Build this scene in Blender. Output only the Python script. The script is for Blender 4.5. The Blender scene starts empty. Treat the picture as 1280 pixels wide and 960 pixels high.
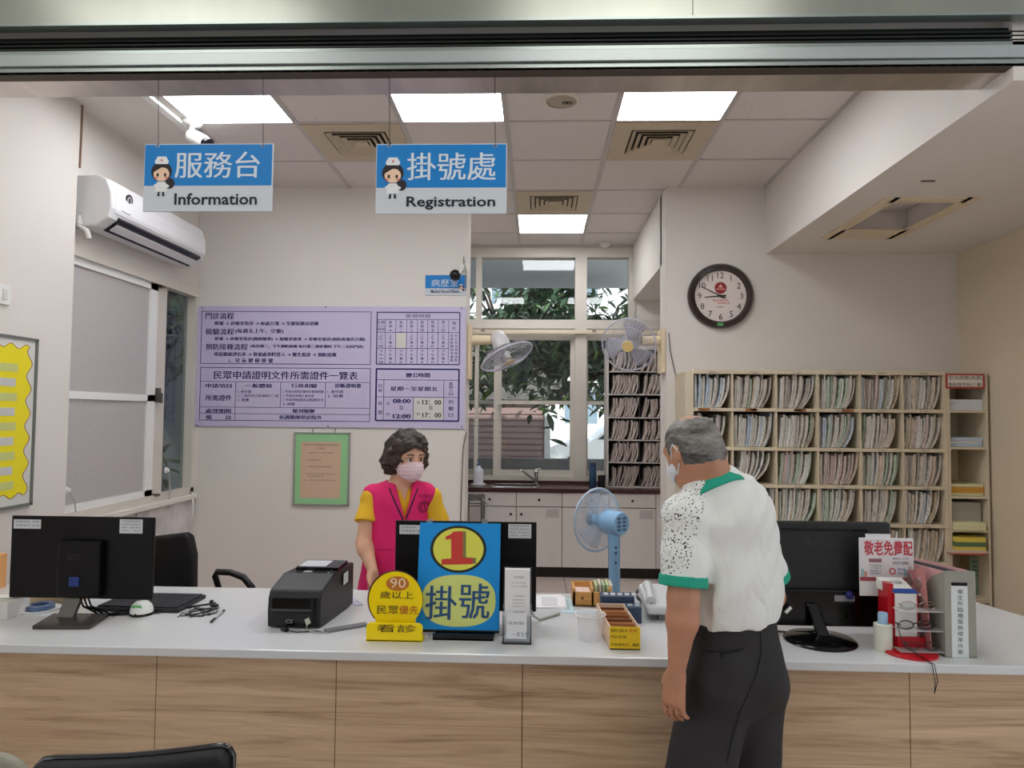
import bpy, bmesh, math, random
import numpy as np
from mathutils import Vector, Matrix
random.seed(7)
SC = bpy.context.scene
COL = SC.collection

# ------------------------------------------------------------------ camera
CAM_H = 1.547
F_PX = 866.16
YAW, PITCH, ROLL = 0.03644, 0.04395, -0.008935
_f = Vector((-math.sin(YAW)*math.cos(PITCH), math.cos(YAW)*math.cos(PITCH), math.sin(PITCH)))
_r0 = Vector((math.cos(YAW), math.sin(YAW), 0)); _u0 = _r0.cross(_f)
_r = math.cos(ROLL)*_r0 - math.sin(ROLL)*_u0
_u = math.cos(ROLL)*_u0 + math.sin(ROLL)*_r0
cam = bpy.data.cameras.new('camera'); camo = bpy.data.objects.new('camera', cam); COL.objects.link(camo)
cam.sensor_fit = 'HORIZONTAL'; cam.sensor_width = 36; cam.lens = 36*F_PX/1280
cam.clip_start = .02; cam.clip_end = 200
camo.matrix_world = Matrix(((_r.x, _u.x, -_f.x, 0), (_r.y, _u.y, -_f.y, 0), (_r.z, _u.z, -_f.z, CAM_H), (0, 0, 0, 1)))
SC.camera = camo

def at(px, py, X=None, Y=None, Z=None):
    """point of the room seen at photo pixel (px,py) on the plane X=, Y= or Z="""
    d = (px-640)/F_PX*_r - (py-480)/F_PX*_u + _f
    if X is not None: t = X/d.x
    elif Y is not None: t = Y/d.y
    else: t = (Z-CAM_H)/d.z
    return Vector((d.x*t, d.y*t, d.z*t+CAM_H))

# ------------------------------------------------------------------ world, sun, exposure
w = bpy.data.worlds.new('sky'); SC.world = w; w.use_nodes = True
bg = w.node_tree.nodes['Background']
bg.inputs[0].default_value = (.86, .93, 1, 1); bg.inputs[1].default_value = 1.1
sun = bpy.data.lights.new('sun', 'SUN'); sun.energy = 3.5; sun.angle = .02; sun.color = (1, .95, .86)
suno = bpy.data.objects.new('sun', sun); COL.objects.link(suno)
suno.rotation_euler = (math.radians(38), math.radians(25), 0); suno.location = (0, 12, 9)
SC.view_settings.view_transform = 'Standard'; SC.view_settings.look = 'None'
SC.view_settings.exposure = 0.5; SC.view_settings.gamma = 1; SC.view_settings.use_curve_mapping = False
PANEL_STRENGTH = 9.5
HALL_STRENGTH = 3.1

# ------------------------------------------------------------------ materials
def lin(c):
    return tuple(((v/255)/12.92 if v/255 <= .04045 else ((v/255+.055)/1.055)**2.4) for v in c)
_M = {}
def M(name, rgb=None, rough=.5, metal=0, var=0, vscale=8, bump=0, bscale=60, trans=0, alpha=1, emit=0, coat=0, stretch=(1, 1, 1), ior=1.45, spec=None):
    if name in _M: return _M[name]
    m = bpy.data.materials.new(name); m.use_nodes = True; nt = m.node_tree; N = nt.nodes; L = nt.links
    b = N['Principled BSDF']; c = lin(rgb)
    b.inputs['Base Color'].default_value = (*c, 1)
    b.inputs['Roughness'].default_value = rough; b.inputs['Metallic'].default_value = metal
    b.inputs['IOR'].default_value = ior
    if spec is not None: b.inputs['Specular IOR Level'].default_value = spec
    if trans: b.inputs['Transmission Weight'].default_value = trans
    if alpha < 1: b.inputs['Alpha'].default_value = alpha
    if coat: b.inputs['Coat Weight'].default_value = coat
    if emit:
        b.inputs['Emission Color'].default_value = (*c, 1); b.inputs['Emission Strength'].default_value = emit
    if var or bump:
        tc = N.new('ShaderNodeTexCoord'); mp = N.new('ShaderNodeMapping'); mp.inputs['Scale'].default_value = stretch
        L.new(tc.outputs['Object'], mp.inputs['Vector'])
    if var:
        n = N.new('ShaderNodeTexNoise'); n.inputs['Scale'].default_value = vscale; n.inputs['Detail'].default_value = 5
        L.new(mp.outputs[0], n.inputs['Vector'])
        r = N.new('ShaderNodeValToRGB')
        r.color_ramp.elements[0].position = .3; r.color_ramp.elements[1].position = .7
        r.color_ramp.elements[0].color = (*[max(0, x*(1-var)) for x in c], 1)
        r.color_ramp.elements[1].color = (*[min(1, x*(1+var)) for x in c], 1)
        L.new(n.outputs['Fac'], r.inputs[0]); L.new(r.outputs[0], b.inputs['Base Color'])
    if bump:
        n2 = N.new('ShaderNodeTexNoise'); n2.inputs['Scale'].default_value = bscale; n2.inputs['Detail'].default_value = 4
        L.new(mp.outputs[0], n2.inputs['Vector'])
        bp = N.new('ShaderNodeBump'); bp.inputs['Strength'].default_value = bump; bp.inputs['Distance'].default_value = .01
        L.new(n2.outputs['Fac'], bp.inputs['Height']); L.new(bp.outputs[0], b.inputs['Normal'])
    _M[name] = m
    return m

# ------------------------------------------------------------------ mesh builder
def frame(d):
    d = Vector(d).normalized()
    a = Vector((0, 0, 1)) if abs(d.z) < .95 else Vector((1, 0, 0))
    x = d.cross(a).normalized(); y = d.cross(x).normalized()
    return x, y, d
_txt = {}
def text_geo(body, bold=0):
    k = (body, bold)
    if k not in _txt:
        c = bpy.data.curves.new('t', 'FONT'); c.body = body; c.resolution_u = 2; c.offset = bold
        o = bpy.data.objects.new('t', c); m = o.to_mesh()
        v = [tuple(x.co) for x in m.vertices]; f = [tuple(p.vertices) for p in m.polygons]
        o.to_mesh_clear(); bpy.data.objects.remove(o); bpy.data.curves.remove(c)
        _txt[k] = (v, f)
    return _txt[k]

class MB:
    def __init__(s): s.v = []; s.f = []
    def add(s, v, f):
        n = len(s.v); s.v += [tuple(p) for p in v]; s.f += [tuple(i+n for i in q) for q in f]; return s
    def box(s, x0, x1, y0, y1, z0, z1):
        v = [(x, y, z) for z in (z0, z1) for y in (y0, y1) for x in (x0, x1)]
        return s.add(v, [(0, 2, 3, 1), (4, 5, 7, 6), (0, 1, 5, 4), (2, 6, 7, 3), (0, 4, 6, 2), (1, 3, 7, 5)])
    def obox(s, c, ax, ay, az):
        c = Vector(c); ax, ay, az = Vector(ax), Vector(ay), Vector(az)
        v = [c+i*ax+j*ay+k*az for k in (-1, 1) for j in (-1, 1) for i in (-1, 1)]
        return s.add(v, [(0, 2, 3, 1), (4, 5, 7, 6), (0, 1, 5, 4), (2, 6, 7, 3), (0, 4, 6, 2), (1, 3, 7, 5)])
    def cyl(s, a, b, ra, rb=None, n=16, caps=True):
        a, b = Vector(a), Vector(b); rb = ra if rb is None else rb
        x, y, d = frame(b-a); v = []
        for c, r in ((a, ra), (b, rb)):
            for i in range(n):
                t = 2*math.pi*i/n; v.append(c+r*(math.cos(t)*x+math.sin(t)*y))
        f = [(i, (i+1) % n, n+(i+1) % n, n+i) for i in range(n)]
        if caps: f += [tuple(range(n-1, -1, -1)), tuple(range(n, 2*n))]
        return s.add(v, f)
    def tube(s, pts, r, n=6, closed=False):
        pts = [Vector(p) for p in pts]; m = len(pts); v = []; px = None
        for i, p in enumerate(pts):
            a = pts[i-1] if (i > 0 or closed) else p; b = pts[(i+1) % m] if (i < m-1 or closed) else p
            d = (b-a).normalized()
            if px is None: x, y, _ = frame(d)
            else:
                x = (px-d*px.dot(d))
                x = x.normalized() if x.length > 1e-6 else frame(d)[0]
                y = d.cross(x)
            px = x
            rr = r[i] if isinstance(r, (list, tuple)) else r
            for j in range(n):
                t = 2*math.pi*j/n; v.append(p+rr*(math.cos(t)*x+math.sin(t)*y))
        f = []
        for i in range(m if closed else m-1):
            k = (i+1) % m
            for j in range(n): f.append((i*n+j, i*n+(j+1) % n, k*n+(j+1) % n, k*n+j))
        if not closed: f += [tuple(range(n-1, -1, -1)), tuple(range((m-1)*n, m*n))]
        return s.add(v, f)
    def lathe(s, prof, c=(0, 0, 0), axis=(0, 0, 1), n=24, caps=True):
        c = Vector(c); x, y, d = frame(axis); v = []; f = []; m = len(prof)
        for r, z in prof:
            for j in range(n):
                t = 2*math.pi*j/n; v.append(c+d*z+r*(math.cos(t)*x+math.sin(t)*y))
        for i in range(m-1):
            for j in range(n): f.append((i*n+j, i*n+(j+1) % n, (i+1)*n+(j+1) % n, (i+1)*n+j))
        if caps: f += [tuple(range(n-1, -1, -1)), tuple(range((m-1)*n, m*n))]
        return s.add(v, f)
    def prism(s, poly, o, ux, uy, dv):
        o, ux, uy, dv = Vector(o), Vector(ux), Vector(uy), Vector(dv); n = len(poly)
        a = [o+p[0]*ux+p[1]*uy for p in poly]
        return s.add(a+[p+dv for p in a], [tuple(range(n-1, -1, -1)), tuple(range(n, 2*n))]+[(i, (i+1) % n, n+(i+1) % n, n+i) for i in range(n)])
    def ell(s, c, r, nu=16, nv=10, R=None):
        c = Vector(c); v = []; f = []
        for i in range(nv+1):
            p = math.pi*i/nv
            for j in range(nu):
                t = 2*math.pi*j/nu
                q = Vector((r[0]*math.sin(p)*math.cos(t), r[1]*math.sin(p)*math.sin(t), r[2]*math.cos(p)))
                if R is not None: q = R @ q
                v.append(c+q)
        for i in range(nv):
            for j in range(nu): f.append((i*nu+j, (i+1)*nu+j, (i+1)*nu+(j+1) % nu, i*nu+(j+1) % nu))
        return s.add(v, f)
    def sheet(s, poly3): return s.add(poly3, [tuple(range(len(poly3)))])
    def text(s, body, c, w=None, h=None, right=(1, 0, 0), up=(0, 0, 1), bold=0, keep=False):
        """flat lettering centred on c, its ink box w wide and h high"""
        v, f = text_geo(body, bold)
        if not v: return s
        xs = [p[0] for p in v]; ys = [p[1] for p in v]
        bw, bh = max(xs)-min(xs), max(ys)-min(ys); cx, cy = (max(xs)+min(xs))/2, (max(ys)+min(ys))/2
        bw = max(bw, 1e-4); bh = max(bh, 1e-4)
        if w is None: sx = sy = h/bh
        elif h is None: sx = sy = w/bw
        else: sx, sy = w/bw, h/bh
        c, right, up = Vector(c), Vector(right).normalized(), Vector(up).normalized()
        return s.add([c+right*((p[0]-cx)*sx)+up*((p[1]-cy)*sy) for p in v], f)
    def tpx(s, body, x0, y0, x1, y1, Y, bold=0):
        """lettering on the plane Y= filling the photo rectangle x0..x1, y0..y1"""
        a = at(x0, y0, Y=Y); b = at(x1, y1, Y=Y)
        return s.text(body, ((a.x+b.x)/2, Y, (a.z+b.z)/2), abs(b.x-a.x), abs(a.z-b.z), bold=bold)
    def build(s, name, mat, parent=None, smooth=0, bevel=0, seg=2, w=True, kind=None, label=None, solid=0):
        me = bpy.data.meshes.new(name)
        vs = s.v
        if parent is not None and w:
            r = parent
            while r.parent: r = r.parent
            l = r.location; vs = [(p[0]-l.x, p[1]-l.y, p[2]-l.z) for p in vs]
        me.from_pydata(vs, [], s.f); me.materials.append(mat); me.update()
        bm = bmesh.new(); bm.from_mesh(me); bmesh.ops.recalc_face_normals(bm, faces=bm.faces); bm.to_mesh(me); bm.free()
        o = bpy.data.objects.new(name, me); COL.objects.link(o)
        if parent is not None: o.parent = parent
        if smooth:
            for p in me.polygons: p.use_smooth = True
            me.set_sharp_from_angle(angle=math.radians(smooth if smooth > 1 else 40))
        if solid:
            md = o.modifiers.new('thickness', 'SOLIDIFY'); md.thickness = solid; md.offset = 0
        if bevel:
            md = o.modifiers.new('bevel', 'BEVEL'); md.width = bevel; md.segments = seg; md.limit_method = 'ANGLE'
            md.angle_limit = math.radians(40)
        if kind: o['kind'] = kind
        if label: o['label'] = label
        return o

def thing(name, label, cat, loc=(0, 0, 0), rotz=0, group=None):
    o = bpy.data.objects.new(name, None); COL.objects.link(o); o.empty_display_size = .05
    o.location = loc; o.rotation_euler = (0, 0, rotz); o['label'] = label; o['category'] = cat
    if group: o['group'] = group
    return o
def tag(o, label, cat, group=None, kind=None):
    o['label'] = label; o['category'] = cat
    if group: o['group'] = group
    if kind: o['kind'] = kind
    return o
def struct(name, mb, mat, parent=None, label=None, **k):
    o = mb.build(name, mat, parent, **k)
    if parent is None:
        o['kind'] = 'structure'
        if label: o['label'] = label
    return o
def copy_tree(o, parent=None):
    c = o.copy(); COL.objects.link(c); c.parent = parent
    for ch in list(o.children): copy_tree(ch, c)
    return c
def B(*a): return MB().box(*a)
V3 = Vector
def ring(c, ax, ay, n=24, a0=0, a1=2*math.pi, closed=True):
    c, ax, ay = V3(c), V3(ax), V3(ay); m = n if closed else n+1
    return [c+math.cos(a0+(a1-a0)*i/n)*ax+math.sin(a0+(a1-a0)*i/n)*ay for i in range(m)]
# ================================================================== THE ROOM
CEIL = 3.304; T = .64; GX = -.1944; GY = 3.4474
XL, XN, XR = -2.66, -2.62, 3.156        # wall with the window, near wall strip, right wall
YB, YW = 5.29, 7.14                     # back wall, window wall of the alcove
AL, AR = -.547, .979                    # alcove opening
CT = .74                                # counter top height
wallm = M('wall_paint', (224, 218, 212), .75, var=.03, vscale=1.2, bump=.06, bscale=14)
wallw = M('wall_paint_warm', (222, 206, 180), .75, var=.03, vscale=1.2, bump=.05, bscale=14)
framem = M('window_aluminium', (214, 208, 198), .45, var=.04, vscale=3)
darkm = M('black_plastic', (17, 16, 20), .42, bump=.02, bscale=300)
blackm = M('black_gloss', (8, 8, 10), .15)
whitem = M('white_plastic', (232, 232, 230), .4)
steelm = M('stainless_steel', (170, 174, 167), .36, metal=1, var=.12, vscale=2.5, stretch=(1, 1, .3), bump=.02, bscale=3)
steelu = M('stainless_underside', (198, 190, 184), .3, metal=1, var=.18, vscale=3, stretch=(2.2, .3, .3), bump=.02, bscale=4)
alum = M('aluminium_track', (166, 176, 174), .35, metal=.9, var=.05, vscale=2)
chrome = M('chrome', (200, 200, 200), .18, metal=1)
paperm = M('white_paper', (238, 238, 240), .8)
inkm = M('black_ink', (24, 24, 28), .7)

# floor with tiles ---------------------------------------------------
floorm = M('floor_screed', (120, 104, 96), .6, var=.05)
fl = struct('floor', B(-5, 5, -3.2, 7.4, -.12, -.008), floorm, label='pale pinkish square floor tiles with dark joints')
ftm = M('floor_tile', (206, 190, 182), .28, var=.05, vscale=2)
tile_me = None
for iy in range(4):
    for ix in range(6):
        x0 = -1.05+ix*.44; y0 = 5.27+iy*.44
        if tile_me is None:
            o = B(.004, .436, .004, .436, -.008, 0).build('floor_tile', ftm, fl, w=False, bevel=.002, seg=1); tile_me = o.data
        else:
            o = bpy.data.objects.new('floor_tile', tile_me); COL.objects.link(o); o.parent = fl
        o.location = (x0, y0, 0)
hf = MB()
for iy in range(14):
    for ix in range(16):
        x0 = -3.5+ix*.44; y0 = -.89+iy*.44
        hf.box(x0+.004, x0+.436, y0+.004, y0+.436, -.008, 0)
o = hf.build('floor_tile_field', ftm, fl, w=False, kind='stuff')

# ceiling: slab, grid bars, tiles -----------------------------------
slabm = M('plaster_ceiling', (222, 216, 206), .8)
cs = MB().box(-3.2, 3.6, 2.6, 7.5, CEIL+.016, CEIL+.15)
ceil = struct('ceiling', cs, slabm, label='suspended ceiling of speckled mineral tiles in a white metal grid')
B(-2.75, GX-3*T-.016, 2.6, YB+.1, CEIL-.002, CEIL+.03).build('plaster_border', wallm, ceil)
def tile_material():
    m = bpy.data.materials.new('mineral_tile'); m.use_nodes = True; nt = m.node_tree; N = nt.nodes; L = nt.links
    b = N['Principled BSDF']; b.inputs['Roughness'].default_value = .9
    tc = N.new('ShaderNodeTexCoord'); v = N.new('ShaderNodeTexVoronoi'); v.inputs['Scale'].default_value = 55
    n = N.new('ShaderNodeTexNoise'); n.inputs['Scale'].default_value = 25
    L.new(tc.outputs['Object'], v.inputs['Vector']); L.new(tc.outputs['Object'], n.inputs['Vector'])
    r = N.new('ShaderNodeValToRGB'); r.color_ramp.elements[0].position = .13; r.color_ramp.elements[1].position = .24
    r.color_ramp.elements[0].color = (*lin((178, 168, 164)), 1); r.color_ramp.elements[1].color = (*lin((222, 214, 210)), 1)
    ad = N.new('ShaderNodeMath'); ad.operation = 'MULTIPLY_ADD'; ad.inputs[1].default_value = .35; 
    L.new(n.outputs['Fac'], ad.inputs[0]); L.new(v.outputs['Distance'], ad.inputs[2])
    sb = N.new('ShaderNodeMath'); sb.operation = 'SUBTRACT'; sb.inputs[1].default_value = .12; L.new(ad.outputs[0], sb.inputs[0])
    L.new(sb.outputs[0], r.inputs[0]); L.new(r.outputs[0], b.inputs['Base Color'])
    bp = N.new('ShaderNodeBump'); bp.inputs['Strength'].default_value = .4; bp.inputs['Distance'].default_value = .004
    L.new(sb.outputs[0], bp.inputs['Height']); L.new(bp.outputs[0], b.inputs['Normal'])
    return m
tilem = tile_material()
barm = M('ceiling_grid_bar', (196, 190, 186), .5)
lit = {(-3, 0), (-1, 0), (1, 0), (0, 4)}; vents = {(-2, 1), (1, 1), (0, 3)}
def cell_ok(i, j):
    x0 = GX+i*T; y0 = GY+j*T
    if y0 >= YB-.05: return -1 <= i <= 1
    return True
base_tile = None
for i in range(-3, 3):
    for j in range(-1, 6):
        if not cell_ok(i, j) or (i, j) in lit: continue
        x0, x1 = GX+i*T+.003, GX+(i+1)*T-.003; y0, y1 = GY+j*T+.003, GY+(j+1)*T-.003
        if j >= 3: x0, x1 = max(x0, -.8), min(x1, 1.0)
        y1 = min(y1, YW)
        full = abs(x1-x0-T) < .02 and abs(y1-y0-T) < .02
        if (i, j) in vents: continue
        if full and base_tile:
            o = bpy.data.objects.new('ceiling_tile', base_tile); COL.objects.link(o); o.parent = ceil
        else:
            o = B(0, x1-x0, 0, y1-y0, 0, .012).build('ceiling_tile', tilem, ceil, w=False)
            if full: base_tile = o.data
        o.location = (x0, y0, CEIL+.004)
for i in range(-3, 4):
    ye = YW if -1 <= i <= 1 else YB
    B(GX+i*T-.014, GX+i*T+.014, 2.7, ye, CEIL-.002, CEIL+.014).build('grid_bar', barm, ceil)
for j in range(-1, 6):
    xa, xb = (-.8, 1.0) if j >= 3 else (GX-3*T, GX+3*T)
    B(xa, xb, GY+j*T-.008, GY+j*T+.008, CEIL-.001, CEIL+.013).build('grid_bar', barm, ceil)
B(AL-.25, AR+.02, YW-.03, YW, CEIL-.03, CEIL+.014).build('wall_angle', barm, ceil)

# lamps in the ceiling ------------------------------------------------
panelm = M('lamp_diffuser', (250, 252, 255), .4, emit=PANEL_STRENGTH)
lab = {(-3, 0): 'glowing square ceiling light panel above the left hanging sign and air conditioner',
       (-1, 0): 'glowing square ceiling light panel above the registration sign',
       (1, 0): 'glowing square ceiling light panel beside the square air vent, near the ceiling beam',
       (0, 4): 'small far ceiling light panel in the alcove before the window'}
for (i, j), l in lab.items():
    x0, y0 = GX+i*T, GY+j*T
    t = thing('ceiling_light', l, 'ceiling light', (x0+T/2, y0+T/2, CEIL), group='ceiling light panels')
    MB().box(x0+.016, x0+T-.016, y0+.012, y0+T-.012, CEIL+.001, CEIL+.01).build('diffuser', panelm, t)
    fr = MB()
    for a in ((x0+.008, x0+.018, y0+.01, y0+T-.01), (x0+T-.018, x0+T-.008, y0+.01, y0+T-.01), (x0+.01, x0+T-.01, y0+.006, y0+.014), (x0+.01, x0+T-.01, y0+T-.014, y0+T-.006)):
        fr.box(*a, CEIL-.004, CEIL+.014)
    fr.build('frame', barm, t)
ventm = M('beige_vent', (200, 184, 158), .5, var=.04); ventd = M('vent_dark', (40, 34, 30), .8)
vl = {(-2, 1): 'square beige ceiling air vent behind the registration sign', (1, 1): 'square beige ceiling air vent beside the ceiling beam',
      (0, 3): 'square beige ceiling air vent in the alcove before the far light panel'}
for (i, j), l in vl.items():
    cx, cy = GX+(i+.5)*T, GY+(j+.5)*T; t = thing('air_vent', l, 'air vent', (cx, cy, CEIL), group='ceiling air vents')
    def sq(mb, r0, r1, z0, z1):
        for a in ((cx-r1, cx+r1, cy-r1, cy-r0), (cx-r1, cx+r1, cy+r0, cy+r1), (cx-r1, cx-r0, cy-r0, cy+r0), (cx+r0, cx+r1, cy-r0, cy+r0)): mb.box(*a, z0, z1)
        return mb
    sq(MB(), .195, .305, CEIL-.004, CEIL+.012).build('face_plate', ventm, t)
    B(cx-.2, cx+.2, cy-.2, cy+.2, CEIL+.010, CEIL+.015).build('duct', ventd, t)
    for k, r in enumerate((.185, .147, .109, .071)):
        mb = MB(); r2 = r-.026
        A = [(cx-r, cy-r, CEIL-.008), (cx+r, cy-r, CEIL-.008), (cx+r, cy+r, CEIL-.008), (cx-r, cy+r, CEIL-.008)]
        Bq = [(cx-r2, cy-r2, CEIL+.008), (cx+r2, cy-r2, CEIL+.008), (cx+r2, cy+r2, CEIL+.008), (cx-r2, cy+r2, CEIL+.008)]
        mb.add(A+Bq, [(q, (q+1) % 4, 4+(q+1) % 4, 4+q) for q in range(4)]); mb.build('louvre', ventm, t, solid=.003)
    B(cx-.042, cx+.042, cy-.042, cy+.042, CEIL-.006, CEIL+.0).build('louvre', ventm, t)
c = at(702, 126, Z=CEIL)
t = thing('ceiling_speaker', 'round beige ceiling speaker in the middle tile', 'speaker', c)
MB().lathe([(.0, -.006), (.075, -.006), (.082, -.002), (.082, .004)], c, n=32).build('grille', M('speaker_beige', (176, 164, 146), .7), t, smooth=30)
MB().lathe([(.085, .004), (.085, -.008), (.105, -.006), (.108, .004)], c, n=32, caps=False).build('rim', M('speaker_rim', (220, 212, 200), .5), t, smooth=30)
for dx in (.02, .045): MB().lathe([(.010, -.009), (.016, -.009), (.016, -.004)], (c.x+dx, c.y+.01, c.z), n=12, caps=False).build('driver', ventd, t)
c = at(756, 304, Z=CEIL)
t = thing('smoke_detector', 'small round smoke detector on the alcove ceiling', 'smoke detector', c)
MB().lathe([(.055, 0), (.055, -.02), (.035, -.035), (.0, -.037)], c, n=24).build('body', whitem, t, smooth=30)
MB().lathe([(.02, -.036), (.018, -.044), (0, -.046)], c, n=16).build('sensor', M('sensor_white', (245, 245, 240), .3), t, smooth=30)

# walls --------------------------------------------------------------
zt = CEIL+.02
struct('wall_back_left', B(XL-.1, AL, YB, YB+.26, 0, zt), wallm, label='plain off-white back wall with the notice boards')
struct('wall_back_right', B(AR, XR+.2, YB, YB+.26, 0, zt), wallm, label='plain beige back wall with the clock above the file shelves')
struct('wall_right', B(XR, XR+.2, 2.3, YB+.2, 0, zt), wallw, label='beige side wall beyond the file shelves')
struct('wall_alcove_left', B(-1.0, -.8, YB+.26, YW+.2, 0, zt), wallm)
struct('wall_alcove_right', B(1.5, 1.7, YB+.26, YW+.2, 0, zt), wallm)
# near strip and window wall
YE = at(90, 400, X=XN).y
WT, WB = 2.52, .915
struct('wall_left', MB().box(XN-.3, XN, 1.2, YE, 0, zt), wallm, label='off-white wall strip with the yellow poster')
struct('wall_window_left', MB().box(XL-.2, XL, YE-.05, YB+.05, WT, zt).box(XL-.2, XL, YE-.05, YB+.05, 0, WB), wallm)
# beam along the right, soffit, beam in the alcove
BZ = 2.785; BX = 1.735
hx0, hx1 = at(1025, 298, Z=BZ), at(1225, 246, Z=BZ)
HX0, HX1, HY0, HY1 = 2.0, 2.43, 3.97, 4.62
bm_ = MB()
bm_.box(BX, HX0, 2.55, YB+.02, BZ, zt).box(HX1, XR+.05, 2.55, YB+.02, BZ, zt).box(HX0, HX1, 2.55, HY0, BZ, zt).box(HX0, HX1, HY1, YB+.02, BZ, zt).box(HX0, HX1, HY0, HY1, BZ+.14, zt)
bo = struct('trim_1', bm_, wallm, label='deep ceiling beam along the right side of the room')
beam2 = struct('trim_2', B(AR, 1.6, YB+.2, YW+.05, 2.737, zt), wallm, label='short beam over the right side of the alcove')
# access hatch frame in the soffit
t = thing('ceiling_hatch', 'recessed square access hatch in the underside of the beam', 'hatch', ((HX0+HX1)/2, (HY0+HY1)/2, BZ))
mb = MB()
for a in ((HX0-.05, HX0+.03, HY0-.05, HY1+.2), (HX1-.03, HX1+.05, HY0-.05, HY1+.2), (HX0, HX1, HY0-.05, HY0+.03), (HX0, HX1, HY1-.03, HY1+.2)): mb.box(*a, BZ-.006, BZ+.004)
mb.build('frame', wallw, t)
B(HX0+.01, HX1-.01, HY0+.01, HY1-.01, BZ+.132, BZ+.139).build('panel', tilem, t)
c = at(1160, 226, Z=BZ)
tag(B(c.x-.035, c.x+.035, c.y-.008, c.y+.008, BZ-.004, BZ+.001).build('ceiling_slot', blackm, bevel=.001), 'small black slot in the underside of the beam', 'slot')

# stainless header of the shutter opening -----------------------------
YH = 2.55
def zh(py): return at(640, py, Y=YH).z
zu = zh(88)
hd = struct('trim_3', B(-4, 4, YH-.06, YH-.035, zh(37), 3.55), steelm, label='brushed stainless steel header across the top of the service opening')
B(-4, 4, YH-.075, YH-.03, zh(39.5), zh(36)).build('edge_lip', alum, hd)
B(-4, 4, YH+.02, YH+.05, zh(60), zh(38)).build('shutter_slot', M('shutter_dark', (38, 42, 40), .5, metal=.4), hd)
for k in range(3): B(-4, 4, YH+.0, YH+.03, zh(46+5*k)-.003, zh(46+5*k)+.003).build('shutter_slat', M('shutter_slat_dark', (62, 66, 64), .4, metal=.6), hd)
B(-4, 4, YH-.0, YH+.05, zh(66), zh(58)).build('track', alum, hd)
B(-4, 4, YH-.02, YH+.05, zh(80), zh(65.5)).build('track', M('track_bright', (184, 192, 194), .42, metal=.7), hd, bevel=.002)
B(-4, 4, YH-.008, YH+.05, zh(86), zh(81)).build('track', alum, hd)
B(-4, 4, YH+.0, YH+.05, zh(88.5), zh(86)).build('track_groove', M('groove_dark', (70, 60, 52), .6), hd)
Yf = (CAM_H-zu)*0+at(640, 117, Z=zu).y
B(-4, 2.2, YH-.0, Yf, zu, zu+.01).build('underside', steelu, hd)
B(-4, 4, YH+.05, Yf, zu+.01, 3.5).build('core', wallm, hd)
sm = at(866, 20, Y=YH-.06).x
B(sm-.002, sm+.002, YH-.0605, YH-.05, zh(37), 3.5).build('seam', M('seam_dark', (120, 122, 118), .4, metal=.8), hd)

# hall on the near side: ceiling with added fill lamps, rear wall ----------------
hallc = struct('ceiling_hall', B(-5, 5, -3.2, YH-.08, 3.55, 3.65), M('hall_ceiling', (236, 238, 234), .8), label='plain white ceiling of the waiting hall')
struct('wall_hall_rear', B(-5, 5, -3.3, -3.2, 0, 3.65), wallm)
hallm = M('hall_fill_lamp', (255, 252, 244), .4, emit=HALL_STRENGTH)  # unseen lamps, added to give front light on the counter and signs
for k, (x, y) in enumerate(((-1.8, 1.45), (0.5, 1.45), (-1.8, -.9), (0.5, -.9))):
    t = thing('hall_fill_light', 'long white ceiling lamp over the waiting hall', 'ceiling light', (x, y, 3.55), group='waiting hall lamps')
    B(x-.6, x+.6, y-.3, y+.3, 3.53, 3.545).build('diffuser', hallm, t)
    B(x-.63, x+.63, y-.33, y+.33, 3.54, 3.56).build('housing', whitem, t)

# ---------------------------------------------------------- left window
def wy(px): return at(px, 450, X=XL).y
w1 = struct('window_1', MB().box(XL-.06, XL+.02, YE-.03, YB, WT-.085, WT).box(XL-.06, XL+.012, YE-.03, YB, WB, WB+.05).box(XL-.06, XL+.012, wy(241), YB, WB, WT), framem, label='white aluminium sliding window beside the air conditioner')
glassd = M('window_glass_dark', (190, 205, 205), .03, trans=1, ior=1.45)
frost = M('insect_screen', (196, 190, 190), .6, trans=0, alpha=.86, var=.04, vscale=60)
ysa, ysb = wy(187), wy(196)
sash = MB().box(XL-.035, XL-.005, ysa, ysb, WB+.05, WT-.085).box(XL-.035, XL-.005, YE-.02, ysb, 1.615, 1.66).box(XL-.035, XL-.005, YE-.02, ysb, WT-.13, WT-.085).box(XL-.035, XL-.005, YE-.02, ysb, WB+.05, WB+.09)
so = sash.build('screen_sash', M('sash_white', (236, 236, 234), .4), w1)
B(XL-.022, XL-.018, YE-.02, ysa, WB+.05, WT-.09).build('insect_screen', frost, so)
B(XL-.07, XL-.02, ysb+.02, wy(210), WB+.05, WT-.085).build('sash_stile', framem, w1)
B(XL-.06, XL-.055, wy(210), wy(241), WB+.05, WT-.085).build('pane', glassd, w1)
B(XL-.06, XL-.055, YE-.03, ysb, WB+.05, WT-.085).build('pane', glassd, w1)
MB().obox((XL+.0, ysb+.03, 1.66), (.012, 0, 0), (0, .018, 0), (0, 0, .05)).obox((XL+.02, ysb+.03, 1.64), (.012, 0, 0), (0, .008, 0), (0, 0, .035)).build('latch', M('latch_grey', (110, 108, 104), .4, metal=.6), w1)
MB().box(XL-.02, XL+.015, ysb+.01, ysb+.05, WT-.10, WT-.085).box(XL-.02, XL+.02, ysb+.0, ysb+.06, WB+.04, WB+.055).build('roller', M('roller_brown', (96, 84, 70), .5), w1)
B(XL-.05, XL+.045, YE-.03, YB, WB-.035, WB).build('sill', M('sill_white', (226, 222, 214), .4), w1, bevel=.004)
# marbled apron below the sill
def marble():
    m = M('marbled_panel', (205, 200, 200), .35, var=.22, vscale=6); return m
B(XL, XL+.012, ysb-.2, YB-.03, .56, WB-.035).build('apron', marble(), w1)
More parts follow.
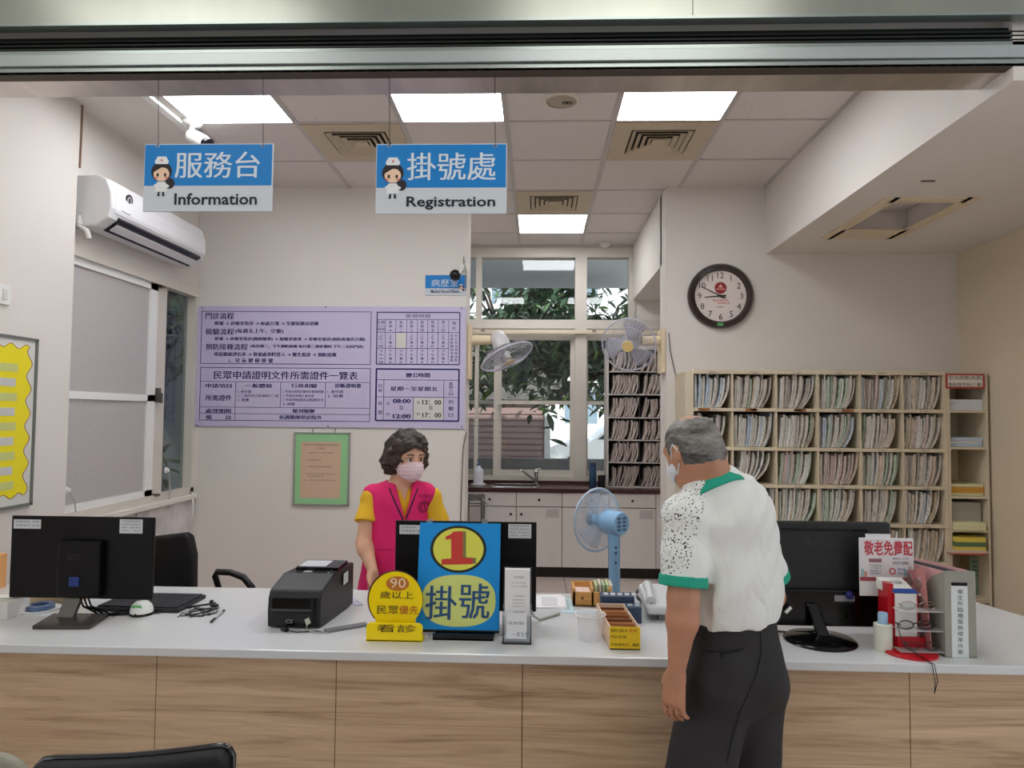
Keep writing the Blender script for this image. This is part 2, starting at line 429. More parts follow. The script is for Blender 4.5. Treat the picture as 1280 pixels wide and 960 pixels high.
# suction hooks on the window
for (px, py, l, y2) in ((83, 613, 'white suction hook with a hanging wire near the monitor, on the window screen', 640), (208, 588, 'white suction hook with a wire on the narrow window pane', 637)):
    c = at(px, py, X=XL+.0)
    t = thing('suction_hook', l, 'hook', c)
    MB().lathe([(.022, 0), (.02, .006), (.008, .012), (.008, .018), (.014, .02), (.0, .026)], c-V3((.003, 0, 0)), axis=(1, 0, 0), n=14).build('cup', whitem, t, smooth=40)
    e = at(px+(12 if px < 100 else 2), y2, X=XL+.03)
    MB().tube([c+V3((.02, 0, -.01)), (c+e)/2+V3((.02, 0, 0)), e], .003).build('wire', M('wire_grey', (170, 168, 166), .5), t)
t = MB().tube([at(240, 615, X=XL+.02), at(241.5, 630, X=XL+.06), at(240, 645, X=XL+.05), at(236, 655, X=XL+.02)], .006).build('cable', whitem)
tag(t, 'white cable bent down over the window sill corner', 'cable')

# ---------------------------------------------------------- alcove window
def wx(px): return at(px, 450, Y=YW).x
def wz(py): return at(690, py, Y=YW).z
struct('wall_alcove_back', MB().box(-1.0, 1.7, YW, YW+.2, 0, wz(602)).box(wx(786)+.03, 1.7, YW, YW+.2, wz(602), zt).box(-1.0, 1.0, YW, YW+.2, wz(310), zt), wallm)
w2 = MB()
w2.box(-1.0, 1.0, YW-.02, YW+.1, wz(322), wz(308))
w2.box(-1.0, 1.5, YW-.024, YW+.102, wz(411), wz(400))
w2.box(wx(594), wx(601), YW-.01, YW+.098, wz(400), wz(322))
w2.box(wx(718.5), wx(733), YW-.03, YW+.106, wz(602), wz(322))
w2.box(wx(786), wx(786)+.06, YW-.017, YW+.104, wz(602), wz(322))
w2.box(-1.0, 1.0, YW-.02, YW+.1, wz(603), wz(595.5))
w2.box(-1.0, wx(718), YW, YW+.012, wz(425), wz(417)).box(wx(733), wx(790), YW+.002, YW+.013, wz(425), wz(417))
w2o = struct('window_2', w2, framem, label='wide alcove window over the kitchen counter with a row of transom panes')
def sashx(x0, x1, y, rail=True, s=.03):
    m = MB().box(x0, x0+s, y, y+.03, wz(595.2), wz(420)).box(x1-s, x1, y, y+.03, wz(595.2), wz(420)).box(x0+s, x1-s, y+.002, y+.028, wz(595), wz(588)).box(x0+s, x1-s, y+.002, y+.028, wz(425), wz(420.2))
    if rail: m.box(x0+s, x1-s, y+.003, y+.027, wz(505.5), wz(501))
    return m.build('sash', framem, w2o)
sashx(wx(620)-.02, wx(719), YW+.02, s=.05); sashx(-.9, wx(627), YW+.066, s=.03); sashx(wx(733)+.002, wx(762), YW+.021, s=.015)
B(wx(593), wx(598), YW+.061, YW+.1, wz(595), wz(421)).build('sash_stile', framem, w2o)
glass = M('window_glass', (235, 240, 240), .02, trans=1, ior=1.4)
for a, b, z0, z1 in ((582, 594, 400, 322), (601, 718.5, 400, 322), (733, 786, 400, 322), (582, 593, 595, 420), (598, 620, 595, 420), (627, 718, 588, 505), (627, 718, 501, 425), (733, 760, 595, 505), (733, 760, 501, 425)):
    B(wx(a), wx(b), YW+.0565, YW+.0595, wz(z0), wz(z1)).build('pane', glass, w2o)
# curtain rail under the transom
t = thing('curtain_rail', 'cream curtain rail under the transom of the alcove window', 'rail', (0, YW-.05, wz(414)))
B(-.8, 1.45, YW-.07, YW-.035, wz(418), wz(413)).build('rail', M('rail_cream', (222, 208, 186), .5), t)
for px in (604, 742): B(wx(px)-.02, wx(px)+.02, YW-.075, YW-.034, wz(416), wz(412)).build('bracket', M('bracket_grey', (150, 142, 132), .5), t)
# ventilated cream end strip of the pillar
# ================================================================== OUTSIDE THE WINDOWS
asph = M('asphalt', (206, 204, 198), .9, var=.08)
struct('ground_outside', MB().box(-14, 14, 7.4, 36, -.3, -.05).box(-9, -2.95, 1.5, 7.4, -.3, -.05), asph, label='grey paved yard outside the windows')
eavem = M('concrete_eave', (228, 232, 242), .8, var=.04, vscale=2)
struct('roof_eave', B(-6, 6, 7.35, 10.2, 3.42, 3.58), eavem, label='pale concrete eave above the alcove window')
struct('wall_outside_low', B(-4, 4, 8.3, 8.45, -.05, at(690, 574, Y=8.3).z), M('render_grey', (150, 148, 150), .9, var=.1, vscale=4), label='low grey wall just outside the alcove window')
t = thing('garage', 'pinkish brown corrugated shed wall seen through the alcove window', 'shed', (-1.2, 12.2, -.05))
xa, xb, zb = at(560, 510, Y=12).x, at(688, 510, Y=12).x, at(690, 500, Y=12).z
shm = M('shed_metal', (176, 150, 148), .6)
B(xa, xb, 12.02, 13.0, -.05, zb).build('body', shm, t)
n = 16
for k in range(n):
    z0 = (zb-.15)*k/n
    B(xa, xb-.12, 12.0, 12.03, z0+.01, z0+(zb-.15)/n-.015).build('slat', shm, t)
B(xa-.5, at(705, 450, Y=13).x, 12.9, 13.4, zb, at(690, 404, Y=13).z).build('upper_wall', M('shed_upper', (118, 116, 112), .8), t)
B(xb-.1, xb, 11.97, 12.05, -.05, zb).build('post', whitem, t)
B(xa, xb+.1, 11.9, 13.1, zb, zb+.12).build('roof', M('shed_roof', (120, 118, 118), .7), t)
struct('wall_outside_left', B(-5.2, -5.0, 1, 12, -.05, 6.0), M('facade_grey', (92, 92, 98), .8, var=.1, vscale=3), label='grey facade outside the side window')
# far bright building and hedge
t = thing('apartment_block', 'bright distant white building behind the tree', 'building', (3, 30, 0))
B(-3, 14, 30, 34, -.05, 9).build('facade', M('far_white', (240, 240, 245), .8), t)
for k in range(4):
    for q in range(3): B(-2+k*3.2, -.6+k*3.2, 29.95, 30.05, 1.2+q*2.6, 2.6+q*2.6).build('window', M('far_window', (130, 150, 165), .2), t)
# parked car
def car(c, s):
    t = thing('parked_car', 'white parked car seen through the alcove window', 'car', c)
    cm = M('car_white', (240, 242, 246), .2, coat=.5)
    prof = [(-2.1, .35), (-2.15, .75), (-1.75, .92), (-1.0, .98), (-.45, 1.42), (.95, 1.45), (1.6, 1.0), (2.1, .9), (2.15, .4)]
    MB().prism(prof, c+V3((0, -.8, 0)), (s, 0, 0), (0, 0, s), (0, 1.6*s, 0)).build('body', cm, t, bevel=.07, seg=3)
    MB().prism([(-.85, 1.0), (-.4, 1.36), (.2, 1.38), (.2, 1.0)], c+V3((0, -.815, 0)), (s, 0, 0), (0, 0, s), (0, .02, 0)).prism([(.28, 1.0), (.28, 1.38), (.9, 1.38), (1.4, 1.0)], c+V3((0, -.815, 0)), (s, 0, 0), (0, 0, s), (0, .02, 0)).build('side_window', M('car_glass', (60, 70, 80), .1), t)
    for x in (-1.35, 1.35):
        wheel = MB().cyl(c+V3((x*s, -.84, .32*s)), c+V3((x*s, -.6, .32*s)), .32*s, n=24).build('wheel', M('tyre', (30, 30, 32), .8), t)
        MB().cyl(c+V3((x*s, -.86, .32*s)), c+V3((x*s, -.8, .32*s)), .19*s, n=12).build('rim', chrome, wheel)
    B(c.x-2.12*s, c.x-1.9*s, c.y-.83, c.y-.5, c.z+.62*s, c.z+.8*s).build('headlight', M('headlight', (220, 225, 230), .1), t)
car(V3((2.35, 18.0, -.05)), 1.0)
# the tree
def leaf_mesh(L, W):
    pts = [(0, 0, 0), (.25*L, W*.8, .02*L), (.55*L, W, 0), (.85*L, W*.5, -.08*L), (L, 0, -.16*L), (.85*L, -W*.5, -.08*L), (.55*L, -W, 0), (.25*L, -W*.8, .02*L)]
    mid = [(.25*L, 0, -.03*L), (.55*L, 0, -.04*L), (.85*L, 0, -.1*L)]
    v = pts+mid
    f = [(0, 8, 1), (1, 8, 9, 2), (2, 9, 10, 3), (3, 10, 4), (4, 10, 5), (5, 10, 9, 6), (6, 9, 8, 7), (7, 8, 0)]
    return v, f
lm = [M('leaf_dark', (58, 84, 62), .4, var=.25, vscale=5), M('leaf_mid', (96, 126, 86), .4, var=.2, vscale=5), M('leaf_light', (150, 190, 92), .4, var=.2, vscale=5), M('leaf_pale', (170, 186, 168), .4, var=.1, vscale=5)]
def tree(base, top, spread, nbr, nleaf, nbig, seed, label, L=.24, name='broadleaf_tree', fork=None, dk_=1.0):
    rnd = random.Random(seed)
    t = thing(name, label, 'tree', base)
    bark = M('bark', (74, 64, 56), .9, var=.2)
    mb = MB(); fork = base.lerp(top, .55) if fork is None else fork
    mb.tube([base, base.lerp(fork, .5)+V3((.08, 0, 0)), fork], [.13, .11, .09], n=8)
    mb.build('trunk', bark, t, smooth=60)
    bb = MB(); tips = []
    for k in range(nbr):
        e = top+V3((rnd.uniform(-1, 1)*spread[0], rnd.uniform(-1, 1)*spread[1], rnd.uniform(-1, .8)*spread[2]))
        m = fork.lerp(e, .5)+V3((0, 0, .25)); bb.tube([fork, m, e], [.05, .03, .008], n=5); tips += [(m, e)]
    bb.build('branch_network', bark, t)
    stuff = [MB() for _ in lm]; proto = {}
    spots = []
    for k in range(nleaf):
        m, e = rnd.choice(tips); p = m.lerp(e, rnd.uniform(.3, 1.1))+V3((rnd.gauss(0, .22), rnd.gauss(0, .2), rnd.gauss(0, .2)))
        spots.append((p, rnd.uniform(0, 6.28), rnd.uniform(-.2, 1.0), rnd.uniform(-.5, .5), rnd.uniform(.6, 1.25)))
    spots.sort(key=lambda s: s[0].y)
    for k, (p, a, b, r, s) in enumerate(spots):
        u = rnd.random()*dk_; mi = 0 if u < .5 else 1 if u < .85 else 2 if u < .93 else 3
        R = Matrix.Rotation(a, 4, 'Z') @ Matrix.Rotation(b, 4, 'Y') @ Matrix.Rotation(r, 4, 'X')
        if k < nbig:
            if mi not in proto:
                v, f = leaf_mesh(L, L*.17); o = MB().add(v, f).build('leaf', lm[mi], t, w=False); proto[mi] = o.data
            else:
                o = bpy.data.objects.new('leaf', proto[mi]); COL.objects.link(o); o.parent = t
            o.matrix_local = Matrix.Translation(p-base) @ R @ Matrix.Scale(s, 4)
        else:
            v, f = leaf_mesh(L*s, L*s*.17); stuff[mi].add([p+(R.to_3x3() @ V3(q)) for q in v], f)
    for mi, mb in enumerate(stuff):
        if mb.v: mb.build('foliage', lm[mi], t, kind='stuff')
    return t
tree(V3((2.7, 10.6, -.05)), at(668, 452, Y=9.9), (1.5, .7, .55), 34, 2600, 180, 3, 'leafy green tree just outside the alcove window', fork=V3((2.3, 10.4, 2.35)))
tree(V3((-4.3, 15.0, -.05)), V3((-4.2, 14.8, 4.2)), (1.7, .7, 1.7), 30, 2600, 0, 5, 'dark tree further back behind the left transom panes', L=.3, dk_=.6)
tree(V3((3.4, 15.0, -.05)), V3((3.3, 14.8, 4.4)), (1.6, .7, 1.6), 30, 2600, 0, 8, 'dark tree further back behind the right transom panes', L=.3, dk_=.6)
tree(V3((-.6, 15.0, -.05)), V3((-.4, 14.8, 4.3)), (1.6, .7, 1.6), 30, 2600, 0, 9, 'dark tree further back in the middle of the transom panes', L=.3, dk_=.6)
tree(V3((-3.6, 5.5, -.05)), V3((-3.5, 5.6, 1.15)), (.3, .6, .35), 10, 260, 0, 11, 'low green shrub outside the side window', L=.2, name='garden_shrub')
tree(V3((-3.7, 6.3, -.05)), V3((-3.4, 6.2, 2.55)), (.35, .5, .3), 8, 160, 0, 12, 'leafy branch hanging at the top of the side window', L=.24, name='garden_tree')
# ================================================================== SERVICE COUNTER
def wood_material(name, base, dark, scale=1.0):
    m = bpy.data.materials.new(name); m.use_nodes = True; nt = m.node_tree; N = nt.nodes; L = nt.links
    b = N['Principled BSDF']; b.inputs['Roughness'].default_value = .55
    tc = N.new('ShaderNodeTexCoord'); mp = N.new('ShaderNodeMapping'); mp.inputs['Scale'].default_value = (.55*scale, 1, 9*scale)
    L.new(tc.outputs['Object'], mp.inputs[0])
    n = N.new('ShaderNodeTexNoise'); n.inputs['Scale'].default_value = 2.2; n.inputs['Detail'].default_value = 8; n.inputs['Roughness'].default_value = .62; n.inputs['Distortion'].default_value = .9
    L.new(mp.outputs[0], n.inputs[0])
    mp2 = N.new('ShaderNodeMapping'); mp2.inputs['Scale'].default_value = (2*scale, 1, 90*scale); L.new(tc.outputs['Object'], mp2.inputs[0])
    n2 = N.new('ShaderNodeTexNoise'); n2.inputs['Scale'].default_value = 2; n2.inputs['Detail'].default_value = 4; L.new(mp2.outputs[0], n2.inputs[0])
    mx = N.new('ShaderNodeMath'); mx.operation = 'MULTIPLY_ADD'; mx.inputs[1].default_value = .35; L.new(n2.outputs['Fac'], mx.inputs[0]); L.new(n.outputs['Fac'], mx.inputs[2])
    r = N.new('ShaderNodeValToRGB'); e = r.color_ramp.elements
    e[0].position = .45; e[1].position = .88; e[0].color = (*lin(dark), 1); e[1].color = (*lin(base), 1)
    x = e.new(.62); x.color = (*lin(tuple((p*.6+q*.4) for p, q in zip(base, dark))), 1)
    L.new(mx.outputs[0], r.inputs[0]); L.new(r.outputs[0], b.inputs['Base Color'])
    bp = N.new('ShaderNodeBump'); bp.inputs['Strength'].default_value = .12; bp.inputs['Distance'].default_value = .003
    L.new(n2.outputs['Fac'], bp.inputs['Height']); L.new(bp.outputs[0], b.inputs['Normal'])
    return m
oakm = wood_material('oak_laminate', (216, 188, 156), (148, 118, 90))
topm = M('white_solid_surface', (212, 214, 217), .16, var=.015, vscale=3)
YF, YK = 2.36, 3.18
t = thing('service_counter', 'long white-topped service counter with oak wood front panels', 'counter', (0, 2.77, 0))
MB().prism([(-2.6, YF), (2.16, YF), (1.94, YK), (-2.6, YK)], (0, 0, CT-.03), (1, 0, 0), (0, 1, 0), (0, 0, .03)).build('worktop', topm, t, bevel=.004)
seams = [-2.6]+[at(px, 860, Y=YF+.04).x for px in (195, 420, 653)]
seams = seams[:1]+[seams[1]-.63]+seams[1:]+[.6, at(1137, 860, Y=YF+.04).x, 1.9, 2.1]
for a, b in zip(seams, seams[1:]):
    o = B(a+.0012, b-.0012, YF+.04, YF+.058, .08, CT-.03).build('front_panel', oakm, t, bevel=.001, seg=1)
B(-2.6, 2.1, YF+.058, YF+.075, .0, CT-.035).build('carcass', M('carcass_dark', (92, 72, 56), .7), t)
B(-2.6, 2.08, YF+.07, YF+.09, .0, .08).build('kickplate', M('kick_brown', (70, 54, 42), .6), t)
for x in (-1.95, -.68, .6, 1.88): B(x-.01, x+.01, YF+.075, YK-.1, 0, CT-.03).build('support_panel', M('panel_white', (220, 216, 210), .5), t)

# ================================================================== ALCOVE KITCHEN
YC = 6.67; KT = .845
doorm = M('cabinet_white', (226, 220, 216), .4, var=.02); gapm = M('cabinet_gap', (80, 70, 66), .8)
knobm = M('knob_dark', (60, 54, 50), .35, metal=.6)
kx = [at(px, 660, Y=YC).x for px in (586, 645, 702.5, 761, 820, 828)]
kx[0] = -.70
zd = at(700, 634, Y=YC).z
cl = ['white base cabinet at the left end of the kitchen counter, behind the metal rack', 'white base cabinet directly under the chrome tap', 'white base cabinet in the middle, behind the fan guard', 'white base cabinet right of the blue fan, with a small grey label', ]
for k in range(4):
    a, b = kx[k], kx[k+1]
    c = thing('base_cabinet', cl[k], 'cabinet', ((a+b)/2, YC+.2, 0), group='kitchen base cabinets')
    B(a+.001, b-.001, YC+.02, YW-.02, .1, KT-.04).build('body', gapm, c)
    d = B(a+.003, b-.003, YC, YC+.018, zd+.004, KT-.043).build('drawer', doorm, c, bevel=.002, seg=1)
    e = B(a+.003, b-.003, YC, YC+.018, .1, zd-.004).build('door', doorm, c, bevel=.002, seg=1)
    cx = (a+b)/2
    kn = lambda x, z, p: MB().lathe([(.006, 0), (.006, .012), (.013, .016), (.012, .024), (0, .026)], (x, YC, z), axis=(0, -1, 0), n=12).build('knob', knobm, p, smooth=40)
    kn(cx if k != 2 else a+.28, (zd+KT-.04)/2, d); kn(b-.05 if k % 2 == 0 else a+.05, zd-.07, e)
    if k in (1, 3):
        B(b-.155, b-.03, YC-.002, YC, zd-.1, zd-.02).build('label_plate', M('label_grey', (196, 190, 188), .6), e)
B(kx[4]+.002, 1.5, YC+.002, YC+.02, .1, KT-.043).build('filler_panel', doorm, bevel=.001)
tag(bpy.data.objects['filler_panel'], 'narrow white filler panel at the end of the base cabinets', 'panel')
B(kx[0], 1.5, YC+.03, YC+.05, 0, .1).build('kickboard', M('kick_black', (26, 20, 20), .4))
tag(bpy.data.objects['kickboard'], 'dark brown kickboard under the kitchen cabinets', 'kickboard')
wtm = M('brown_stone_worktop', (70, 44, 42), .25, var=.3, vscale=30)
w_ = thing('kitchen_worktop', 'dark brown stone worktop along the alcove window', 'worktop', (.3, 6.9, KT))
SX0, SX1 = at(617, 603, Y=6.9).x, at(672, 603, Y=6.9).x
MB().box(-.78, SX0, YC-.02, YW-.022, KT-.04, KT).box(SX1, 1.49, YC-.02, YW-.022, KT-.04, KT).box(SX0, SX1, YC-.02, YC+.08, KT-.04, KT).box(SX0, SX1, YW-.09, YW-.022, KT-.04, KT).build('slab', wtm, w_, bevel=.003)
MB().box(-.78, 1.49, YW-.04, YW-.022, KT, KT+.03).build('upstand', wtm, w_)
s_ = thing('kitchen_sink', 'stainless steel sink set in the brown worktop', 'sink', ((SX0+SX1)/2, 6.9, KT))
MB().box(SX0-.02, SX1+.02, YC+.06, YC+.09, KT-.002, KT+.004).box(SX0-.02, SX1+.02, YW-.1, YW-.07, KT-.002, KT+.004).box(SX0-.02, SX0+.012, YC+.06, YW-.07, KT-.002, KT+.004).box(SX1-.012, SX1+.02, YC+.06, YW-.07, KT-.002, KT+.004).build('rim', chrome, s_, bevel=.002)
MB().box(SX0, SX1, YC+.08, YW-.09, KT-.16, KT-.155).box(SX0, SX0+.004, YC+.08, YW-.09, KT-.16, KT).box(SX1-.004, SX1, YC+.08, YW-.09, KT-.16, KT).box(SX0, SX1, YC+.08, YC+.084, KT-.16, KT).box(SX0, SX1, YW-.094, YW-.09, KT-.16, KT).build('bowl', chrome, s_)
c = at(670, 601, Y=7.06); c.z = KT
f_ = thing('kitchen_tap', 'chrome mixer tap with its spout swung to the left over the sink', 'tap', c)
MB().lathe([(.03, 0), (.03, .01), (.02, .014), (.02, .1), (.024, .105), (.024, .13), (.015, .14), (0, .142)], c, n=16).build('body', chrome, f_, smooth=40)
e = at(650, 588, Y=7.0)
MB().tube([c+V3((-.01, 0, .04)), c+V3((-.06, -.02, .075)), c.lerp(V3((e.x, e.y, e.z)), .85)+V3((0, 0, .02)), e, e-V3((0, 0, .015))], .011, n=8).build('spout', chrome, f_, smooth=60)
MB().obox(c+V3((.02, 0, .15)), (.03, 0, .004), (0, .011, 0), (0, 0, .006)).build('lever', chrome, f_, bevel=.003)
# bottles and cup on the worktop
c = at(598, 601, Y=6.95); c.z = KT
b_ = thing('soap_bottle', 'white pump bottle with a blue top by the alcove window', 'bottle', c)
MB().lathe([(.05, 0), (.05, .12), (.045, .15), (.02, .175), (.018, .19)], c, n=20).build('body', M('bottle_white', (226, 228, 236), .3), b_, smooth=40)
MB().lathe([(.02, .19), (.02, .205), (.007, .21), (.007, .235), (.016, .238), (.014, .25), (0, .252)], c, n=14).build('pump', M('pump_blue', (70, 100, 140), .4), b_, smooth=40)
b2 = MB().lathe([(.075, .0), (.075, .008), (.07, .009), (.0, .009)], c, n=24).build('saucer', whitem, b_, smooth=40)
c = at(741, 609, Y=6.8); c.z = KT
b_ = thing('vacuum_flask', 'tall dark blue metal flask beside the file rack', 'bottle', c)
MB().lathe([(.034, 0), (.036, .01), (.036, .19), (.03, .2)], c, n=20).build('body', M('flask_blue', (52, 82, 116), .3, metal=.4), b_, smooth=40)
MB().lathe([(.031, .2), (.031, .235), (.028, .24), (0, .24)], c, n=20).build('cap', M('flask_cap', (40, 60, 92), .4), b_, smooth=40)
c = at(750, 609, Y=6.78); c.z = KT; c.x += .015
tag(MB().lathe([(.032, 0), (.04, .12), (.037, .12), (.03, .006), (0, .006)], c, n=20).build('dark_cup', M('cup_black', (30, 26, 28), .4), smooth=40), 'black tumbler beside the blue flask', 'cup')
# metal rack left
c = V3((-.60, 6.45, 0))
r_ = thing('towel_rack', 'grey metal wheeled rack at the left end of the kitchen cabinets', 'rack', c)
gm = M('rack_grey', (120, 118, 116), .35, metal=.7)
zr = at(600, 620, Y=6.45).z
rx0, rx1 = at(584, 620, Y=6.45).x, at(604, 620, Y=6.45).x
for x in (rx0, rx1): 
    for y in (6.3, 6.55): MB().cyl((x, y, 0.03), (x, y, zr), .012, n=8).build('post', gm, r_)
for z in (zr, zr-.05, zr-.3, .1): MB().tube([(rx0, 6.3, z), (rx1, 6.3, z), (rx1, 6.55, z), (rx0, 6.55, z)], .009, closed=True).build('rail', gm, r_)
B(rx0, rx1, 6.3, 6.55, zr-.012, zr-.006).build('tray', gm, r_)
MB().tube([(rx1, 6.3, zr), (rx1+.07, 6.28, zr-.07), (rx1, 6.3, zr-.08)], .008).build('handle', gm, r_)

# ================================================================== FILE SHELVES
creamm = M('shelf_cream', (216, 202, 176), .55, var=.06, vscale=5)
rust = M('shelf_rust', (150, 104, 66), .8, var=.3, vscale=30)
YS = 4.94
cols = [at(px, 466, Y=YS).x for px in (867, 915.5, 970, 1022, 1075, 1128, 1181)]
rows = [at(1022, py, Y=YS).z for py in (466, 513, 562, 608.5, 656, 703, 750)]+[.24, .0]
sh = thing('file_shelf', 'wide cream pigeonhole shelf packed with patient files under the clock', 'shelf', ((cols[0]+cols[-1])/2, YS+.17, 0))
x0, x1 = cols[0]-.0, cols[-1]
SD = YB-.004
B(x0-.06, x0+.0, YS+.0, SD, 0, rows[0]).build('side_panel', creamm, sh)
B(x1-.012, x1+.012, YS, SD, 0, rows[0]).build('side_panel', creamm, sh)
B(x0, x1, SD-.012, SD, 0, rows[0]).build('back_panel', M('shelf_back', (120, 108, 92), .8), sh)
for k, z in enumerate(rows):
    o = B(x0, x1, YS-.004, SD-.012, z-.012, z+.012 if k else z+.016).build('shelf_board', creamm, sh, bevel=.002, seg=1)
    if k == 1:
        for q in (.03, .36, .7, 1.03): B(x0+q, x0+q+.08, YS-.0055, YS-.003, z-.011, z+.010).build('rust_patch', rust, o)
    if k < 5:
        for q in range(6):
            xc = (cols[q]+cols[q+1])/2; B(xc-.03, xc+.03, YS-.0055, YS-.004, z-.006, z+.006).build('shelf_tag', M('tag_dirty', (190, 180, 165), .8, var=.5, vscale=90), o)
for q in range(1, 6):
    for k in range(len(rows)-2):
        B(cols[q]-.007, cols[q]+.007, YS+.002, SD-.012, rows[k+1]+.012, rows[k]-.012).build('divider', creamm, sh)

# bent files
def file_mesh(h, lean, th, d, wob):
    n = 7; L = []; R = []
    for i in range(n):
        t_ = i/(n-1); x = -lean*(1-t_)**2.6+wob*math.sin(t_*5)*.006; z = t_*h
        dx = 2.6*lean*(1-t_)**1.6/h; nl = math.hypot(1, dx); ox, oz = th/2/nl, -th/2*dx/nl
        L.append((x-ox, z-oz)); R.append((x+ox, z+oz))
    poly = L+R[::-1]
    zmin = min(p[1] for p in poly); poly = [(p[0], p[1]-zmin) for p in poly]
    return poly, d
def paper_edge(name, c, k):
    m = bpy.data.materials.new(name); m.use_nodes = True; nt = m.node_tree; N = nt.nodes; L = nt.links
    b = N['Principled BSDF']; b.inputs['Roughness'].default_value = .85
    tc = N.new('ShaderNodeTexCoord'); mp = N.new('ShaderNodeMapping'); mp.inputs['Scale'].default_value = (260, 3, 14); mp.inputs['Location'].default_value = (k*7.1, 0, 0)
    L.new(tc.outputs['Object'], mp.inputs[0]); n = N.new('ShaderNodeTexNoise'); n.inputs['Scale'].default_value = 1; n.inputs['Detail'].default_value = 3
    L.new(mp.outputs[0], n.inputs[0]); r = N.new('ShaderNodeValToRGB'); e = r.color_ramp.elements
    e[0].position = .34; e[1].position = .6
    e[0].color = (*[v*.52 for v in lin(c)], 1); e[1].color = (*lin(c), 1)
    L.new(n.outputs['Fac'], r.inputs[0]); L.new(r.outputs[0], b.inputs['Base Color']); return m
fm = [paper_edge('file_'+n_, c, k) for k, (n_, c) in enumerate((('grey', (226, 218, 206)), ('white', (240, 238, 232)), ('beige', (224, 206, 182)), ('pink', (222, 200, 194)), ('green', (198, 214, 194)), ('blue', (206, 218, 230)), ('dim', (190, 182, 172))))]
rnd = random.Random(21)
protos = {}
LEANS = (.0, .012, .024, .036, .05, .065, .08, .1, .125, .15)
def get_proto(li, th, tall):
    key = (li, th, tall)
    if key not in protos:
        poly, d = file_mesh((.205, .218, .23)[tall], LEANS[li], th, .26, 0)
        protos[key] = MB().prism(poly, (0, 0, 0), (1, 0, 0), (0, 0, 1), (0, d, 0))
    return protos[key]
pme = {}
rest = MB(); rest_by = {}
row_w = ['top', 'second', 'third', 'fourth', 'fifth']; col_w = ['first', 'second', 'third', 'fourth', 'fifth', 'sixth']
n_ind = 0
tint = {(0, 0): (5, 1, 0), (0, 2): (0, 2, 6), (0, 3): (0, 4, 0), (0, 4): (2, 0, 6), (0, 5): (2, 6, 0), (1, 1): (1, 5, 0), (1, 2): (2, 0, 1), (1, 3): (4, 5, 0), (1, 4): (2, 0, 4), (1, 5): (1, 0, 2), (2, 1): (1, 0, 1), (2, 2): (3, 3, 4), (2, 3): (3, 3, 2), (2, 4): (4, 0, 5), (2, 5): (2, 0, 6), (3, 1): (1, 0, 0), (3, 2): (1, 0, 2), (3, 3): (0, 1, 4), (3, 4): (4, 0, 1), (3, 5): (1, 2, 0)}
for k in range(6):
    for q in range(6):
        z0 = rows[k+1]+.0125; a, b = cols[q]+.009, cols[q+1]-.009
        pal = tint.get((k, q), (0, 6, 2)); wild = (k, q) == (2, 1)
        bx = a+.006; li = 4 if wild else rnd.choice((0, 0, 1, 2)); lmax = 9 if wild else rnd.choice((4, 5, 6))
        while True:
            th = rnd.choice((.008, .010, .012, .014)); frac = (bx-a)/(b-a-LEANS[lmax])
            want = int(frac*lmax+.6)
            if li < want and li < lmax: li += 1
            lean = LEANS[li]
            if bx+lean+th > b-.002: break
            tall = rnd.randrange(3); mb = get_proto(li, th, tall)
            mi = rnd.choice(pal+(0, 1)) if rnd.random() < .9 else rnd.randrange(7)
            loc = V3((bx+lean+th/2, YS+.012+rnd.uniform(0, .025), z0+.0005)); s = rnd.uniform(.97, 1.04)
            if k < 4 and n_ind < 299:
                key = (li, th, tall, mi)
                if key not in pme:
                    o = mb.build('patient_file', fm[mi], w=False); pme[key] = o.data
                else:
                    o = bpy.data.objects.new('patient_file', pme[key]); COL.objects.link(o)
                o.location = loc; o.scale = (1, 1, s)
                tag(o, 'bent paper patient file in the %s row, %s pigeonhole of the wide shelf' % (row_w[k], col_w[q]), 'file', 'files in %s row %s pigeonhole' % (row_w[k], col_w[q]))
                n_ind += 1
            else:
                r = rest_by.setdefault(mi, MB()); r.add([(p[0]+loc.x, p[1]+loc.y, p[2]*s+loc.z) for p in mb.v], mb.f)
            bx += th*math.sqrt(1+(1.3*lean/.19)**2)+.002
print('files individual', n_ind)
# grey metal file rack on the kitchen worktop
rx0, rx1 = at(760, 500, Y=6.85).x, 1.42
rz = [KT+.004]+[at(790, py, Y=6.85).z for py in (578.5, 550.5, 522.5, 493.5, 465, 437)]
rk = thing('file_rack', 'tall grey metal rack of old patient files on the kitchen worktop', 'shelf', ((rx0+rx1)/2, 6.95, KT))
rkm = M('rack_paint', (206, 202, 198), .5)
B(rx0-.015, rx0+.005, 6.83, 7.09, KT, rz[-1]+.03).build('side_panel', rkm, rk)
B(rx1, rx1+.02, 6.83, 7.09, KT, rz[-1]+.03).build('side_panel', rkm, rk)
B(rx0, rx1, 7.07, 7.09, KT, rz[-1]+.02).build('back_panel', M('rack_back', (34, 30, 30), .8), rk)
for k, z in enumerate(rz):
    B(rx0, rx1, 6.83, 7.07, z-.004, z+.007).build('shelf_board', rkm, rk)
xm = at(799.5, 500, Y=6.85).x
for k in range(len(rz)-1): B(xm-.004, xm+.004, 6.85, 7.07, rz[k]+.007, rz[k+1]-.004).build('divider', M('rack_dark', (70, 62, 60), .7), rk)
fm2 = paper_edge('file_old_grey', (226, 212, 204), 9); old = MB()
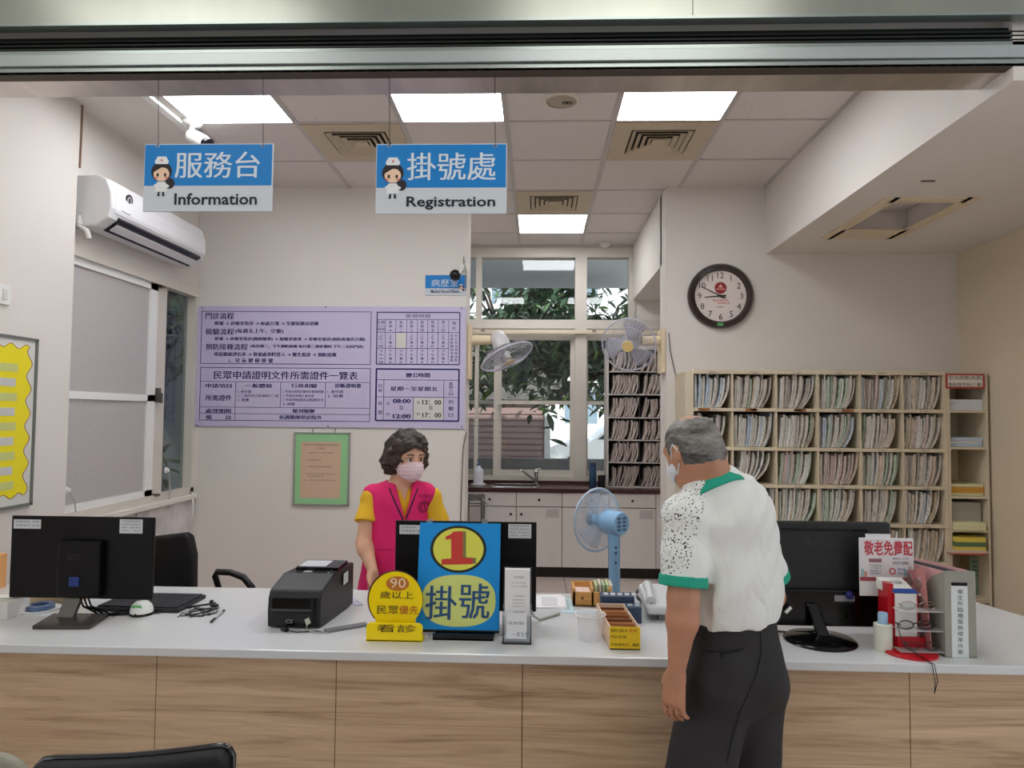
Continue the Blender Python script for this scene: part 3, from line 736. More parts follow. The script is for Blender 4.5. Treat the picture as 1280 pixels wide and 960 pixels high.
for k in range(6):
    for (a, b) in ((rx0+.01, xm-.006), (xm+.008, rx1-.006)):
        x = a+.05
        while x < b:
            lean = rnd.choice((.03, .04, .05)); th = rnd.choice((.009, .011, .013))
            poly, d = file_mesh(rnd.uniform(.17, .195), lean if x-lean > a else .02, th, .2, rnd.choice((-1, 0, 1)))
            old.prism(poly, (x, 6.845+rnd.uniform(0, .02), rz[k]+.0075), (1, 0, 0), (0, 0, 1), (0, d, 0))
            x += th*1.25+.002+(.02 if rnd.random() < .06 else 0)
# all remaining files, too many to tell apart
t = thing('remaining_patient_files', 'remaining paper files on the lower shelf rows and the alcove rack', 'files', (2.0, YS, .9)); t['kind'] = 'stuff'
for mi, r in rest_by.items(): r.build('file_pile', fm[mi], t, kind='stuff')
old.build('file_pile', fm2, t, kind='stuff')

# narrow shelf beside
nx0, nx1 = x1+.014, at(1237, 600, Y=YS).x
nz = [at(1210, py, Y=YS).z for py in (467, 514.5, 560.5, 622, 664, 690, 752)]
ns = thing('narrow_shelf', 'narrow cream open shelf with paper stacks beside the wide file shelf', 'shelf', ((nx0+nx1)/2, YS+.17, 0))
B(nx0, nx0+.016, YS, SD, 0, nz[0]).build('side_panel', creamm, ns)
B(nx1-.016, nx1, YS, SD, 0, nz[0]).build('side_panel', creamm, ns)
B(nx0+.016, nx1-.016, SD-.012, SD, 0, nz[0]).build('back_panel', creamm, ns)
for z in nz+[.3, .02]: B(nx0+.016, nx1-.016, YS, SD-.012, z-.008, z+.008).build('shelf_board', creamm, ns)
# notice at its top
n_ = thing('shelf_notice', 'white paper notice with a red border at the top of the narrow shelf', 'notice', ((nx0+nx1)/2, YS-.004, nz[0]-.05))
a, b = at(1182, 467, Y=YS-.006), at(1231, 486, Y=YS-.006)
B(a.x, b.x, YS-.006, YS-.003, b.z, a.z).build('red_border', M('notice_red', (176, 70, 62), .7), n_)
B(a.x+.014, b.x-.014, YS-.008, YS-.006, b.z+.014, a.z-.012).build('paper', M('notice_paper', (232, 222, 212), .8), n_)
mb = MB(); mb.tpx('空白病歷(內頁)', 1186, 469.5, 1228, 475.5, YS-.009); mb.tpx('黏貼報告紙(少量)', 1186, 478, 1228, 483.5, YS-.009); mb.build('lettering', inkm, n_)
def stack(name, label, cat, px0, px1, py_top, z, m, n, jitter=.006, group=None, yo=0.02):
    a = at(px0, py_top, Y=YS+yo); b = at(px1, py_top, Y=YS+yo); top = a.z; th = (top-z)/n
    a.x = max(a.x, nx0+.02); b.x = min(b.x, nx1-.02) if yo > -.05 else b.x
    t = thing(name, label, cat, ((a.x+b.x)/2, YS+.15, z), group=group); rr = random.Random(px0)
    for k in range(n):
        dx, dy = rr.uniform(-jitter, jitter), rr.uniform(-jitter, jitter)
        B(a.x+abs(dx), b.x-abs(dx), YS+yo+.01+dy, SD-.03+dy, z+k*th+.0006, z+(k+1)*th-.0006).build('sheet_bundle', m[k % len(m)], t)
    return t
wp = M('stack_paper', (222, 224, 230), .8); bluep = M('stack_blue', (190, 204, 220), .8)
yel = M('folder_yellow', (228, 206, 92), .7); orn = M('envelope_orange', (214, 156, 66), .8); pal_y = M('folder_pale', (226, 222, 178), .7); grn = M('folder_green', (96, 124, 92), .7); redm = M('folder_red', (204, 84, 48), .7); pnk = M('folder_pink', (214, 190, 178), .7)
stack('paper_stack', 'stack of white paper in the top opening of the narrow shelf', 'paper', 1185, 1229, 499, nz[1]+.009, [wp], 3)
stack('paper_stack', 'stack of bluish white paper in the second opening of the narrow shelf', 'paper', 1187, 1230, 546.5, nz[2]+.009, [bluep, wp], 3)
stack('envelope_stack', 'stack of orange brown envelopes on the third opening of the narrow shelf', 'envelopes', 1188, 1231, 605, nz[3]+.009, [pal_y, orn, orn], 4)
a, b = at(1189, 628, Y=YS+.03), at(1229, 650, Y=YS+.03)
tag(B(max(a.x, nx0+.02), b.x, YS+.05, SD-.03, nz[4]+.03, a.z).build('grey_box', M('box_grey', (170, 166, 156), .7), bevel=.003), 'grey cardboard box on the narrow shelf above the pale folders', 'box')
stack('folder_stack', 'pale yellow folders sticking out under the grey box on the narrow shelf', 'folders', 1189, 1234, 653, nz[4]+.009, [pal_y, pal_y], 2, yo=-.04)
stack('folder_stack', 'yellow and green folders sticking out of the narrow shelf', 'folders', 1189, 1234, 672, nz[5]+.009, [yel, grn, yel], 3, yo=-.04)
rr = stack('folder_stack', 'red and pink folders lying above the lowest opening of the narrow shelf', 'folders', 1189, 1234, 685, nz[5]+.009-.032, [redm, pnk], 2, yo=-.05) if False else None
a, b = at(1190, 684, Y=YS-.06), at(1236, 691, Y=YS-.06)
fd = thing('folder_stack', 'red folder under a pink one jutting out of the narrow shelf', 'folders', ((a.x+b.x)/2, YS, nz[5]))
B(a.x, b.x-.02, YS-.06, YS-.001, nz[5]-.006, nz[5]+.0).build('folder', redm, fd); B(a.x-.005, b.x-.015, YS-.055, YS-.001, nz[5]+.001, nz[5]+.018).build('folder', pnk, fd)
a, b = at(1212, 697, Y=YS+.12), at(1229, 724, Y=YS+.12)
cd = thing('green_card', 'grey green card with handwriting standing in the lowest opening of the narrow shelf', 'card', ((a.x+b.x)/2, YS+.12, b.z))
B(a.x, b.x, YS+.12, YS+.124, nz[6]+.009, a.z).build('card', M('card_green', (128, 150, 130), .8), cd)
mb = MB()
for k, s in enumerate(('本架', '資料', '用畢', '歸位')): mb.tpx(s, 1215, 700+6*k, 1226, 704+6*k, YS+.1195)
mb.build('handwriting', inkm, cd)
# ================================================================== THINGS ON THE WALLS AND CEILING
bluem = M('sign_blue', (8, 128, 206), .35); signw = M('sign_grey_white', (206, 214, 222), .35); lett = M('sign_letter', (214, 228, 240), .4)
navy = M('ink_navy', (38, 34, 104), .6)
def nurse(mbs, cx, cz, h, Y):
    """a small printed nurse figure, flat on the plane Y"""
    def e(k, x, z, rx, rz, d):
        mbs.setdefault(k, MB()).add([(cx+x*h+rx*h*math.cos(a), Y-d, cz+z*h+rz*h*math.sin(a)) for a in [2*math.pi*q/18 for q in range(18)]], [tuple(range(18))])
    def p(k, pts, d): mbs.setdefault(k, MB()).add([(cx+x*h, Y-d, cz+z*h) for x, z in pts], [tuple(range(len(pts)))])
    e('hair', 0, .12, .25, .24, .0004); e('hair', .2, -.16, .12, .13, .0004)
    e('skin', 0, .06, .19, .17, .0007)
    p('hair', [(-.2, .1), (-.1, .26), (.12, .3), (.2, .12), (.16, .2), (.0, .22)], .0009)
    p('cap', [(-.14, .3), (.14, .3), (.17, .36), (.1, .48), (-.1, .48), (-.17, .36)], .0009)
    p('cap', [(-.1, -.12), (.1, -.12), (.15, -.36), (-.15, -.36)], .0007)
    p('cap', [(.08, -.14), (.2, -.22), (.16, -.27), (.06, -.2)], .0008); p('cap', [(-.08, -.14), (-.18, -.2), (-.14, -.26), (-.06, -.2)], .0008)
    e('hair', -.09, .04, .03, .045, .0011); e('hair', .09, .04, .03, .045, .0011)
    e('blush', -.13, -.03, .04, .025, .0010); e('blush', .13, -.03, .04, .025, .0010)
    p('hair', [(-.07, -.36), (-.03, -.36), (-.03, -.46), (-.09, -.47)], .0006); p('hair', [(.03, -.36), (.07, -.36), (.09, -.47), (.03, -.46)], .0006)
    p('blush', [(-.02, .36), (.02, .36), (.02, .42), (-.02, .42)], .0011)
nm = {'hair': M('print_hair', (40, 32, 36), .6), 'skin': M('print_skin', (240, 206, 178), .6), 'cap': M('print_white', (232, 236, 240), .6), 'blush': M('print_red', (214, 120, 116), .6)}
def hanging(label, x0, y0, x1, y1, ysplit, cjk, cbox, en, ebox, npos, wires):
    Y = 2.585; a, b = at(x0, y0, Y=Y), at(x1, y1, Y=Y); zs = at((x0+x1)/2, ysplit, Y=Y).z
    t = thing('hanging_sign', label, 'sign', ((a.x+b.x)/2, Y, b.z), group='hanging signs')
    B(a.x, b.x, Y, Y+.008, b.z, a.z).build('panel', signw, t, bevel=.001)
    B(a.x+.003, b.x-.003, Y-.0008, Y, zs, a.z-.004).build('blue_field', bluem, t)
    mb = MB().tpx(cjk, *cbox, Y-.0016); mb.tpx(cjk, cbox[0]+.7, cbox[1], cbox[2]+.7, cbox[3], Y-.0019).build('lettering', lett, t)
    MB().tpx(en, *ebox, Y-.0016, .02).build('lettering', M('letter_dark', (22, 28, 44), .5), t)
    mbs = {}; c = at(*npos[:2], Y=Y); nurse(mbs, c.x, c.z, npos[2]*Y/F_PX, Y-.001)
    for k, m in mbs.items(): m.build('printed_figure', nm[k], t)
    for px in wires:
        p = at(px, y0+3, Y=Y+.004); MB().tube([p, (p.x-.003, p.y-.01, zu+.002)], .0013, n=4).build('wire', M('wire_dark', (70, 64, 60), .4, metal=.7), t)
        MB().tube(ring((p.x, Y-.003, p.z), (.006, 0, 0), (0, 0, .006), 10), .0016, n=4, closed=True).build('ring', chrome, t)
hanging('blue and white hanging sign for information with a nurse print', 181, 180, 339.5, 264, 232, '服務台', (219, 190, 324, 222), 'Information', (218, 241.5, 321, 256), (202, 221, 55), (198, 329))
hanging('blue and white hanging sign for registration with a nurse print', 470.5, 180, 633, 267, 234.5, '掛號處', (509, 191, 619, 225), 'Registration', (508, 245.5, 619, 262), (491, 223, 56), (487, 619))

# small room sign
Y = YB-.004; a, b = at(532, 344, Y=Y), at(581, 369, Y=Y); zs = at(556, 360.5, Y=Y).z
t = thing('room_sign', 'small blue and white medical record room sign near the alcove corner', 'sign', ((a.x+b.x)/2, Y, b.z))
B(a.x, AL-.003, Y-.004, YB-.001, b.z, a.z).build('panel', signw, t)
B(a.x, AL-.003, Y-.005, Y-.004, zs, a.z).build('blue_field', bluem, t)
MB().tpx('病歷室', 539, 349, 573, 358.5, Y-.006).build('lettering', lett, t)
MB().tpx('Medical Record Room', 538.5, 362, 574, 366.5, Y-.006, .015).build('lettering', navy, t)
mbs = {}; c = at(576.5, 361, Y=Y); nurse(mbs, c.x, c.z, .075, Y-.005)
for k, m in mbs.items(): m.build('printed_figure', nm[k], t)

# dome camera at the corner
c = at(569, 344, Y=YB-.12)
t = thing('black_dome_camera', 'black round camera on a white bracket beside the small room sign', 'camera', c)
MB().ell(c, (.043, .05, .043), 20, 12).build('dome', M('camera_black', (14, 12, 14), .22), t, smooth=60)
MB().tube([c+V3((0, .03, .02)), c+V3((.035, .08, .05)), (c.x+.05, YB-.005, c.z+.09)], .014, n=8).build('bracket', whitem, t, smooth=60)
MB().lathe([(.035, 0), (.03, .012), (0, .014)], (c.x+.05, YB-.002, c.z+.09), axis=(0, -1, 0), n=16).build('mount', whitem, t, smooth=40)
MB().tube([(c.x+.05, YB-.03, c.z+.1), (c.x+.055, YB-.05, c.z+.16), (c.x+.07, YB-.02, c.z+.05), (c.x+.066, YB-.02, c.z-.1)], .004, n=5).build('cable', M('cable_grey', (150, 146, 142), .6), t)

# bullet camera under the ceiling
c = at(240, 158, Z=CEIL-.03)
t = thing('bullet_camera', 'white bullet camera hanging from the ceiling above the left hanging sign', 'camera', c)
MB().lathe([(.06, 0), (.055, -.02), (.03, -.03), (0, -.03)], (c.x, c.y, CEIL), n=20).build('mount', whitem, t, smooth=40)
e = c+V3((.04, -.02, -.08)); d = V3((.75, -.25, -.42)).normalized()
MB().tube([(c.x, c.y, CEIL-.02), c+V3((.0, 0, -.05)), e], .016, n=8).build('arm', whitem, t, smooth=60)
MB().cyl(e-d*.05, e+d*.09, .04, n=20).build('body', whitem, t, smooth=40, bevel=.005)
MB().cyl(e+d*.088, e+d*.115, .041, .036, n=20).build('lens', M('lens_black', (20, 18, 26), .15), t, smooth=40)
a, b = at(184, 118, Z=CEIL), at(236, 155, Z=CEIL)
xt = GX-3*T-.05
t = B(xt-.03, xt+.02, 2.75, c.y+.25, CEIL-.028, CEIL-.003).build('cable_trunking', M('trunking_white', (240, 240, 238), .4), bevel=.003)
tag(t, 'white cable trunking along the ceiling edge leading to the bullet camera', 'trunking')

# air conditioner ----------------------------------------------------
acm = M('ac_white', (222, 222, 224), .35)
y0, y1 = 3.83, at(258, 300, X=-2.44).y; zt_, zb_ = 2.905, 2.60
t = thing('air_conditioner', 'white wall-mounted air conditioner above the side window', 'air conditioner', (XL, (y0+y1)/2, zb_))
prof = [(0, .30), (.13, .305), (.185, .28), (.215, .20), (.218, .11), (.20, .055), (.13, .005), (.04, 0), (0, .02)]
MB().prism(prof, (XL+.003, y0, zb_), (1, 0, 0), (0, 0, 1), (0, y1-y0, 0)).build('body', acm, t, bevel=.012, seg=3)
MB().prism([(.185, .283), (.219, .2), (.222, .11), (.214, .085), (.208, .11), (.205, .2), (.175, .275)], (XL+.003, y0+.035, zb_), (1, 0, 0), (0, 0, 1), (0, y1-y0-.07, 0)).build('front_cover', M('ac_cover', (232, 232, 236), .25), t, bevel=.004)
MB().obox((XL+.172, (y0+y1)/2, zb_+.034), (.046, 0, .032), (0, (y1-y0)/2-.08, 0), (.006, 0, -.008)).build('outlet', blackm, t)
MB().obox((XL+.178, (y0+y1)/2, zb_+.016), (.022, 0, .015), (0, (y1-y0)/2-.09, 0), (.002, 0, -.003)).build('flap', acm, t)
c = V3((XL+.2195, at(161, 253, X=XL+.22).y, zb_+.2))
MB().lathe([(.0, .004), (.035, .004), (.035, 0)], c, axis=(1, 0, -.12), n=24).build('badge', M('badge_dark', (40, 40, 52), .4), t)
MB().lathe([(.0, .0055), (.022, .0055), (.022, 0)], c, axis=(1, 0, -.12), n=20).build('badge', M('badge_light', (180, 180, 186), .4), t)
MB().obox(c+V3((.006, 0, 0)), (.001, 0, 0), (0, .007, 0), (0, 0, .015)).build('badge', M('badge_dark', (40, 40, 52), .4), t)
MB().obox(c+V3((.005, -.03, -.085)), (.0006, 0, 0), (0, .045, 0), (0, 0, .003)).build('brand_mark', M('letter_grey', (120, 120, 128), .5), t)
B(XL+.15, XL+.214, y1-.05, y1-.03, zb_+.09, zb_+.12).build('indicator', M('badge_dark', (40, 40, 52), .4), t)
t2 = MB().tube([(XN+.006, YE+.012, CEIL-.01), (XN+.006, YE+.012, 3.1), (XN+.004, YE+.012, 2.93)], .006, n=6).build('pipe', M('pipe_brown', (130, 104, 84), .6))
tag(t2, 'thin brown pipe running down the wall edge to the air conditioner', 'pipe')
t3 = thing('drain_pipe', 'white jointed drain pipe bending at the near end of the air conditioner', 'pipe', (XN+.03, YE+.03, 2.6))
MB().tube([(XN-.005, YE+.03, 2.66), (XN-.005, YE+.03, 2.60), (XN+.04, YE+.04, 2.575), (XN+.05, YE+.045, 2.53)], .016, n=8).build('pipe', M('pipe_white', (210, 206, 200), .5), t3, smooth=60)
MB().cyl((XN-.005, YE+.03, 2.64), (XN-.005, YE+.03, 2.61), .02).build('joint', M('pipe_white', (210, 206, 200), .5), t3)

# big notice board ----------------------------------------------------
Y = YB-.012
def bp(px, py, dy=0): return at(px, py, Y=Y-dy)
P = [bp(247, 383), bp(580.5, 383), bp(580.5, 535.5), bp(243.5, 533)]
zt2, zb2 = (P[0].z+P[1].z)/2, (P[2].z+P[3].z)/2; xl2, xr2 = -2.645, AL-.006
t = thing('notice_board', 'large lilac notice board of procedures, tables and office hours', 'notice board', ((xl2+xr2)/2, Y, zb2))
B(xl2, xr2, Y, YB-.001, zb2, zt2).build('panel', M('board_lilac', (200, 192, 222), .4), t, bevel=.001)
fr = MB(); YT = Y-.0012
def hl(x0, x1, y, w=.0022):
    a, b = bp(x0, y), bp(x1, y); z = (a.z+b.z)/2; fr.box(a.x, b.x, YT, Y, z-w, z+w)
def vl(x, y0, y1, w=.0022):
    a, b = bp(x, y0), bp(x, y1); m = (a.x+b.x)/2; fr.box(m-w, m+w, YT, Y, b.z, a.z)
def fbox(x0, y0, x1, y1, w=.0022): hl(x0, x1, y0, w); hl(x0, x1, y1, w); vl(x0, y0, y1, w); vl(x1, y0, y1, w)
fbox(251.5, 389.5, 463.5, 455); fbox(250, 460, 462.5, 526)
hl(250, 462.5, 477.5, .0015); hl(250, 462.5, 509.5, .0015); hl(250, 462.5, 517.5, .0015)
vl(294, 477.5, 526, .0015)
for x in (350.5, 406.5): vl(x, 477.5, 509.5, .0015)
fbox(471, 390.5, 574.5, 455.5, .004); hl(471, 574.5, 399.5, .0018); hl(471, 574.5, 415.5, .0018); hl(471, 561, 435.5, .0018)
for x in (481.5, 494.5, 508, 521.5, 534.5, 547.5, 560.5): vl(x, 399.5, 455.5, .0015)
hl(471, 481.5, 407.5, .0012)
fbox(470, 461.5, 573.5, 526, .006); hl(470, 573.5, 475, .0018); hl(470, 573.5, 496.5, .0018)
vl(479.5, 475, 526, .0018); vl(516.5, 496.5, 526, .0018); vl(554.5, 475, 526, .0018)
fr.build('ruled_lines', navy, t)
tx = MB(); YL = Y-.0014
def w_(s, x0, y0, x1, y1, bold=0):
    if s == '一': y0, y1 = (y0+y1)/2-.4, (y0+y1)/2+.4
    tx.tpx(s, x0, y0, x1, y1, YL, bold)
    if y1-y0 > 5: tx.tpx(s, x0+.4, y0, x1+.4, y1, YL-.0003, bold)
w_('門診流程', 257, 390.8, 292, 399); w_('掛號 → 診療室看診 → 候處方箋 → 至健保藥局領藥', 268, 401.5, 398, 407)
w_('檢驗流程', 257, 410.5, 292, 418.5); w_('(每週五上午、空腹)', 294, 410.8, 354, 417.5, 0)
w_('掛號 → 診療室看診(開檢驗單) → 檢驗室檢查 → 診療室就診(預約看報告日期)', 268, 421, 456, 427)
w_('預防接種流程', 257, 429.5, 309, 437.5); w_('(每星期二、下午預防接種 每月第二週星期四 下午二兒科門診)', 313, 430.5, 454, 436, 0)
w_('填寫健康評估表 → 掛號處資料登入 → 醫生看診 → 預防接種', 267.5, 440, 420, 446)
w_('∟  兒 童 健 檢 掛 號', 286, 447.5, 341, 453.5, 0)
w_('民眾申請證明文件所需證件一覽表', 267, 463.5, 447, 475, 0)
for s, x0, x1 in (('申請項目', 257, 289), ('一般體檢', 307, 340), ('行政相驗', 364, 396), ('診斷證明書', 418.5, 451)): w_(s, x0, 479.3, x1, 485)
w_('所需證件', 257, 493.5, 289, 501); w_('處理期限', 257, 510.7, 289, 516.5); w_('備　　註', 257, 518.7, 289, 524.5); w_('隨到隨辦', 366, 511, 393, 516.5); w_('如遇醫師停診除外', 349, 518.7, 402, 524.5)
for k, s in enumerate(('1. 身份證', '2. 二個月內之脫帽照片二張', '3. 規費')): w_(s, 297, 487.5+5.2*k, 297+(17, 51, 14)[k], 491.5+5.2*k, .0)
for k, s in enumerate(('1. 死者生前就診醫院診斷證明書', '2. 死者及申請人身份證', '3. 死者配偶或直系血親證明文件', '4. 規費')): w_(s, 353.5, 487.5+5.2*k, 353.5+(51, 39, 51, 15)[k], 491.5+5.2*k, .0)
for k, s in enumerate(('1. 身份證', '2. 規費')): w_(s, 409.5, 487.5+5.4*k, 429, 491.8+5.4*k, .0)
w_('掛號時間', 507, 392.5, 538, 397.5, 0)
for k, s in enumerate(('星期一', '星期二', '星期三', '星期四', '星期五', '週六日')):
    for q, ch in enumerate(s): w_(ch, 486+13.2*k, 401+5*q, 490+13.2*k, 404.6+5*q, .0)
for k in range(6):
    for q, ch in enumerate('上午看診'): 
        if k != 1: w_(ch, 486+13.2*k, 417.5+4.5*q, 490+13.2*k, 420.8+4.5*q, .0)
        w_(ch if q else '下', 486+13.2*k, 437.5+4.5*q, 490+13.2*k, 440.8+4.5*q, .0)
w_('日期', 472, 401, 481, 405, 0); w_('時間', 472, 409.5, 481, 413.5, 0)
for q, ch in enumerate('上午八時'): w_(ch, 473.5, 417.5+4.5*q, 479, 421+4.5*q, 0)
for q, ch in enumerate('下午一時'): w_(ch, 473.5, 437.5+4.5*q, 479, 441+4.5*q, 0)
for q, ch in enumerate('備註'): w_(ch, 565, 402+6*q, 570, 406+6*q, 0)
for q, ch in enumerate('掛號時間如有變動'): w_(ch, 563, 418+4.4*q, 566.5, 421.4+4.4*q, 0); w_('依公告為準敬請配合'[q], 568.5, 418+4.4*q, 572, 421.4+4.4*q, 0)
w_('辦公時間', 507.5, 466, 537, 472, .006); w_('星期一至星期五', 488, 483, 546.5, 489)
for q, ch in enumerate('日期'): w_(ch, 473, 480+6*q, 477.5, 484.5+6*q, .0); w_('時間'[q], 473, 502+11*q, 477.5, 507+11*q, .0)
for q, ch in enumerate('星期六日'): w_(ch, 561, 478+4.3*q, 566, 481.6+4.3*q, .0)
for q, ch in enumerate('例假日'): w_(ch, 560.5, 500+8.2*q, 566.5, 505+8.2*q, .0)
w_('上', 482, 502, 488, 506, 0); w_('午', 482, 516, 488, 520, 0); w_('08:00', 491, 498.5, 513, 504, .02); w_('至', 499, 507.5, 504.5, 512, 0); w_('12:00', 491, 517.5, 513, 523, .02)
tx.build('lettering', navy, t)
pm = M('patch_paper', (214, 212, 206), .8)
for q in ((495.3, 416.4, 507.2, 434.8), (517.3, 497.5, 553.8, 524.6)):
    a, b = bp(*q[:2]), bp(*q[2:]); B(a.x, b.x, YT, Y, b.z, a.z).build('paper_patch', pm, t)
tx = MB(); YL = Y-.002; w_('下', 520.5, 502, 525, 506, 0); w_('午', 520.5, 516, 525, 520, 0); w_('13：00', 528, 500, 551, 506, 0); w_('至', 536, 507.5, 541, 512, 0); w_('17：00', 528, 516, 551, 522, 0); tx.build('lettering', inkm, t)
for px, py in ((253, 384.6), (407, 384), (577, 385), (246, 531.5), (410, 533), (577, 533.5)): 
    p = bp(px, py); MB().lathe([(.006, 0), (.004, .004), (0, .005)], (p.x, Y, p.z), axis=(0, -1, 0), n=8).build('screw', M('screw_dark', (90, 80, 90), .4, metal=.5), t)

# green framed notice ---------------------------------------------------
Y = YB-.014; a, b = at(368, 540, Y=Y), at(436, 632.5, Y=Y)
t = thing('framed_notice', 'aluminium framed green and salmon notice below the notice board', 'framed notice', ((a.x+b.x)/2, Y, b.z))
fr = MB(); s = .012
for r in ((a.x, b.x, a.z-s, a.z), (a.x, b.x, b.z, b.z+s), (a.x, a.x+s, b.z, a.z), (b.x-s, b.x, b.z, a.z)): fr.box(r[0], r[1], Y-.006, YB-.001, r[2], r[3])
fr.build('frame', M('frame_aluminium', (170, 172, 168), .35, metal=.6), t, bevel=.002)
B(a.x+s, b.x-s, Y, Y+.01, b.z+s, a.z-s).build('green_sheet', M('sheet_green', (150, 204, 150), .6), t)
c, d = at(376.5, 552, Y=Y), at(425, 623, Y=Y); B(c.x, d.x, Y-.001, Y, d.z, c.z).build('salmon_sheet', M('sheet_salmon', (208, 178, 154), .7), t)
mb = MB()
for k, (s_, x0, x1, yy, h) in enumerate((('衛生所門診預約掛號作業注意事項', 379, 423, 554.5, 3), ('公告事項', 396, 406, 559.3, 2.4), ('一、請攜帶健保卡及身分證件辦理掛號', 382, 417, 565, 2), ('二、初診請填寫資料', 380, 401, 574, 2), ('三、預約看診請準時報到', 379.5, 415, 582.5, 2), ('四、發燒或有呼吸道症狀請先告知服務人員', 379, 420, 591.5, 2), ('並全程配戴口罩', 384, 405, 594.5, 1.6), ('五、依政府公告費用收費謝謝', 380, 419, 599.3, 2))): mb.tpx(s_, x0, yy, x1, yy+h, Y-.0016)
mb.build('lettering', M('ink_brown', (96, 80, 70), .7), t)
for px in (391, 419): 
    p = at(px, 537.5, Y=Y); MB().tube([(p.x, Y-.002, p.z-.03), (p.x, Y-.006, p.z), (p.x+.006, Y-.002, p.z+.012)], .003, n=5).build('hook', darkm, t)

# yellow poster on the near wall ------------------------------------------
def lp(px, py, dx=0): return at(px, py, X=XN+.012+dx)
pz0, pz1 = lp(45, 630).z, lp(47, 424).z; py1 = lp(47, 424).y; py0 = 2.62
t = thing('wall_poster', 'framed bright yellow poster with text strips on the near wall', 'poster', (XN, (py0+py1)/2, pz0))
fm_ = MB(); s = .014; X = XN+.012
for r in ((py0, py1, pz1-s, pz1), (py0, py1, pz0, pz0+s), (py0, py0+s, pz0, pz1), (py1-s, py1, pz0, pz1)): fm_.box(XN+.001, X+.008, r[0], r[1], r[2], r[3])
fm_.build('frame', M('frame_grey', (128, 132, 128), .4, metal=.5), t)
B(XN+.001, X, py0+s, py1-s, pz0+s, pz1-s).build('backing', M('poster_white', (216, 216, 210), .6), t)
pts = []; ya, yb, za, zb = py0+.05, py1-.055, pz0+.06, pz1-.05
for k in range(60): pts.append((ya+(yb-ya)*k/60, za+.012*math.sin(k*.8)))
for k in range(60): pts.append((yb+.018*math.sin(k*.62), za+(zb-za)*k/60))
for k in range(60): pts.append((yb-(yb-ya)*k/60, zb+.012*math.sin(k*.8)))
for k in range(60): pts.append((ya, zb-(zb-za)*k/60))
MB().prism(pts, (X, 0, 0), (0, 1, 0), (0, 0, 1), (.001, 0, 0)).build('yellow_field', M('poster_yellow', (240, 224, 34), .6), t)
MB().tube([(X+.0012, p[0]+.004, p[1]) for p in pts], .0016, n=4, closed=True).build('outline', M('ink_red', (150, 60, 30), .7), t)
strips = ('門診掛號', '預防接種', '慢性病防治', '成人健檢', '兒童發展篩檢', '子宮頸抹片', '行政相驗', '居家訪視', '衛生教育宣導')
for k, s_ in enumerate(strips):
    z = pz1-.16-k*.073
    B(X+.001, X+.0022, py0+.12, py1-.13-.012*(k % 2), z-.02, z+.02).build('text_strip', M('strip_green' if k % 2 == 0 else 'strip_grey', (202, 206, 130) if k % 2 == 0 else (200, 200, 196), .6), t)
    MB().text(s_, (X+.0028, (py0+py1)/2+.12, z), h=.022, right=(0, 1, 0)).build('lettering', inkm, t)
c = at(3, 368, X=XN)
t = thing('wall_switch', 'white wall switch plate above the yellow poster', 'switch', c)
B(XN+.0005, XN+.012, c.y-.04, c.y+.04, c.z-.05, c.z+.05).build('plate', whitem, t, bevel=.004); B(XN+.012, XN+.016, c.y-.014, c.y+.014, c.z-.025, c.z+.025).build('rocker', M('rocker', (214, 212, 208), .4), t)

# clock -----------------------------------------------------------------
Y = YB; c = at(900, 370.5, Y=Y); R = .247
t = thing('wall_clock', 'round brown wall clock with a red emblem above the file shelves', 'clock', c)
prof = [(R-.055, .014), (R-.05, .02), (R-.045, .05), (R-.02, .056), (R-.004, .04), (R, .02), (R, .0)]
MB().lathe(prof, (c.x, YB-.001, c.z), axis=(0, -1, 0), n=56, caps=False).build('rim', M('clock_brown', (42, 26, 24), .28, coat=.3), t, smooth=40)
MB().lathe([(R-.05, 0), (R-.05, .016), (0, .016)], (c.x, YB-.001, c.z), axis=(0, -1, 0), n=48).build('face', M('clock_face', (226, 214, 208), .5), t)
Yf2 = YB-.0185
for k in range(1, 13):
    a = math.radians(90-30*k); q = .158; MB().text(str(k), (c.x+q*math.cos(a), Yf2, c.z+q*math.sin(a)), h=.045).build('numeral', M('clock_ink', (40, 34, 34), .6), t)
def hand(ang, L, w_): 
    d = V3((math.cos(ang), 0, math.sin(ang))); n_ = V3((-d.z, 0, d.x))
    o_ = V3((c.x, Yf2-.006, c.z)); return MB().add([o_-d*.04-n_*w_, o_-d*.04+n_*w_, o_+d*L+n_*w_*.4, o_+d*L-n_*w_*.4], [(0, 1, 2, 3)])
hand(math.radians(90-30*8-25), .122, .006).build('hour_hand', M('hand_black', (20, 18, 18), .4), t, solid=.002)
hand(math.radians(90-6*49.3), .165, .005).build('minute_hand', M('hand_black', (20, 18, 18), .4), t, solid=.002)
MB().cyl((c.x, Yf2, c.z), (c.x, Yf2-.01, c.z), .009).build('hub', M('hand_black', (20, 18, 18), .4), t)
e = V3((c.x-.0, Yf2, c.z+.062)); MB().lathe([(.045, 0), (.045, .001), (0, .001)], e, axis=(0, -1, 0), n=28).build('emblem', M('emblem_red', (150, 36, 44), .5), t)
MB().box(e.x-.035, e.x+.035, Yf2-.002, Yf2-.001, e.z-.014, e.z-.006).add([(e.x-.02, Yf2-.0015, e.z+.002), (e.x+.02, Yf2-.0015, e.z+.002), (e.x, Yf2-.0015, e.z+.03)], [(0, 1, 2)]).build('emblem_print', M('emblem_pale', (226, 160, 156), .5), t)
MB().text('衛生福利部', (c.x, Yf2-.0005, c.z-.034), w=.12, h=.014).text('健康署 贈', (c.x+.02, Yf2-.0005, c.z-.055), w=.09, h=.013).build('lettering', M('ink_pinkred', (200, 84, 92), .6), t)
B(c.x-.03, c.x+.02, Yf2-.0006, Yf2, c.z-.085, c.z-.08).build('fine_print', M('letter_grey', (120, 120, 128), .5), t)
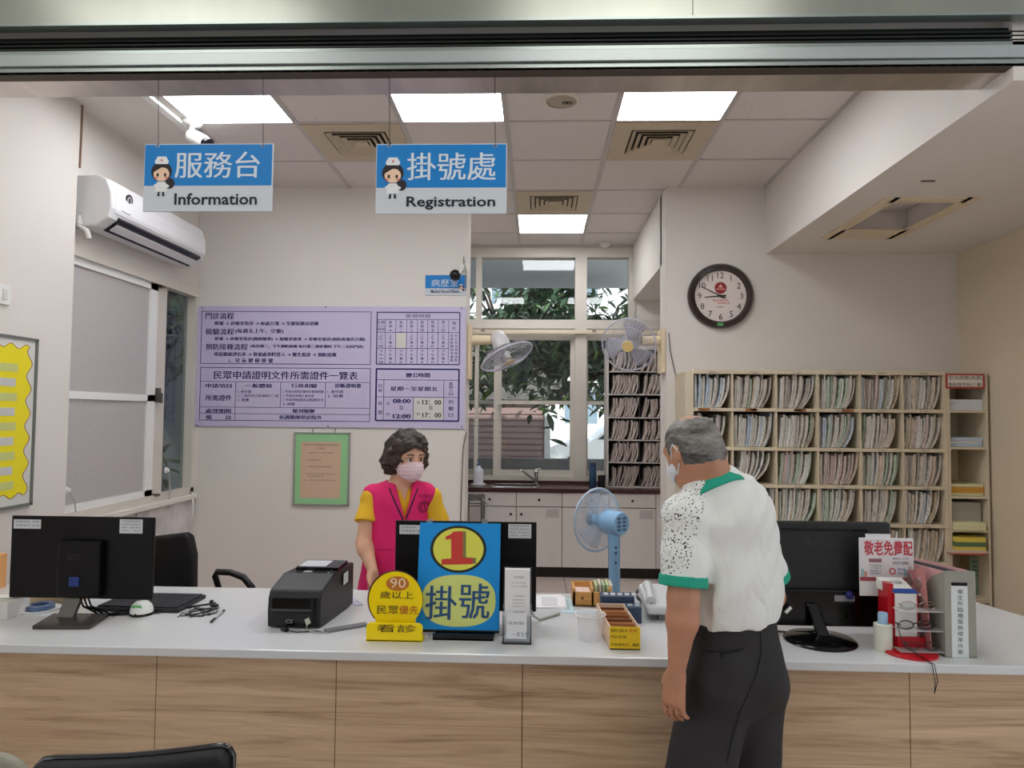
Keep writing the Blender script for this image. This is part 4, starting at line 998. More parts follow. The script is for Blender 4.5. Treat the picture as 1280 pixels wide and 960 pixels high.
p = at(900, 405.5, Y=YB-.05); MB().obox((p.x, YB-.056, p.z), (.022, 0, 0), (0, .004, .0), (0, .0, .011)).build('sticker', M('sticker_green', (84, 160, 96), .5), t)

# wall fans ---------------------------------------------------------------
cream = M('fan_cream', (232, 214, 182), .45); fgrey = M('fan_clear_grey', (202, 202, 212), .35); bladem = M('fan_blade', (190, 192, 205), .25, alpha=.55)
cage = M('fan_cage', (196, 196, 210), .4)
def fan_head(t, c, ax, R, bcol, cagem, hubm, motor, mm, nrib=44, depth=.1, rib=.0013):
    """cage, blades and motor of a fan that blows along ax"""
    x, y, d = frame(ax); c = V3(c)
    prof_f = [(.03, .05), (R*.5, .045), (R*.8, .032), (R*.96, .012), (R, 0)]; prof_b = [(.05, -depth*.75), (R*.55, -depth*.68), (R*.88, -depth*.35), (R, 0)]
    g = MB()
    for prof in (prof_f, prof_b):
        for k in range(nrib):
            a = 2*math.pi*k/nrib; u = math.cos(a)*x+math.sin(a)*y
            g.tube([c+u*r+d*z for r, z in prof], rib, n=3)
    g.build('cage_wires', cagem, t, kind='stuff')
    MB().tube(ring(c, x*R, y*R, 40), .0065, n=6, closed=True).build('cage_rim', cagem, t, smooth=60)
    MB().tube(ring(c+d*.036, x*R*.72, y*R*.72, 32), .0016, n=4, closed=True).build('cage_ring', cagem, t)
    MB().lathe([(0, .054), (.042, .052), (.045, .044), (.04, .04)], c, axis=d, n=20).build('badge', hubm, t, smooth=40)
    for k in range(3):
        mb = MB(); nr, na = 5, 7; v = []; f = []
        for i in range(nr):
            r = .03+(R*.9-.03)*i/(nr-1)
            for j in range(na):
                a = 2*math.pi*k/3+(j/(na-1)-.5)*(1.15-.15*i/(nr-1))+.22*i/(nr-1); v.append(c+(math.cos(a)*x+math.sin(a)*y)*r+d*(-.02+.035*(j/(na-1)-.5)))
        for i in range(nr-1):
            for j in range(na-1): f.append((i*na+j, i*na+j+1, (i+1)*na+j+1, (i+1)*na+j))
        mb.add(v, f).build('blade', bcol, t, smooth=60, solid=.002)
    MB().lathe([(0, .02), (.03, .018), (.032, -.04)], c, axis=d, n=16).build('hub', mm, t, smooth=40)
    MB().lathe([(.05, -depth*.72), (motor, -depth*.8), (motor*1.02, -depth*1.3), (motor*.85, -depth*2.0), (motor*.5, -depth*2.25), (0, -depth*2.28)], c, axis=d, n=24).build('motor', mm, t, smooth=50)
# left: fixed to the jamb of the back wall, blowing down and right
Yq = YB+.14
b = at(588, 432, Y=Yq); cc = at(634, 446, Y=Yq-.05)
t = thing('wall_fan', 'pale wall fan tilted down on the left side of the alcove opening', 'fan', b, group='wall fans')
B(AL, AL+.03, Yq-.07, Yq+.07, b.z-.27, b.z+.17).build('bracket', cream, t, bevel=.008)
m_ = at(606, 425, Y=Yq)
MB().cyl((AL+.02, Yq, m_.z), (m_.x+.05, Yq, m_.z), .04, .036, n=16).build('arm', cream, t, smooth=40)
fan_head(t, cc, (.42, -.25, -.88), .215, bladem, cage, cream, .068, M('fan_motor', (214, 212, 214), .4))
# right: on the pillar side, facing left and to the viewer
b = at(829, 440, Y=Yq); cc = at(786, 431, Y=Yq-.16)
t = thing('wall_fan', 'pale wall fan facing the room on the right side of the alcove opening', 'fan', b, group='wall fans')
B(AR-.035, AR, Yq-.12, Yq+.06, b.z-.17, b.z+.17).build('bracket', cream, t, bevel=.008)
m_ = at(815, 426, Y=Yq-.03)
MB().cyl((AR-.02, Yq-.03, m_.z), (at(802, 426, Y=Yq-.03).x, Yq-.03, m_.z), .04, .036, n=16).build('arm', cream, t, smooth=40)
fan_head(t, cc, (-.3, -.86, -.38), .205, bladem, cage, M('fan_badge_yellow', (226, 196, 130), .4), .07, M('fan_motor', (214, 212, 214), .4))
MB().tube([at(836, 416, Y=YB-.01), at(838, 440, Y=YB-.012), at(846, 475, Y=YB-.008), at(848, 525, Y=YB-.008), at(848, 640, Y=YB-.008)], .004, n=5).build('cord', M('cord_grey', (110, 104, 98), .6), t)
# cable hanging at the board corner
t = MB().tube([at(583, 540, Y=YB-.01), at(579, 560, Y=YB-.012), at(576, 640, Y=YB-.01), at(575, 700, Y=YB-.01)], .004, n=5).build('hanging_cable', M('cord_grey', (110, 104, 98), .6))
tag(t, 'thin grey cable hanging down the back wall beside the alcove corner', 'cable')
# ================================================================== THINGS ON THE COUNTER
def cz(px, py): return at(px, py, Z=CT)
def plane_text(mb, body, o, ux, uz, w, h): mb.text(body, o, w, h, right=ux, up=uz)
screenb = M('monitor_black', (13, 11, 14), .35, spec=.3)
stick = M('sticker_white', (214, 218, 222), .6); tinyink = M('tiny_print', (120, 126, 136), .7)
def sticker(t, x0, y0, x1, y1, Y, lines, parent=None):
    a, b = at(x0, y0, Y=Y), at(x1, y1, Y=Y)
    o = B(a.x, b.x, Y-.0008, Y, b.z, a.z).build('sticker', stick, t)
    mb = MB(); n = len(lines)
    for k, s in enumerate(lines):
        h = (y1-y0)/(n+.6); mb.tpx(s, x0+2, y0+h*(k+.35), x1-2, y0+h*(k+.95), Y-.0012)
    mb.build('printing', tinyink, o)
# --- left monitor
Y = 2.70
a, b = at(15, 644.5, Y=Y), at(189.5, 750, Y=Y)
t = thing('computer_monitor', 'black flat monitor seen from behind at the far left end of the counter', 'monitor', (at(85, 780, Z=CT).x, 2.62, CT), group='monitors')
B(a.x, b.x, Y, Y+.012, b.z, a.z).build('back_shell', screenb, t, bevel=.003)
B(a.x+.004, b.x-.004, Y+.012, Y+.02, b.z+.004, a.z-.004).build('screen', M('screen_glass', (20, 22, 28), .15), t)
c, d = at(72, 676, Y=Y-.03), at(123, 748, Y=Y-.03)
B(c.x, d.x, Y-.03, Y+.0, d.z, c.z).build('rear_housing', screenb, t, bevel=.006)
c = at(86, 768, Y=2.66); MB().obox((c.x-.0, 2.665, (at(86, 750, Y=2.66).z+CT)/2+.004), (.032, 0, 0), (0, .012, .0), (0, .03, (at(86, 745, Y=2.66).z-CT)/2)).build('stand_neck', M('stand_grey', (118, 116, 114), .3, metal=.8), t, bevel=.003)
P = [cz(40, 787), cz(112, 787), cz(136, 771), cz(66, 771)]
MB().prism([(p.x, p.y) for p in P], (0, 0, CT), (1, 0, 0), (0, 1, 0), (0, 0, .014)).build('stand_base', M('stand_dark', (74, 70, 68), .25, metal=.5), t, bevel=.002)
sticker(t, 17.5, 649, 51, 661, Y, ('財產編號 - 螢幕', '保管單位 掛號'))
sticker(t, 150, 649, 178, 667, Y, ('資訊設備維護服務', '叫修電話 服務專線', '編號 - 使用單位', '0800 - 維修'))
mb = MB(); mb.tpx('acer', 84, 692, 101, 700, Y-.0312); mb.build('lettering', M('emboss_dark', (40, 38, 44), .3), t)
p = at(93, 727, Y=Y-.03); B(p.x-.02, p.x+.02, Y-.034, Y-.03, p.z-.018, p.z+.018).build('vga_plug', M('plug_blue', (36, 60, 130), .5), t)
for k in range(3):
    q = at(100+5*k, 747, Y=Y-.02); e = cz(126+7*k, 771); MB().tube([q, q+V3((.02, -.01, -.03)), e+V3((-.03, .0, .02)), e+V3((0, 0, .006)), e+V3((.05+.05*k, .05, .006)), e+V3((.12+.1*k, .1+.05*k, .006))], .004, n=6).build('cable', blackm, t)
# --- keyboard
t = thing('keyboard', 'black computer keyboard lying behind the left monitor stand', 'keyboard', cz(205, 757))
P = [cz(92, 764), cz(222, 764), cz(245, 749), cz(118, 749)]
x0, x1, ya, yb = P[0].x+.08, P[1].x+.02, P[0].y, P[2].y+.02
B(x0, x1, ya, yb, CT, CT+.016).build('body', M('keyboard_black', (34, 34, 40), .45), t, bevel=.004)
nk, nr = 18, 6; kw, kh = (x1-x0-.02)/nk, (yb-ya-.02)/nr; keyme = None
for r in range(nr):
    for k in range(nk):
        if keyme is None:
            o = B(.001, kw-.002, .001, kh-.002, 0, .006).build('key', M('key_black', (44, 44, 52), .5), t, w=False); keyme = o.data
        else:
            o = bpy.data.objects.new('key', keyme); COL.objects.link(o); o.parent = t
        o.location = V3((x0+.01+k*kw, ya+.01+r*kh, CT+.016))-t.location
# --- white puck
c = cz(177, 768)
t = thing('card_reader', 'white rounded card reader with a green label beside the keyboard', 'card reader', c)
R = .043
MB().lathe([(R*1.02, 0), (R*1.04, .006), (R*1.0, .01)], c, n=28).build('base', blackm, t, smooth=40)
MB().lathe([(R, .01), (R*.98, .022), (R*.84, .038), (R*.55, .05), (0, .054)], c, n=28, caps=False).build('shell', M('puck_white', (236, 238, 236), .3), t, smooth=60)
MB().obox(c+V3((0, -R*.80, .036)), (.019, 0, 0), (0, -.007, .010), (0, .001, .0012)).build('label', M('label_green', (120, 200, 120), .5), t)
B(c.x-.003, c.x+.003, c.y-R-.004, c.y-R+.008, CT+.004, CT+.014).build('slot', blackm, t)
MB().tube([c+V3((-.04, .01, .006)), c+V3((-.08, .03, .005)), c+V3((-.13, .06, .005)), c+V3((-.2, .1, .005))], .0025, n=5).build('cable', blackm, t)
# --- thin things at the very left
c = cz(50, 762)
t = thing('tape_roll', 'blue and brown tape roll on a white dish behind the left monitor', 'tape', c)
MB().lathe([(.07, 0), (.075, .006), (.06, .004), (0, .004)], c, n=28).build('dish', whitem, t, smooth=40)
MB().lathe([(.03, .006), (.052, .006), (.052, .022), (.03, .022), (.03, .006)], c, n=28, caps=False).build('roll', M('tape_blue', (80, 104, 140), .3, var=.5, vscale=20), t, smooth=40)
c = cz(10, 772)
t = thing('small_white_box', 'small white box at the left edge of the counter', 'box', c)
B(c.x-.12, c.x+.02, c.y-.03, c.y+.09, CT, CT+.065).build('body', M('carton_white', (224, 222, 218), .6), t, bevel=.003); B(c.x-.12, c.x+.02, c.y+.025, c.y+.035, CT+.0645, CT+.0655).build('lid_seam', tinyink, t)
c = at(-4, 720, Y=3.1)
t = thing('orange_carton', 'orange carton behind the left monitor at the picture edge', 'box', (c.x, 3.1, CT))
B(c.x-.1, at(4, 720, Y=3.1).x, 3.05, 3.12, CT, at(3, 692, Y=3.1).z).build('body', M('carton_orange', (230, 170, 110), .6), t, bevel=.002)
c = cz(38, 758); B(c.x-.07, c.x+.16, c.y+.05, c.y+.12, CT, CT+.05).build('beige_box', M('carton_beige', (214, 190, 150), .7), bevel=.002); tag(bpy.data.objects['beige_box'], 'low beige carton under the left monitor screen', 'box')
# --- earphone tangle and pen
c = cz(250, 766); rr = random.Random(4)
t = thing('earphones', 'tangled black earphone cable lying beside the keyboard', 'earphones', c)
pts = [c+V3((.055*math.cos(k*.9)*(1-.3*math.sin(k*.37)), .06*math.sin(k*1.13)*(1+.2*math.cos(k*.7)), .003+.002*math.sin(k*1.7))) for k in range(60)]
MB().tube(pts, .0013, n=5).build('cable', blackm, t)
for dx, dy in ((-.0, .14), (.04, .09), (.03, .085), (.05, .08)): MB().ell(c+V3((dx-.02, dy, .007)), (.009, .012, .007), 10, 6).build('earbud', blackm, t, smooth=60)
a, b = cz(264, 779), cz(280, 765)
t = thing('ballpoint_pen', 'silver and black ballpoint pen lying on the counter', 'pen', (a+b)/2)
z = V3((0, 0, .0055)); d = (b-a)
MB().cyl(a+z, b+z, .0045, n=10).build('barrel', M('pen_silver', (190, 190, 196), .3, metal=.5), t, smooth=40); MB().cyl(a+z, a+d*.25+z, .0055, n=10).build('grip', blackm, t); MB().cyl(a+d*.85+z, b+z, .0052, n=10).build('cap', blackm, t)
# --- receipt printer
a, b = cz(334, 785), cz(401.5, 785); wB = b.x-a.x; ang = math.radians(8)
t = thing('label_printer', 'black boxy card printer on the counter beside the yellow sign', 'printer', ((a.x+b.x)/2, a.y+.16, CT), rotz=0)
x0, x1, y0 = a.x, b.x, a.y; D = .34; Hh = at(365, 727, Y=y0).z-CT; shear = .03
def pr(mb, prof, xa, xb, sh=.10):
    n = len(prof); v = [(xa+sh*(y-y0), y, z) for y, z in prof]+[(xb+sh*(y-y0), y, z) for y, z in prof]
    return mb.add(v, [tuple(range(n)), tuple(range(2*n-1, n-1, -1))]+[(i, (i+1) % n, n+(i+1) % n, n+i) for i in range(n)])
prof = [(y0, CT+.004), (y0-.004, CT+.06), (y0, CT+Hh-.06), (y0+.012, CT+Hh-.035), (y0+.12, CT+Hh+.004), (y0+D, CT+Hh+.004), (y0+D, CT+.004)]
pr(MB(), prof, x0, x1).build('body', M('printer_black', (26, 25, 30), .4), t, bevel=.006)
B(x0+.02, x1-.04, y0-.0065, y0+.0, CT+.075, CT+Hh-.062).build('front_slot', blackm, t)
B(x0+.015, x1-.035, y0-.008, y0+.0, CT+.066, CT+.073).build('slot_lip', M('printer_grey', (70, 70, 76), .4), t)
B(x0+.02, x1-.03, y0-.0065, y0, CT+.012, CT+.06).build('front_panel', blackm, t)
B(x1-.024, x1-.02, y0-.008, y0+.01, CT+.012, CT+Hh-.06).build('seam', blackm, t)
mb = MB().text('CS', (x0+.085, y0-.0075, CT+.028), w=.026, h=.014); mb.build('lettering', M('logo_grey', (180, 180, 184), .4), t)
zt3 = CT+Hh+.0045
MB().obox((x0+.13, y0+.24, zt3+.006), (.085, 0, 0), (0, .07, 0), (0, 0, .006)).build('top_tray', blackm, t)
MB().obox((x0+.105, y0+.24, zt3+.0128), (.055, 0, 0), (0, .055, 0), (0, 0, .0006)).build('card', M('card_grey', (200, 202, 208), .5), t)
MB().obox((x0+.1, y0+.15, zt3+.0), (.016, 0, 0), (0, .012, 0), (0, 0, .0006)).build('logo', M('logo_grey', (180, 180, 184), .4), t)
for dy in (.10, .145): MB().lathe([(.006, 0), (.006, .003), (0, .003)], (x1-.012, y0+dy+.03, zt3-.001), n=12).build('button', M('button_grey', (140, 150, 140), .4), t)
MB().obox((x1+.1*.26+.001, y0+.26, CT+Hh-.04), (.0006, 0, 0), (0, .05, 0), (0, 0, .022)).build('side_label', stick, t)
q = V3((x1-.045, y0-.004, CT+.03))
MB().obox(q, (.008, 0, .004), (0, .006, 0), (-.004, 0, .010)).build('plug', M('plug_ivory', (206, 206, 190), .5), t)
e = cz(410, 792)
MB().tube([q+V3((0, 0, -.01)), q+V3((0, -.03, -.024)), q+V3((.05, -.05, -.026)), e+V3((0, 0, .004))], .0022, n=5).build('cable', M('cable_pale', (170, 170, 165), .5), t)
c = cz(356, 789)
MB().cyl(c+V3((-.012, .006, .009)), c+V3((.012, -.01, .009)), .009, n=12).build('power_jack', blackm, t); MB().tube([c+V3((.012, -.01, .008)), c+V3((.05, -.02, .004)), c+V3((.12, .0, .003)), e+V3((-.01, .0, .004))], .002, n=5).build('cable', blackm, t)
a, b = cz(409, 792), cz(461, 783)
d = (b-a).normalized(); n_ = V3((-d.y, d.x, 0)); tag(MB().obox((a+b)/2+n_*.02+V3((0, 0, .004)), d*((b-a).length/2), n_*.018, V3((0, 0, .004))).build('cable_cover', M('cover_grey', (120, 122, 126), .5), bevel=.001), 'flat grey cable cover lying between the printer and the yellow sign', 'cable cover')
a, b = cz(424, 738), cz(449, 757)
d = (b-a).normalized(); n_ = V3((-d.y, d.x, 0)); t = thing('plastic_ruler', 'pale violet plastic ruler lying near the back edge of the counter', 'ruler', (a+b)/2)
MB().obox((a+b)/2+V3((0, 0, .0015)), d*((b-a).length/2), n_*.016, V3((0, 0, .0015))).build('strip', M('ruler_violet', (186, 182, 208), .3), t); mb = MB()
for k in range(20): mb.obox(a.lerp(b, (k+.5)/20)+n_*.011+V3((0, 0, .0031)), d*.0006, n_*.004, V3((0, 0, .0002)))
mb.build('scale_marks', tinyink, t)

# --- yellow 90 sign
Y = 2.50
a, b = at(460, 799, Y=Y), at(529.5, 799, Y=Y); s = Y/F_PX
t = thing('yellow_desk_sign', 'yellow round-topped acrylic sign giving priority to those over ninety', 'sign', ((a.x+b.x)/2, Y, CT))
ym = M('acrylic_yellow', (252, 222, 20), .25)
cx = at(494.5, 750, Y=Y).x; zc = at(494, 750, Y=Y).z; Rr = 33.5*s; zn = at(494, 775, Y=Y).z
pts = [(cx+Rr*math.cos(q), zc+Rr*1.03*math.sin(q)) for q in [math.radians(-48+k*276/40) for k in range(41)]]
pts += [(cx-25*s, zn)]+[(cx-25*s, CT+.003), (cx+25*s, CT+.003), (cx+25*s, zn)]
pts = [(cx+25*s, CT+.003), (cx+25*s, zn)]+[(cx+Rr*math.cos(q), zc+Rr*1.03*math.sin(q)) for q in [math.radians(-42+k*264/40) for k in range(41)]]+[(cx-25*s, zn), (cx-25*s, CT+.003)]
MB().prism(pts, (0, Y, 0), (1, 0, 0), (0, 0, 1), (0, .005, 0)).build('panel', ym, t)
MB().prism([(x*1, z) for x, z in [(cx+(p[0]-cx)*1.04-.003, zc+(p[1]-zc)*1.04) for p in pts[2:-2]]], (0, Y+.006, 0), (1, 0, 0), (0, 0, 1), (0, .003, 0)).build('backing', M('acrylic_brown', (96, 66, 40), .4), t)
zb5 = at(494, 779, Y=Y-.03).z
MB().prism([(a.x, CT+.0), (b.x, CT+.0), (b.x, zb5-.01), (b.x-.012, zb5), (a.x+.012, zb5), (a.x, zb5-.01)], (0, Y-.03, 0), (1, 0, 0), (0, 0, 1), (0, .012, 0)).build('base_front', ym, t, bevel=.002)
B(a.x, b.x, Y-.03, Y+.03, CT, CT+.006).build('base', ym, t)
e = at(497, 729.5, Y=Y); MB().prism([(e.x+14.5*s*math.cos(q), e.z+9*s*math.sin(q)) for q in [2*math.pi*k/28 for k in range(28)]], (0, Y-.001, 0), (1, 0, 0), (0, 0, 1), (0, .001, 0)).build('orange_oval', M('print_orange', (196, 116, 40), .5), t)
MB().tpx('90', 488, 722.5, 507, 735, Y-.002).build('lettering', M('print_cream', (246, 226, 190), .5), t)
brn = M('print_brown', (70, 44, 26), .5)
mb = MB(); mb.tpx('歲以上', 475, 739, 516.5, 749, Y-.002); mb.tpx('民眾', 471, 757, 498, 768, Y-.002); mb.tpx('看診', 471, 780.5, 520, 791, Y-.0315); mb.build('lettering', brn, t)
MB().tpx('優先', 499, 757, 523, 768, Y-.002).build('lettering', M('print_rust', (178, 74, 40), .5), t)

# --- monitor behind the blue stand
Y = 2.72
a, b = at(494.5, 650.5, Y=Y), at(670, 765, Y=Y)
t = thing('computer_monitor', 'black flat monitor seen from behind in the middle, partly hidden by the blue sign', 'monitor', ((a.x+b.x)/2, 2.74, CT), group='monitors')
B(a.x, b.x, Y, Y+.012, b.z, a.z).build('back_shell', screenb, t, bevel=.003)
B(a.x+.004, b.x-.004, Y+.012, Y+.02, b.z+.004, a.z-.004).build('screen', M('screen_glass', (20, 22, 28), .15), t)
mx = (a.x+b.x)/2
B(mx-.09, mx+.09, Y-.028, Y, a.z-.24, a.z-.09).build('rear_housing', screenb, t, bevel=.006)
B(mx-.03, mx+.03, Y-.02, Y-.004, CT+.01, a.z-.2).build('stand_neck', M('stand_grey', (118, 116, 114), .3, metal=.8), t)
B(mx-.12, mx+.12, Y-.03, Y+.12, CT, CT+.012).build('stand_base', M('stand_dark', (74, 70, 68), .25, metal=.5), t, bevel=.003)
sticker(t, 499.5, 656, 536, 668, Y, ('財產編號 - 螢幕', '保管單位 服務台'))
sticker(t, 635.5, 655, 664, 673, Y, ('資訊設備維護服務', '叫修電話 服務專線', '編號 - 使用單位', '0800 - 維修'))
for px in (537, 606): 
    p, q = at(px-3.5, 650, Y=Y-.002), at(px+3.5, 656, Y=Y-.002); B(p.x, q.x, Y-.002, Y+.013, q.z, p.z+.001).build('clear_tape', M('tape_clear', (150, 154, 158), .3), t)
q = at(668, 760, Y=Y); MB().tube([q+V3((-.02, .0, 0)), q+V3((.0, -.01, -.03)), V3((q.x-.005, q.y, CT+.03)), V3((q.x+.02, q.y+.03, CT+.006)), V3((q.x+.1, q.y+.12, CT+.006))], .005, n=6).build('cable', M('cable_pale', (170, 170, 165), .5), t)

# --- blue number stand
Y0 = 2.535; lean = .16
zt5, zb6 = at(575, 652, Y=Y0+.03).z, CT+.02
t = thing('number_stand', 'blue counter sign on an easel showing a red number one', 'sign', (at(575, 795, Y=Y0).x, Y0, CT))
def bs(px, py, off=0):
    """point of the leaning board"""
    d = (px-640)/F_PX*_r-(py-480)/F_PX*_u+_f
    nrm = V3((0, -1, lean)).normalized(); p0 = V3((0, Y0, zb6))+nrm*off
    k = (p0-V3((0, 0, CAM_H))).dot(nrm)/d.dot(nrm); return V3((0, 0, CAM_H))+d*k
ux = V3((1, 0, 0)); uz = V3((0, lean, 1)).normalized(); nv = V3((0, -1, lean)).normalized()
def quad(mb, x0, y0, x1, y1, off, th): 
    a, b = bs(x0, y0, off), bs(x1, y1, off); mb.obox((a+b)/2-nv*th/2, ux*((b.x-a.x)/2), uz*((a-b).dot(uz)/2), nv*th/2); return mb
quad(MB(), 527, 656, 624, 792, 0, .006).build('backboard', blackm, t, bevel=.001)
quad(MB(), 525, 653, 623.5, 788.5, .0012, .0012).build('blue_sheet', M('sheet_blue', (6, 146, 226), .5), t)
def oval(cx, cy, rx, ry, off, m, name, pw=2):
    pts = []
    for k in range(48):
        q = 2*math.pi*k/48; c_, s_ = math.cos(q), math.sin(q)
        pts.append(bs(cx+rx*math.copysign(abs(c_)**(2/pw), c_), cy-ry*math.copysign(abs(s_)**(2/pw), s_), off))
    return MB().add([p for p in pts]+[p+nv*.0006 for p in pts], [tuple(range(48)), tuple(range(48, 96))]+[(i, (i+1) % 48, 48+(i+1) % 48, 48+i) for i in range(48)]).build(name, m, t)
ylo = M('oval_yellow', (226, 226, 90), .5)
oval(573, 686.5, 35, 29.5, .0014, M('oval_black', (30, 36, 26), .5), 'oval_outline'); oval(573, 686.5, 31.5, 26.5, .0021, ylo, 'oval')
oval(573.5, 751, 46, 32.5, .0014, M('oval_pale', (214, 224, 130), .5), 'oval', 2.5)
def btext(body, x0, y0, x1, y1, m, off=.0034):
    a, b = bs(x0, y0, off), bs(x1, y1, off); mb = MB(); mb.text(body, (a+b)/2, b.x-a.x, (a-b).dot(uz), right=ux, up=uz); return mb.build('lettering', m, t)
def poly_b(pts, m, off): 
    P = [bs(x, y, off) for x, y in pts]; n = len(P); return MB().add(P+[p+nv*.0005 for p in P], [tuple(range(n)), tuple(range(n, 2*n))]+[(i, (i+1) % n, n+(i+1) % n, n+i) for i in range(n)]).build('lettering', m, t)
one = [(557, 671), (563, 668), (567, 664.5), (578.5, 664.5), (578.5, 697), (591, 698), (591, 705), (552, 706), (552, 699), (564, 698.5), (564, 673.5), (557, 674.5)]
poly_b([(x+4, y-.5) for x, y in one], M('print_olive', (130, 124, 70), .5), .0028); poly_b(one, M('print_red1', (206, 62, 54), .5), .0036)
bl = M('print_blue', (40, 82, 130), .5)
for dx in (-.5, .5): btext('掛', 533+dx, 732, 570+dx, 775, bl, .0034+dx*.0004); btext('號', 575+dx, 729, 611+dx, 774, bl, .0034+dx*.0004)
z0 = at(580, 797, Y=Y0-.02).z
a, b = at(541, 790, Y=Y0-.03), at(617, 799, Y=Y0-.03)
B(a.x, b.x, Y0-.035, Y0-.025, CT, CT+.022).build('easel_lip', blackm, t, bevel=.001); B(a.x, b.x, Y0-.035, Y0+.1, CT, CT+.006).build('easel_base', blackm, t)
MB().obox(((a.x+b.x)/2, Y0+.075, CT+.1), (.02, 0, 0), (0, .004, 0), (0, -.02, .095)).build('easel_leg', blackm, t)

# --- leaflet holder
Y = 2.47
a, b = at(628, 806, Y=Y), at(664, 806, Y=Y); zl = at(645, 712, Y=Y).z
t = thing('leaflet_holder', 'clear acrylic holder of white leaflets next to the blue sign', 'leaflet holder', ((a.x+b.x)/2, Y, CT))
acr = M('clear_acrylic', (235, 240, 245), .05, trans=.95, ior=1.3)
zf = at(645, 770, Y=Y).z
B(a.x, b.x, Y, Y+.003, CT, zf).build('front_wall', acr, t); B(a.x, a.x+.003, Y, Y+.05, CT, zf+.03).build('side_wall', acr, t); B(b.x-.003, b.x, Y, Y+.05, CT, zf+.03).build('side_wall', acr, t)
B(a.x, b.x, Y, Y+.06, CT, CT+.004).build('floor_plate', acr, t)
MB().obox(((a.x+b.x)/2, Y+.045, (CT+zl)/2), ((b.x-a.x)/2, 0, 0), (0, .0015, 0), (0, .012, (zl-CT)/2-.004)).build('back_wall', acr, t)
xm_ = (a.x+b.x)/2; w5 = (b.x-a.x)/2-.006; hz = (zl-CT-.012)/2
for k in range(6): MB().obox((xm_, Y+.014+k*.004, CT+.008+hz), (w5, 0, 0), (0, .0011, 0), (0, .006, hz)).build('leaflet', paperm, t)
mb = MB()
for k, (s_, y_, h_) in enumerate((('門診時間表', 720, 3.2), ('週一上午 內科 週二', 727.5, 2), ('週三下午 兒科 預防接種', 732, 2), ('注意事項', 744, 2.4), ('請攜帶健保卡', 749, 1.8), ('身分證明文件', 753, 1.8), ('兒童健康手冊', 757, 1.8), ('預約專線', 764, 2.4))):
    w7 = (10, 15, 15, 10, 12, 12, 12, 10)[k]; mb.tpx(s_, 648-w7*.6, y_, 648+w7*.7, y_+h_, Y+.005)
mb.build('printing', tinyink, t); mb = MB(); mb.tpx('口罩 酒精 體溫', 634, 777, 655, 781, Y-.001); mb.tpx('一 衛 生 所', 641, 790, 660, 796, Y-.001); mb.build('printing', tinyink, t)
B(a.x+.012, b.x-.016, Y-.0006, Y, CT+.02, CT+.11).build('white_card', M('card_translucent', (232, 234, 240), .5), t)
for o in [o for o in t.children if o.name.startswith('white_card')]: pass

# --- plastic cup
c = at(738, 800, Z=CT)
t = thing('plastic_tub', 'empty translucent plastic tub beside the yellow card box', 'tub', c)
tub = M('tub_plastic', (238, 238, 240), .3, alpha=.25)
MB().lathe([(0, .002), (.038, .002), (.043, .03), (.048, .085), (.055, .088), (.055, .093), (.049, .093), (.0465, .086), (.041, .03), (.036, .005), (0, .004)], c, n=32, caps=False).build('body', tub, t, smooth=40)
MB().tube(ring(c+V3((0, 0, .092)), (.054, 0, 0), (0, .054, 0), 32), .002, n=5, closed=True).build('rim', M('tub_rim', (232, 230, 230), .4), t)

# --- yellow fronted card box
a, b = cz(762, 812), cz(800, 812); hb = at(780, 784, Y=a.y).z-CT; dep = .30; shx = -.02
t = thing('card_index_box', 'long card box with a yellow labelled front full of brown cards', 'card box', ((a.x+b.x)/2, a.y+.15, CT))
bxm = M('card_box_paper', (226, 196, 170), .7)
def skew(x0, x1, y0, y1, z0, z1):
    f_ = lambda x, y: x+shx*(y-a.y)/dep
    v = [(f_(x, y), y, z) for z in (z0, z1) for y in (y0, y1) for x in (x0, x1)]; return MB().add(v, [(0, 2, 3, 1), (4, 5, 7, 6), (0, 1, 5, 4), (2, 6, 7, 3), (0, 4, 6, 2), (1, 3, 7, 5)])
skew(a.x, b.x, a.y, a.y+.004, CT, CT+hb).build('front_wall', M('box_yellow', (240, 200, 32), .6), t); skew(a.x, a.x+.004, a.y+.004, a.y+dep, CT, CT+hb).build('side_wall', bxm, t); skew(b.x-.004, b.x, a.y+.004, a.y+dep, CT, CT+hb).build('side_wall', bxm, t)
skew(a.x, b.x, a.y+dep-.004, a.y+dep, CT, CT+hb).build('back_wall', bxm, t); skew(a.x, b.x, a.y, a.y+dep, CT, CT+.004).build('bottom', bxm, t)
crd = [M('card_brown', (158, 96, 52), .7), M('card_tan', (190, 128, 78), .7), M('card_dark', (120, 70, 40), .7)]
for k in range(22):
    yy = a.y+.012+k*.0125; skew(a.x+.006, b.x-.006, yy, yy+.0035, CT+.006, CT+hb-.012+(.006 if k % 4 == 0 else 0)).build('index_card', crd[k % 3], t)
mb = MB()
for s_, y0_, x1_ in (('預防注射卡', 786, 784), ('門診手冊', 794, 783), ('兒童健檢卡、護照', 803.5, 799)): mb.tpx(s_, 763.5, y0_, x1_, y0_+4.5, a.y-.0005)
mb.build('lettering', brn, t); MB().tpx('在此', 786, 786, 797, 790.5, a.y-.0005).build('lettering', M('print_red1', (206, 62, 54), .5), t)

